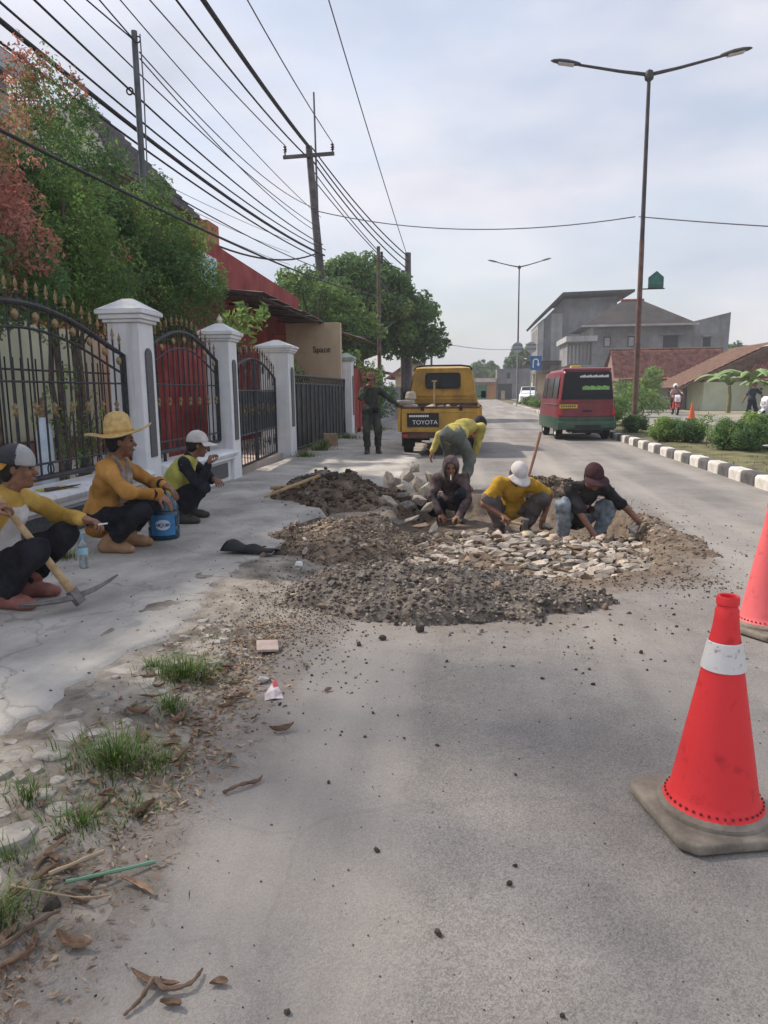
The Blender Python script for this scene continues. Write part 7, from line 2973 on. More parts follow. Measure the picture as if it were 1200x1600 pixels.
def person(label, loc, yaw, s=1.0, group=None, pelvis=(0, 0, 0.24), lean=0.2, side=0.0, curve=0.25, twist=0.0,
           head=(0, 0, 0), lh=(0.4, 0.12, 0.45), rh=(0.4, -0.12, 0.45), lf=(0.1, 0.12), rf=(0.1, -0.12), lfz=0.0, rfz=0.0, toe=(0.15, -0.15),
           lpole=(0.2, 1, -0.6), rpole=(0.2, -1, -0.6), lknee=(1, 0.35, 0.6), rknee=(1, -0.35, 0.6), lhn=(0.2, -0.2, -1), rhn=(0.2, 0.2, -1), lhd=None, rhd=None, curl=(0.5, 0.5),
           top=None, sleeve='long', trousers=None, boots=None, boot_h=0.5, hat=None, skin=None, vest=None, hood=False, res=0.0095, hres=0.0042, hair=True,
           scarf=None, belt=None, cuffs=None, bulk=1.0, name='person', loosetail=0.0, shirt_open=None, neckcut=0.075):
    t = thing(name, label, 'person', loc, yaw, group)
    skin = skin or SKIN
    P = np.array(pelvis, float)
    u1 = n3((math.sin(lean), math.sin(side), math.cos(lean)))
    u2 = n3((math.sin(lean + curve), math.sin(side), math.cos(lean + curve)))
    C = P + u1 * 0.225 * s
    S = C + u2 * 0.225 * s
    fw = np.array([math.cos(lean), 0, -math.sin(lean)])
    lt = np.array([math.sin(twist) * -1, math.cos(twist), 0])
    lt = n3(lt - u2 * (lt @ u2))
    f2 = np.cross(lt, u2)
    lt0 = n3(np.array([0, 1.0, 0]) - u1 * u1[1])
    f1 = np.cross(lt0, u1)
    Rt = np.stack([f2, lt, u2], 1)
    Rp = np.stack([f1, lt0, u1], 1)
    SL, SR = S + lt * 0.172 * s - u2 * 0.015, S - lt * 0.172 * s - u2 * 0.015
    hy, hp, hr = head
    # head frame
    hf = np.array([math.cos(hy) * math.cos(hp), math.sin(hy) * math.cos(hp), -math.sin(hp)])
    hl = n3(np.cross((0, 0, 1), hf))
    hu = np.cross(hf, hl)
    hl, hu = hl * math.cos(hr) + hu * math.sin(hr), hu * math.cos(hr) - hl * math.sin(hr)
    N = S + u2 * 0.035 * s
    Hc = N + n3(u2 * 0.6 + hu * 0.45 + hf * 0.12) * 0.155 * s
    Rh = np.stack([hf, hl, hu], 1)
    EL, WL = ik(SL, lh, 0.275 * s, 0.25 * s, lpole)
    ER, WR = ik(SR, rh, 0.275 * s, 0.25 * s, rpole)
    HL, HR = P + lt0 * 0.09 * s, P - lt0 * 0.09 * s
    AL, AR = np.array([lf[0], lf[1], 0.085 * s + lfz]), np.array([rf[0], rf[1], 0.085 * s + rfz])
    KL, AL = ik(HL, AL, 0.405 * s, 0.40 * s, lknee)
    KR, AR = ik(HR, AR, 0.405 * s, 0.40 * s, rknee)
    allp = np.array([P, C, S, Hc, EL, WL, ER, WR, KL, KR, AL, AR, SL, SR])
    lo, hi = allp.min(0) - 0.3 * s, allp.max(0) + 0.3 * s
    lo[2] = max(lo[2], -0.06 + min(lfz, rfz))

    # ---- skin
    b = SDF(lo, hi, res)
    b.el(P, np.array((0.10, 0.135, 0.10)) * s, Rp)
    b.rc(P, C, 0.095 * s, 0.10 * s, 0.04)
    b.el(C + u2 * 0.08 * s, np.array((0.095, 0.14, 0.15)) * s, Rt, 0.04)
    b.rc(SL, SR, 0.05 * s, 0.05 * s, 0.03)
    b.rc(S - u2 * 0.02, N + (Hc - N) * 0.5, 0.056 * s, 0.051 * s, 0.025)
    b.el(Hc + hu * 0.03 * s - hf * 0.008 * s, np.array((0.094, 0.074, 0.092)) * s, Rh, 0.02)
    b.el(Hc + hf * 0.028 * s - hu * 0.045 * s, np.array((0.062, 0.056, 0.075)) * s, Rh, 0.03)
    b.el(Hc + hf * 0.066 * s - hu * 0.1 * s, np.array((0.024, 0.026, 0.019)) * s, Rh, 0.02)
    b.rc(Hc + (hf * 0.083 + hu * 0.008) * s, Hc + (hf * 0.108 - hu * 0.03) * s, 0.010 * s, 0.0145 * s, 0.012)
    b.el(Hc + (hf * 0.078 + hu * 0.025) * s, np.array((0.014, 0.052, 0.012)) * s, Rh, 0.015)
    for q in (-1, 1):
        b.el(Hc + (hl * q * 0.036 + hf * 0.07 - hu * 0.03) * s, np.array((0.02, 0.02, 0.018)) * s, Rh, 0.015)
        b.el(Hc + (hl * q * 0.075 - hu * 0.008 - hf * 0.005) * s, np.array((0.021, 0.009, 0.031)) * s, Rh, 0.006)
    for q in (-1, 1):
        b.carve_el(Hc + (hf * 0.098 + hl * q * 0.031 + hu * 0.006) * s, np.array((0.018, 0.019, 0.011)) * s, Rh)
    b.el(Hc + (hf * 0.088 - hu * 0.066) * s, np.array((0.014, 0.024, 0.012)) * s, Rh, 0.01)
    for (a, e, w) in ((SL, EL, WL), (SR, ER, WR)):
        b.rc(a, e, 0.047 * s, 0.037 * s, 0.025)
        b.rc(e, w, 0.038 * s, 0.026 * s, 0.012)
    for (a, k, an) in ((HL, KL, AL), (HR, KR, AR)):
        b.rc(a, k, 0.07 * s, 0.05 * s, 0.03)
        b.rc(k, an, 0.05 * s, 0.035 * s, 0.012)
    V, F = b.mesh()
    hv = []
    for (W, E, nn, sgn, cu, hd2) in ((WL, EL, lhn, 1, curl[0], lhd), (WR, ER, rhn, -1, curl[1], rhd)):
        d = np.array(hd2, float) if hd2 is not None else (W - E)
        V2, F2 = hand_mesh(W, d, nn, -sgn if False else sgn, cu, s * 1.03, E, hres)
        hv.append((V2, F2))
    for V2, F2 in hv:
        F = np.concatenate([F, F2 + len(V)])
        V = np.concatenate([V, V2])
    body = mesh_np('body', V, F, skin, t)
    # ---- eyes, brows
    for q in (-1, 1):
        mb = MB()
        c = Hc + (hf * 0.079 + hl * q * 0.031 + hu * 0.006) * s
        mb.lathe([(0.001, -0.01 * s), (0.008 * s, -0.006 * s), (0.0115 * s, 0), (0.008 * s, 0.006 * s), (0.001, 0.01 * s)], 8, c)
        mb.build('eye', EYE, t, smooth='all')
        mb = MB()
        a = Hc + (hf * 0.09 + hl * q * 0.014 + hu * 0.026) * s
        e = Hc + (hf * 0.08 + hl * q * 0.05 + hu * 0.026) * s
        mb.tube([a, (a + e) / 2 + hu * 0.004 * s + hf * 0.003 * s, e], [0.004 * s, 0.005 * s, 0.003 * s], 5)
        mb.build('eyebrow', HAIR, t)
    mb = MB()
    a = Hc + (hf * 0.1015 - hu * 0.0665) * s
    mb.tube([a + hl * 0.024 * s - hf * 0.012 * s, a, a - hl * 0.024 * s - hf * 0.012 * s], [0.003 * s, 0.0055 * s, 0.003 * s], 6)
    mb.build('lips', LIP, t, smooth='all')
    # ---- hair
    if hair:
        hb = SDF(Hc - 0.16 * s, Hc + 0.17 * s, res * 0.8)
        hb.el(Hc + hu * 0.03 * s - hf * 0.010 * s, np.array((0.104, 0.083, 0.101)) * s, Rh)
        hb.el(Hc - hu * 0.03 * s - hf * 0.035 * s, np.array((0.068, 0.074, 0.07)) * s, Rh, 0.03)
        hb.cut(Hc + hf * 0.035 * s + hu * 0.02 * s, hf * 1.0 - hu * 0.75)
        hb.cut(Hc - hu * 0.075 * s, -hu + hf * 0.15)
        hb.folds(0.003, 3, 60)
        mk(hb, 'hair', HAIR, t)
    # ---- trousers
    if trousers:
        tr = SDF(lo, hi, res)
        tr.el(P + u1 * 0.02, np.array((0.118, 0.155, 0.125)) * s * bulk, Rp)
        tr.rc(P, P + u1 * 0.12 * s, 0.112 * s, 0.108 * s, 0.03)
        for (a, k, an) in ((HL, KL, AL), (HR, KR, AR)):
            tr.rc(a, k, 0.098 * s * bulk, 0.072 * s * bulk, 0.045)
            tr.rc(k, an + (k - an) * 0.04, 0.073 * s * bulk, 0.068 * s * bulk, 0.03)
        for (k, an) in ((KL, AL), (KR, AR)):
            tr_cut = an + (k - an) * (0.10 if not boots or boot_h < 0.25 else boot_h * 0.5)
        tr.folds(0.012, len(label) * 7 % 97, 30)
        tr.folds(0.006, len(label) * 3 % 97, 62)
        V, F = tr.mesh()
        # hems: drop faces beyond the ankle planes
        cen = V[F].mean(1)
        keep = np.ones(len(F), bool)
        for (k, an) in ((KL, AL), (KR, AR)):
            u = n3(an - k)
            fr = 0.07 if not boots or boot_h < 0.2 else boot_h * 0.4
            q0 = an + (k - an) * fr
            near = (np.linalg.norm(cen - an, axis=1) < 0.2 * s) & (((cen - q0) @ u) > 0)
            keep &= ~near
        waist = P + u1 * 0.15 * s
        keep &= ~((((cen - waist) @ u1) > 0) & (np.linalg.norm(cen - waist, axis=1) < 0.19 * s))
        mesh_np('trousers', V, F[keep], trousers, t)
    # ---- footwear
    bm_ = boots or skin
    for (k, an, ang, fz, nm) in ((KL, AL, toe[0], lfz, 'boot'), (KR, AR, toe[1], rfz, 'boot')):
        fd = np.array([math.cos(ang), math.sin(ang), 0])
        sh = SDF(np.minimum(an, k) - 0.3 * s, np.maximum(an, k) + 0.3 * s, res)
        g0 = fz
        heel = np.array([an[0], an[1], g0 + 0.045 * s]) - fd * 0.045 * s
        ball = np.array([an[0], an[1], g0 + 0.036 * s]) + fd * 0.125 * s
        tip = np.array([an[0], an[1], g0 + 0.03 * s]) + fd * 0.175 * s
        sh.rc(heel, ball, 0.045 * s, 0.042 * s, 0.02)
        sh.rc(ball, tip, 0.042 * s, 0.033 * s, 0.02)
        sh.rc(an, ball, 0.045 * s, 0.034 * s, 0.025)
        sh.rc(heel, an + np.array([0, 0, 0.02]), 0.045 * s, 0.045 * s, 0.02)
        if boots:
            sh.rc(an, an + (k - an) * boot_h, 0.048 * s, 0.062 * s, 0.02)
        else:
            sh.rc(an, an + (k - an) * 0.2, 0.038 * s, 0.036 * s, 0.02)
        sh.cut((0, 0, g0), (0, 0, -1))
        mk(sh, nm if boots else 'foot', bm_, t)
    # ---- top
    if top:
        def garment(infl, slv, hem, seed, fold):
            g3 = SDF(lo, hi, res)
            g3.el(P + u1 * 0.05 * s, np.array((0.138, 0.176, 0.15)) * s * bulk + infl, Rp)
            g3.rc(P + u1 * 0.05 * s, C, 0.118 * s * bulk + infl, 0.114 * s * bulk + infl, 0.05)
            g3.el(C + u2 * 0.085 * s, np.array((0.113, 0.158, 0.165)) * s * bulk + infl, Rt, 0.04)
            g3.rc(SL - lt * 0.02, SR + lt * 0.02, 0.062 * s + infl, 0.062 * s + infl, 0.03)
            g3.rc(S - u2 * 0.05, S + u2 * 0.03 * s, 0.09 * s, 0.066 * s, 0.03)
            if loosetail:
                g3.rc(P + u1 * 0.05, P - u1 * loosetail - f1 * 0.03, 0.12 * s, 0.10 * s, 0.05)
            hemp = P - u1 * hem
            if not loosetail:
                g3.cut(hemp, -u1)
            for (a, e, w) in ((SL, EL, WL), (SR, ER, WR)):
                if slv == 'long':
                    g3.rc(a, e, 0.066 * s + infl, 0.054 * s + infl, 0.03)
                    g3.rc(e, w - n3(w - e) * 0.012, 0.054 * s + infl, 0.039 * s + infl, 0.015)
                elif slv == 'short':
                    g3.rc(a, a + (e - a) * 0.82, 0.068 * s + infl, 0.066 * s + infl, 0.03)
            g3.folds(fold, seed, 22)
            g3.folds(fold * 0.45, seed + 1, 55)
            g3.carve(N + (Hc - N) * 0.55 + f2 * 0.02, neckcut * s)
            if slv == 'short':
                for (a, e) in ((SL, EL), (SR, ER)):
                    pass
            return g3
        g3 = garment(0.0, sleeve, 0.07 * s, len(label) * 5 % 89, 0.013)
        mk(g3, 'shirt', top, t)
        if vest:
            g3 = garment(0.014, 'none', 0.02 * s, 5, 0.004)
            for (a, e) in ((SL, EL), (SR, ER)):
                g3.carve(a + n3(a - S) * 0.045 * s - u2 * 0.02, 0.088 * s)
            mk(g3, 'vest', vest, t)
        if shirt_open:
            # contrasting front and back panel of a two-colour shirt
            g3 = SDF(lo, hi, res)
            g3.el(P + u1 * 0.06 * s, np.array((0.138, 0.176, 0.15)) * s * bulk + 0.012, Rp)
            g3.rc(P + u1 * 0.05 * s, C, 0.12 * s * bulk, 0.124 * s * bulk, 0.05)
            g3.el(C + u2 * 0.085 * s, np.array((0.113, 0.158, 0.165)) * s * bulk + 0.013, Rt, 0.04)
            g3.folds(0.013, len(label) * 5 % 89, 22)
            g3.folds(0.006, len(label) * 5 % 89 + 1, 55)
            for sg in (1, -1):
                g3.cut(C + lt * sg * 0.135 * s, lt * sg + u2 * 0.3)
            g3.cut(C + u2 * 0.2 * s, u2)
            g3.cut(P - u1 * 0.035 * s, -u1)
            mk(g3, 'shirt_panel', shirt_open, t)
    if hood:
        hd2 = SDF(Hc - 0.2 * s, Hc + 0.22 * s, res)
        hd2.el(Hc + hu * 0.02 * s - hf * 0.02 * s, np.array((0.118, 0.103, 0.125)) * s, Rh)
        hd2.rc(Hc - hu * 0.06 * s - hf * 0.02 * s, N, 0.095 * s, 0.1 * s, 0.04)
        hd2.carve_el(Hc + hf * 0.085 * s - hu * 0.02 * s, np.array((0.085, 0.066, 0.095)) * s, Rh)
        hd2.folds(0.004, 12, 30)
        mk(hd2, 'hood', top, t)
    if scarf:
        # towel round the neck, ends hanging on the chest
        for q in (-1, 1):
            mb = MB()
            pts = [S - f2 * 0.085 * s + u2 * 0.055 * s, S + lt * q * 0.075 * s + u2 * 0.05 * s - f2 * 0.02, S + lt * q * 0.085 * s + f2 * 0.075 * s + u2 * 0.0 * s,
                   C + lt * q * 0.055 * s + f2 * 0.145 * s + u2 * 0.12 * s, C + lt * q * 0.05 * s + f2 * 0.155 * s + u2 * 0.03 * s, C + lt * q * 0.045 * s + f2 * 0.15 * s - u2 * 0.05 * s]
            vs, fs = [], []
            for i2, p in enumerate(pts):
                wv = lt * 0.042 * s if i2 > 2 else (f2 * 0.02 + u2 * 0.035) * s
                for k2 in range(5):
                    vs.append(p + wv * (k2 - 2) / 2 + f2 * (0.006 if k2 % 2 else 0.014))
            for i2 in range(len(pts) - 1):
                for k2 in range(4):
                    fs.append((i2 * 5 + k2, i2 * 5 + k2 + 1, i2 * 5 + 6 + k2, i2 * 5 + 5 + k2))
            mb.add(vs, fs)
            o = mb.build('towel_end', scarf, t, smooth='all', fixn=False)
            md = o.modifiers.new('thick', 'SOLIDIFY')
            md.thickness = 0.014
            md.offset = 1
            ms = o.modifiers.new('sub', 'SUBSURF')
            ms.levels = ms.render_levels = 2
    if belt:
        mb = MB()
        c = P + u1 * 0.1 * s
        mb.box(c + f1 * 0.13 * s + lt0 * 0.08 * s - u1 * 0.06, (0.06, 0.13, 0.12))
        mb.build('waist_bag', belt, t, bevel=0.02, smooth=True)
    if cuffs:
        for (e, w) in ((EL, WL), (ER, WR)):
            mb = MB()
            d = n3(w - e)
            mb.tube([w - d * 0.05 * s, w - d * 0.012 * s], [0.044 * s, 0.041 * s], 14)
            mb.build('cuff', cuffs, t, smooth=True)
    # ---- headgear
    if hat:
        kind, hm = hat[0], hat[1]
        if kind in ('cap', 'backcap'):
            hm2 = hat[2] if len(hat) > 2 else hm
            tilt = hat[3] if len(hat) > 3 else 0.0
            cd = hf if kind == 'cap' else -hf
            up = n3(hu - cd * tilt * 0.0)
            cp = SDF(Hc - 0.17 * s, Hc + 0.2 * s, res * 0.75)
            cp.el(Hc + hu * 0.04 * s - hf * 0.008 * s, np.array((0.111, 0.09, 0.108)) * s, Rh)
            cp.cut(Hc + hu * 0.028 * s + cd * 0.02, -(hu - cd * 0.12 - (hf * -0.0)))
            V, F = cp.mesh()
            if kind == 'backcap' or (len(hat) > 4 and hat[4]):
                cen = V[F].mean(1)
                fr = ((cen - Hc) @ hf) > 0.015 * s
                crown = mesh_np('cap', V, F[fr], hm, t)
                mesh_np('cap_back', V, F[~fr], hat[4] if len(hat) > 4 and hat[4] else hm, t)
            else:
                crown = mesh_np('cap', V, F, hm, t)
            mb = MB()
            vs, fs = [], []
            nr, na = 6, 15
            sd2 = np.cross(hu, cd)
            for i2 in range(nr):
                for j in range(na):
                    a = R_(-72 + 144 * j / (na - 1))
                    bl = 0.083 * math.cos(a * 0.95) ** 0.5 if abs(a) < 1.6 else 0
                    rad = 0.096 - 0.012 + (bl + 0.012) * i2 / (nr - 1)
                    p = Hc + cd * (0.109 / 0.096 * rad * math.cos(a)) * s + sd2 * (0.088 / 0.096 * min(rad, 0.1 + 0.3 * rad) * math.sin(a)) * s
                    p = p + hu * (0.04 - 0.018 * (i2 / (nr - 1)) - 0.03 * (math.sin(a) ** 2) * (0.4 + 0.6 * i2 / (nr - 1))) * s
                    vs.append(p)
            for i2 in range(nr - 1):
                for j in range(na - 1):
                    fs.append((i2 * na + j, i2 * na + j + 1, (i2 + 1) * na + j + 1, (i2 + 1) * na + j))
            mb.add(vs, fs)
            o = mb.build('brim', hm2, crown, smooth='all', fixn=False)
            md = o.modifiers.new('thick', 'SOLIDIFY')
            md.thickness = 0.006
            mb = MB()
            c = Hc + hu * 0.146 * s - hf * 0.008 * s
            mb.lathe([(0.009 * s, -0.003), (0.007 * s, 0.004 * s), (0.001, 0.006 * s)], 8, c)
            mb.build('button', hm, crown)
        elif kind in ('straw', 'bucket'):
            rb, ch = (0.25, 0.165) if kind == 'straw' else (0.16, 0.1)
            rc_ = 0.108 if kind == 'straw' else 0.1
            tl = hat[2] if len(hat) > 2 else 0.15
            ax = n3(hu - hf * tl)
            e1 = n3(hf - ax * (hf @ ax))
            e2 = np.cross(ax, e1)
            M3 = Matrix(((e1[0], e2[0], ax[0]), (e1[1], e2[1], ax[1]), (e1[2], e2[2], ax[2])))
            c = Hc + hu * 0.055 * s - hf * 0.01
            prof = [(rb * s, 0.012), (rb * s, 0.018), (rb * 0.8 * s, 0.006), (rc_ * 1.3 * s, 0.0), (rc_ * 1.03 * s, 0.012), (rc_ * 0.97 * s, ch * 0.5 * s), (rc_ * 0.8 * s, ch * 0.85 * s), (rc_ * 0.5 * s, ch * 1.02 * s), (0.002, ch * 1.06 * s)]
            prof2 = [(rb * s, 0.012), (rb * 0.8 * s, 0.0), (rc_ * 1.2 * s, -0.006), (rc_ * 0.98 * s, -0.004)]

            def wob(r2, a):
                k2 = max(0.0, (r2 - rc_ * s) / ((rb - rc_) * s))
                return k2 * (0.045 * math.cos(a) ** 2 * (1 if math.cos(a) > 0 else 0.3) - 0.022 * math.sin(a) ** 2 + 0.006 * math.sin(a * 5 + 1)) * (1.0 if kind == 'straw' else -0.6)
            mb = MB()
            mb.lathe(prof, 44, c, M3, cap=False, wob=wob)
            h1 = mb.build('hat', hm, t, smooth='all')
            mb = MB()
            mb.lathe(prof2, 44, c, M3, cap=False, wob=wob)
            mb.build('brim_underside', hm, h1, smooth='all')
            mb = MB()
            mb.lathe([(rc_ * 1.035 * s, 0.014), (rc_ * 1.03 * s, 0.035)], 40, c, M3, cap=False)
            mb.build('hat_band', hat[3] if len(hat) > 3 else hm, h1, smooth='all')
        elif kind == 'helmet':
            cp = SDF(Hc - 0.2 * s, Hc + 0.22 * s, res)
            cp.el(Hc + hu * 0.02 * s, np.array((0.14, 0.125, 0.145)) * s, Rh)
            cp.carve_el(Hc + hf * 0.12 * s - hu * 0.03 * s, np.array((0.1, 0.09, 0.075)) * s, Rh)
            cp.cut(Hc - hu * 0.09 * s, -hu)
            mk(cp, 'helmet', hm, t)
    return t, dict(WL=WL, WR=WR, Hc=Hc, hf=hf, hu=hu, hl=hl, EL=EL, ER=ER, S=S, C=C, f2=f2, lt=lt, u2=u2, P=P)


C_ORANGE = cloth('cloth_orange', (0.50, 0.235, 0.05), (0.57, 0.3, 0.09))
C_YELLOW = cloth('cloth_yellow_polo', (0.60, 0.34, 0.03), (0.66, 0.4, 0.06))
C_PALEY = cloth('cloth_pale_yellow', (0.55, 0.47, 0.12), (0.62, 0.54, 0.18))
C_MUST = cloth('cloth_mustard', (0.50, 0.31, 0.06), (0.56, 0.37, 0.1))
C_WHITE = cloth('cloth_white', (0.5, 0.48, 0.46), (0.58, 0.56, 0.54), 0.12)
C_BLACK = cloth('cloth_black', (0.014, 0.014, 0.02), (0.03, 0.03, 0.038))
C_NAVY = cloth('cloth_navy', (0.016, 0.02, 0.032), (0.03, 0.036, 0.05))
C_VEST = cloth('vest_yellow', (0.48, 0.46, 0.09), (0.56, 0.54, 0.15))
C_JEANS = cloth('jeans_pale', (0.2, 0.255, 0.3), (0.32, 0.375, 0.42), 0.25, 9)
C_GREYT = cloth('trousers_grey', (0.14, 0.125, 0.12), (0.19, 0.17, 0.165))
C_SAGE = cloth('trousers_sage', (0.13, 0.15, 0.13), (0.18, 0.2, 0.175))
C_OLIVE = cloth('cloth_olive', (0.04, 0.05, 0.04), (0.07, 0.08, 0.062))
C_HOOD = cloth('hoodie_maroon', (0.06, 0.04, 0.045), (0.2, 0.15, 0.15), 0.4, 7)
C_CHAR = cloth('cloth_charcoal', (0.03, 0.029, 0.031), (0.05, 0.048, 0.05))
C_TOWEL = cloth('towel_grey', (0.33, 0.27, 0.24), (0.44, 0.38, 0.35), 0.2, 14)
C_CAPW = cloth('cap_white', (0.62, 0.58, 0.55), (0.7, 0.67, 0.65), 0.08)
C_CAPM = cloth('cap_maroon', (0.055, 0.026, 0.032), (0.085, 0.042, 0.05))
C_CAPG = cloth('cap_grey', (0.33, 0.33, 0.34), (0.42, 0.42, 0.43), 0.1)
C_CAPD = cloth('cap_dark', (0.05, 0.052, 0.06), (0.08, 0.08, 0.09), 0.1)
C_STRAW = mat('straw', (0.55, 0.37, 0.13), 0.8, 0.2, 25, 0.5, 140, c2=(0.64, 0.46, 0.2))
C_STRAWB = mat('straw_band', (0.5, 0.3, 0.1), 0.8, 0.2, 25)
B_TAN = mat('boot_tan', (0.36, 0.2, 0.1), 0.6, 0.2, 8, 0.1, 50, c2=(0.42, 0.25, 0.14))
B_RED = mat('boot_red_brown', (0.25, 0.095, 0.075), 0.6, 0.2, 8, 0.1, 50, c2=(0.32, 0.14, 0.115))
B_DARK = mat('boot_dark', (0.04, 0.04, 0.038), 0.6, 0.25, 8, 0.1, 50, c2=(0.075, 0.07, 0.06))
M_CIG = mat('cigarette_paper', (0.75, 0.73, 0.7), 0.7, 0.05)

SEAT = 'workers resting against the white wall'
DIG = 'workers laying stones in the dig'

# 1 man with backward cap holding the pickaxe
z1 = pav_z(-2.86, 4.08)
p_, j = person('seated man in white and mustard shirt with backward grey cap, holding a pickaxe', (-2.87, 4.08, z1), R_(6), 1.0, SEAT,
               pelvis=(0, 0, 0.22), lean=0.12, curve=0.25, head=(R_(12), R_(4), 0), lh=(0.47, 0.16, 0.49), rh=(0.13, -0.27, 0.62), rpole=(-0.3, -0.8, -0.7), lf=(0.1, 0.13), rf=(0.09, -0.12),
               lhd=(1, 0, -0.15), rhd=(0.75, 0.65, 0.25), rhn=(0.5, 0.6, -0.6), curl=(0.75, 1.15), top=C_MUST, shirt_open=C_WHITE, sleeve='long', trousers=C_BLACK, boots=B_RED, boot_h=0.22,
               hat=('backcap', C_CAPG, cloth('cap_brim_orange', (0.5, 0.25, 0.05)), 0, C_CAPD), bulk=1.0)

Mw = Matrix.Translation(p_.location) @ Matrix.Rotation(p_.rotation_euler.z, 4, 'Z')
grip = Mw @ Vector(j['WR']) + (Mw.to_3x3() @ Vector((0.75, 0.65, 0.25))).normalized() * 0.075 + (Mw.to_3x3() @ Vector((0.5, 0.6, -0.6))).normalized() * 0.03
head_ = Vector((-2.33, 4.0, 0.12))
pickaxe('pickaxe with pale handle held upright by the man in the grey backward cap', grip + (grip - head_).normalized() * 0.07, head_, (-0.55, -0.8, -0.1), 0.021, 0.3)

# 2 man in the straw hat
z2 = pav_z(-2.98, 5.65)
person('seated man in orange long sleeved shirt, wide straw hat and towel round his neck', (-3.0, 5.66, z2), R_(6), 1.05, SEAT,
       pelvis=(0, 0, 0.25), lean=0.14, curve=0.22, head=(R_(18), R_(2), 0), lh=(0.50, 0.05, 0.53), rh=(0.50, -0.10, 0.47), lf=(0.13, 0.13), rf=(0.08, -0.12),
       lhd=(0.8, -0.2, -0.5), rhd=(0.75, 0.1, -0.6), curl=(0.5, 0.45), top=C_ORANGE, trousers=C_BLACK, boots=B_TAN, boot_h=0.52,
       hat=('straw', C_STRAW, 0.12, C_STRAWB), scarf=C_TOWEL, cuffs=C_BLACK, loosetail=0.06, hair=True)

# 3 man in vest and white cap
z3 = pav_z(-2.95, 7.0)
person('seated man in yellow vest over black shirt and white cap, one hand raised', (-2.97, 6.98, z3), R_(12), 0.97, SEAT,
       pelvis=(0, 0, 0.22), lean=0.3, curve=0.3, head=(R_(14), R_(10), 0), lh=(0.42, 0.1, 0.4), rh=(0.40, -0.16, 0.58), rpole=(0.3, -0.3, -1), lf=(0.14, 0.2), rf=(0.1, -0.12),
       rhd=(0.3, 0.1, 0.9), rhn=(0.8, 0.4, -0.2), curl=(0.5, 1.0), top=C_BLACK, vest=C_VEST, trousers=C_BLACK, boots=B_DARK, boot_h=0.4, hat=('cap', C_CAPW))

PZ = -0.25
# 4 hooded worker smoking
t4, j4 = person('crouching worker in dark hooded jacket with a cigarette in his mouth', (-0.22, 8.85, PZ), R_(-92), 0.93, DIG,
                pelvis=(0, 0, 0.22), lean=0.45, curve=0.35, head=(R_(4), R_(14), 0), lh=(0.44, 0.10, 0.13), rh=(0.46, -0.11, 0.15), lf=(0.12, 0.1), rf=(0.02, -0.12), lknee=(1, 0.1, 0.9), rknee=(1, -0.8, 0.3),
                lhd=(0.5, -0.6, -0.3), rhd=(0.5, 0.5, -0.4), curl=(0.7, 0.7), top=C_HOOD, trousers=C_NAVY, boots=B_DARK, boot_h=0.3, hood=True, hair=False, res=0.011, hres=0.006)
mb = MB()
a = j4['Hc'] + (j4['hf'] * 0.1 - j4['hu'] * 0.066 + j4['hl'] * 0.0) * 0.93
mb.tube([a, a + (j4['hf'] * 0.055 - j4['hu'] * 0.045)], 0.0055, 6)
cg = mb.build('cigarette', M_CIG)
cg.matrix_world = t4.matrix_basis
tag(cg, 'white cigarette in the mouth of the hooded worker', 'cigarette')

# 5 worker in yellow polo with the hammer
t5, j5 = person('crouching worker in yellow polo shirt and white cap swinging a hammer', (0.45, 8.2, PZ), R_(-88), 0.98, DIG,
                pelvis=(0, 0, 0.24), lean=0.5, curve=0.38, head=(R_(16), R_(42), R_(-8)), lh=(0.22, 0.33, 0.2), rh=(0.44, -0.13, 0.24), rpole=(-0.1, -1, -0.3), lpole=(-0.3, 1, 0), lf=(0.14, 0.14), rf=(0.14, -0.13),
                lknee=(1, 0.75, 0.7), rknee=(1, -0.6, 0.7), rhd=(0.45, 0.75, -0.35), rhn=(0.2, 0.2, -1), curl=(0.6, 1.25), top=C_YELLOW, sleeve='short', trousers=C_GREYT, boots=B_DARK, boot_h=0.15,
                hat=('cap', C_CAPW), res=0.011, hres=0.006, neckcut=0.085)
hm = thing('hammer', 'short steel hammer in the hand of the yellow polo man', 'hammer', (0, 0, 0))
Mw = Matrix.Translation(t5.location) @ Matrix.Rotation(t5.rotation_euler.z, 4, 'Z')
w0 = Mw @ Vector(j5['WR'])
hd_ = (Mw.to_3x3() @ Vector((0.45, 0.75, -0.35))).normalized()
hold = w0 + hd_ * 0.085 + Vector((0, 0, -0.022))
ax_ = (Mw.to_3x3() @ Vector((0.35, 0.9, -0.1))).normalized()
hm.location = hold
mb = MB()
mb.tube([-ax_ * 0.09, ax_ * 0.17], 0.014, 8)
mb.build('handle', M_WOOD, hm, smooth=True)
mb = MB()
up_ = Vector((0.15, -0.2, 1)).normalized()
mb.tube([ax_ * 0.17 - up_ * 0.07, ax_ * 0.17 + up_ * 0.07], 0.033, 8)
mb.build('hammer_head', M_STEELT, hm, bevel=0.006)

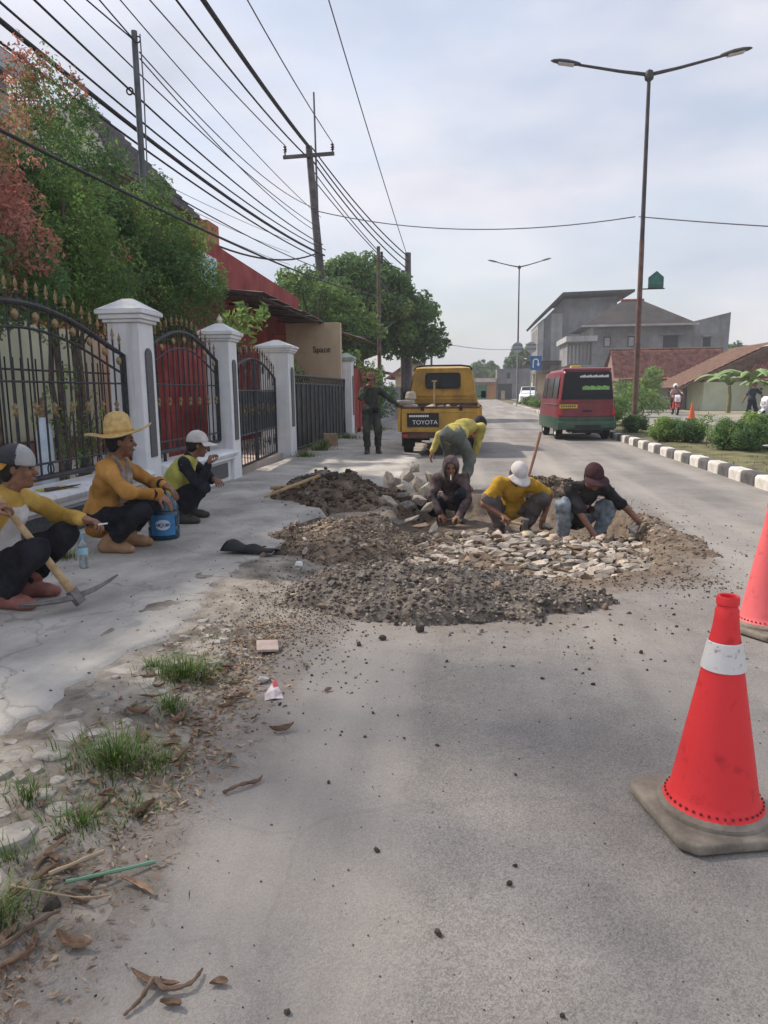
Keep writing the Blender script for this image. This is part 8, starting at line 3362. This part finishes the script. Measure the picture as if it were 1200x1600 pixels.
# 6 worker in black T-shirt and jeans, reaching
t6, j6 = person('crouching worker in black T-shirt, pale jeans and maroon cap reaching for a stone', (1.08, 7.66, PZ), R_(-82), 0.98, DIG,
                pelvis=(0, -0.02, 0.24), lean=0.42, side=0.12, curve=0.4, head=(R_(14), R_(30), R_(6)), lh=(0.44, 0.66, 0.12), rh=(0.46, 0.06, 0.14), lpole=(-0.2, 0.6, 0.6), rpole=(0.1, -0.8, -0.4),
                lf=(0.16, 0.17), rf=(0.16, -0.17), lknee=(1, 0.9, 0.8), rknee=(1, -0.35, 0.9), lhd=(0.3, 0.7, -0.6), rhd=(0.4, 0.45, -0.7), curl=(0.55, 0.6), top=C_CHAR, sleeve='short', trousers=C_JEANS,
                boots=mat('shoe_grey', (0.2, 0.19, 0.2), 0.8, 0.2, 10), boot_h=0.1, hat=('cap', C_CAPM), res=0.011, hres=0.006)
# printed patch on the T-shirt chest
mb = MB()
cc = j6['C'] + j6['f2'] * 0.125 + j6['u2'] * 0.06
vs = [tuple(cc)]
fs = []
for q in range(17):
    a = 2 * PI * q / 16
    pnt = cc + j6['lt'] * 0.055 * math.cos(a) + j6['u2'] * 0.055 * math.sin(a) - j6['f2'] * 0.012 * math.cos(a) ** 2
    vs.append(tuple(pnt))
for q in range(16):
    fs.append((0, 1 + q, 2 + q))
mb.add(vs, fs)
o = mb.build('chest_print', mat('print_red_white', (0.5, 0.05, 0.09), 0.8, 0.1, 16, c2=(0.7, 0.66, 0.66), lo=0.5, hi=0.54), t6, fixn=False)

# 7 bent worker in pale yellow
person('worker in pale yellow shirt and sage trousers bending forward behind the hooded man', (-0.24, 9.6, 0.0), R_(66), 1.0, DIG,
       pelvis=(0, 0, 0.74), lean=1.22, curve=0.3, side=-0.12, head=(R_(-25), R_(62), 0), lh=(0.26, 0.42, 0.5), rh=(0.5, 0.02, 0.2), lpole=(-0.4, 1, 0.8), rpole=(0, -1, 0.3), lf=(0.02, 0.17), rf=(-0.02, -0.17),
       lknee=(1, 0.1, 0), rknee=(1, -0.1, 0), top=C_PALEY, trousers=C_SAGE, boots=B_RED, boot_h=0.4, res=0.012, hres=0.007, bulk=1.02)

# 8 standing man by the pickup
t8, j8 = person('man standing in dark olive work clothes and brimmed hat beside the yellow pickup', (-2.05, 15.2, pav_z(-2.05, 15.2) - 0.01), R_(-80), 1.02, None,
                pelvis=(0, 0, 0.86), lean=0.0, curve=0.06, head=(R_(-4), R_(8), 0), lh=(0.28, 0.55, 1.0), rh=(0.2, -0.1, 1.37), rpole=(0.2, -0.6, -1), lpole=(-0.5, 0.5, -0.5), lf=(0.0, 0.13), rf=(0.02, -0.1),
                lknee=(1, 0.1, 0), rknee=(1, -0.1, 0), lhd=(0.3, 0.9, -0.1), rhd=(-0.2, 0.4, 0.9), curl=(0.4, 0.8), top=C_OLIVE, trousers=C_OLIVE, boots=B_DARK, boot_h=0.55, hat=('bucket', mat('hat_brown', (0.17, 0.09, 0.06), 0.9, 0.2, 8), 0.1),
                belt=C_BLACK, res=0.013, hres=0.008)

# 9, 10 riders on the red scooter; 11 walker
RD = 'riders on the red scooter'
for k, (dy, top_, lab) in enumerate(((39.35, cloth('jacket_pink', (0.4, 0.25, 0.24)), 'scooter driver in pinkish jacket and white helmet'), (39.8, C_CHAR, 'passenger in dark clothes and white helmet behind the scooter driver'))):
    person(lab, (10.27 + 0.1 * k, dy, 0), R_(-94), 0.95, RD, pelvis=(0, 0, 0.82), lean=0.1, curve=0.1, head=(0, 0.05, 0), lh=(0.5 - 0.2 * k, 0.28, 1.03 - 0.15 * k), rh=(0.5 - 0.2 * k, -0.28, 1.03 - 0.15 * k),
           lf=(0.32 - 0.1 * k, 0.17), rf=(0.32 - 0.1 * k, -0.17), lfz=0.24, rfz=0.24, lknee=(1, 0.4, 0.4), rknee=(1, -0.4, 0.4), top=top_, trousers=C_NAVY, boots=B_DARK, boot_h=0.15,
           hat=('helmet', M_CARW), hair=False, res=0.022, hres=0.014)
person('person walking in dark shirt and trousers beyond the clipped bushes', (10.75, 30.2, 0), R_(-60), 0.93, None, pelvis=(0, 0, 0.82), lean=0.08, curve=0.1, head=(R_(-20), R_(15), 0),
       lh=(0.18, 0.36, 0.85), rh=(-0.1, -0.34, 0.82), lf=(0.2, 0.1), rf=(-0.22, -0.1), rfz=0.04, lknee=(1, 0.1, 0), rknee=(1, -0.1, 0), top=cloth('shirt_slate', (0.035, 0.045, 0.06)), sleeve='short', trousers=C_NAVY,
       boots=B_DARK, boot_h=0.12, res=0.02, hres=0.012)
# cigarette held by the first seated man
mb = MB()
mb.tube([(0, 0, 0), (0.05, 0.02, 0.005)], 0.005, 6)
w1 = Matrix.Translation(p_.location) @ Matrix.Rotation(p_.rotation_euler.z, 4, 'Z') @ Vector(j['WL'])
tag(mb.build('cigarette', M_CIG, None, loc=(w1.x + 0.12, w1.y - 0.02, w1.z - 0.03)), 'cigarette between the fingers of the man with the backward cap', 'cigarette')

# ------------------------------------------------------------------ humid air over the whole place
mb = MB()
mb.span(-302, 302, -62, 452, -1.7, 15.5)
hz = mb.build('haze', None)
hm_ = bpy.data.materials.new('haze_air')
hm_.use_nodes = True
hn, hl_ = hm_.node_tree.nodes, hm_.node_tree.links
hn.clear()
ho = hn.new('ShaderNodeOutputMaterial')
hv_ = hn.new('ShaderNodeVolumePrincipled')
hv_.inputs['Color'].default_value = (0.86, 0.89, 0.95, 1)
hv_.inputs['Density'].default_value = 0.0013
hl_.new(hv_.outputs[0], ho.inputs['Volume'])
hz.data.materials.append(hm_)
stuff(hz)
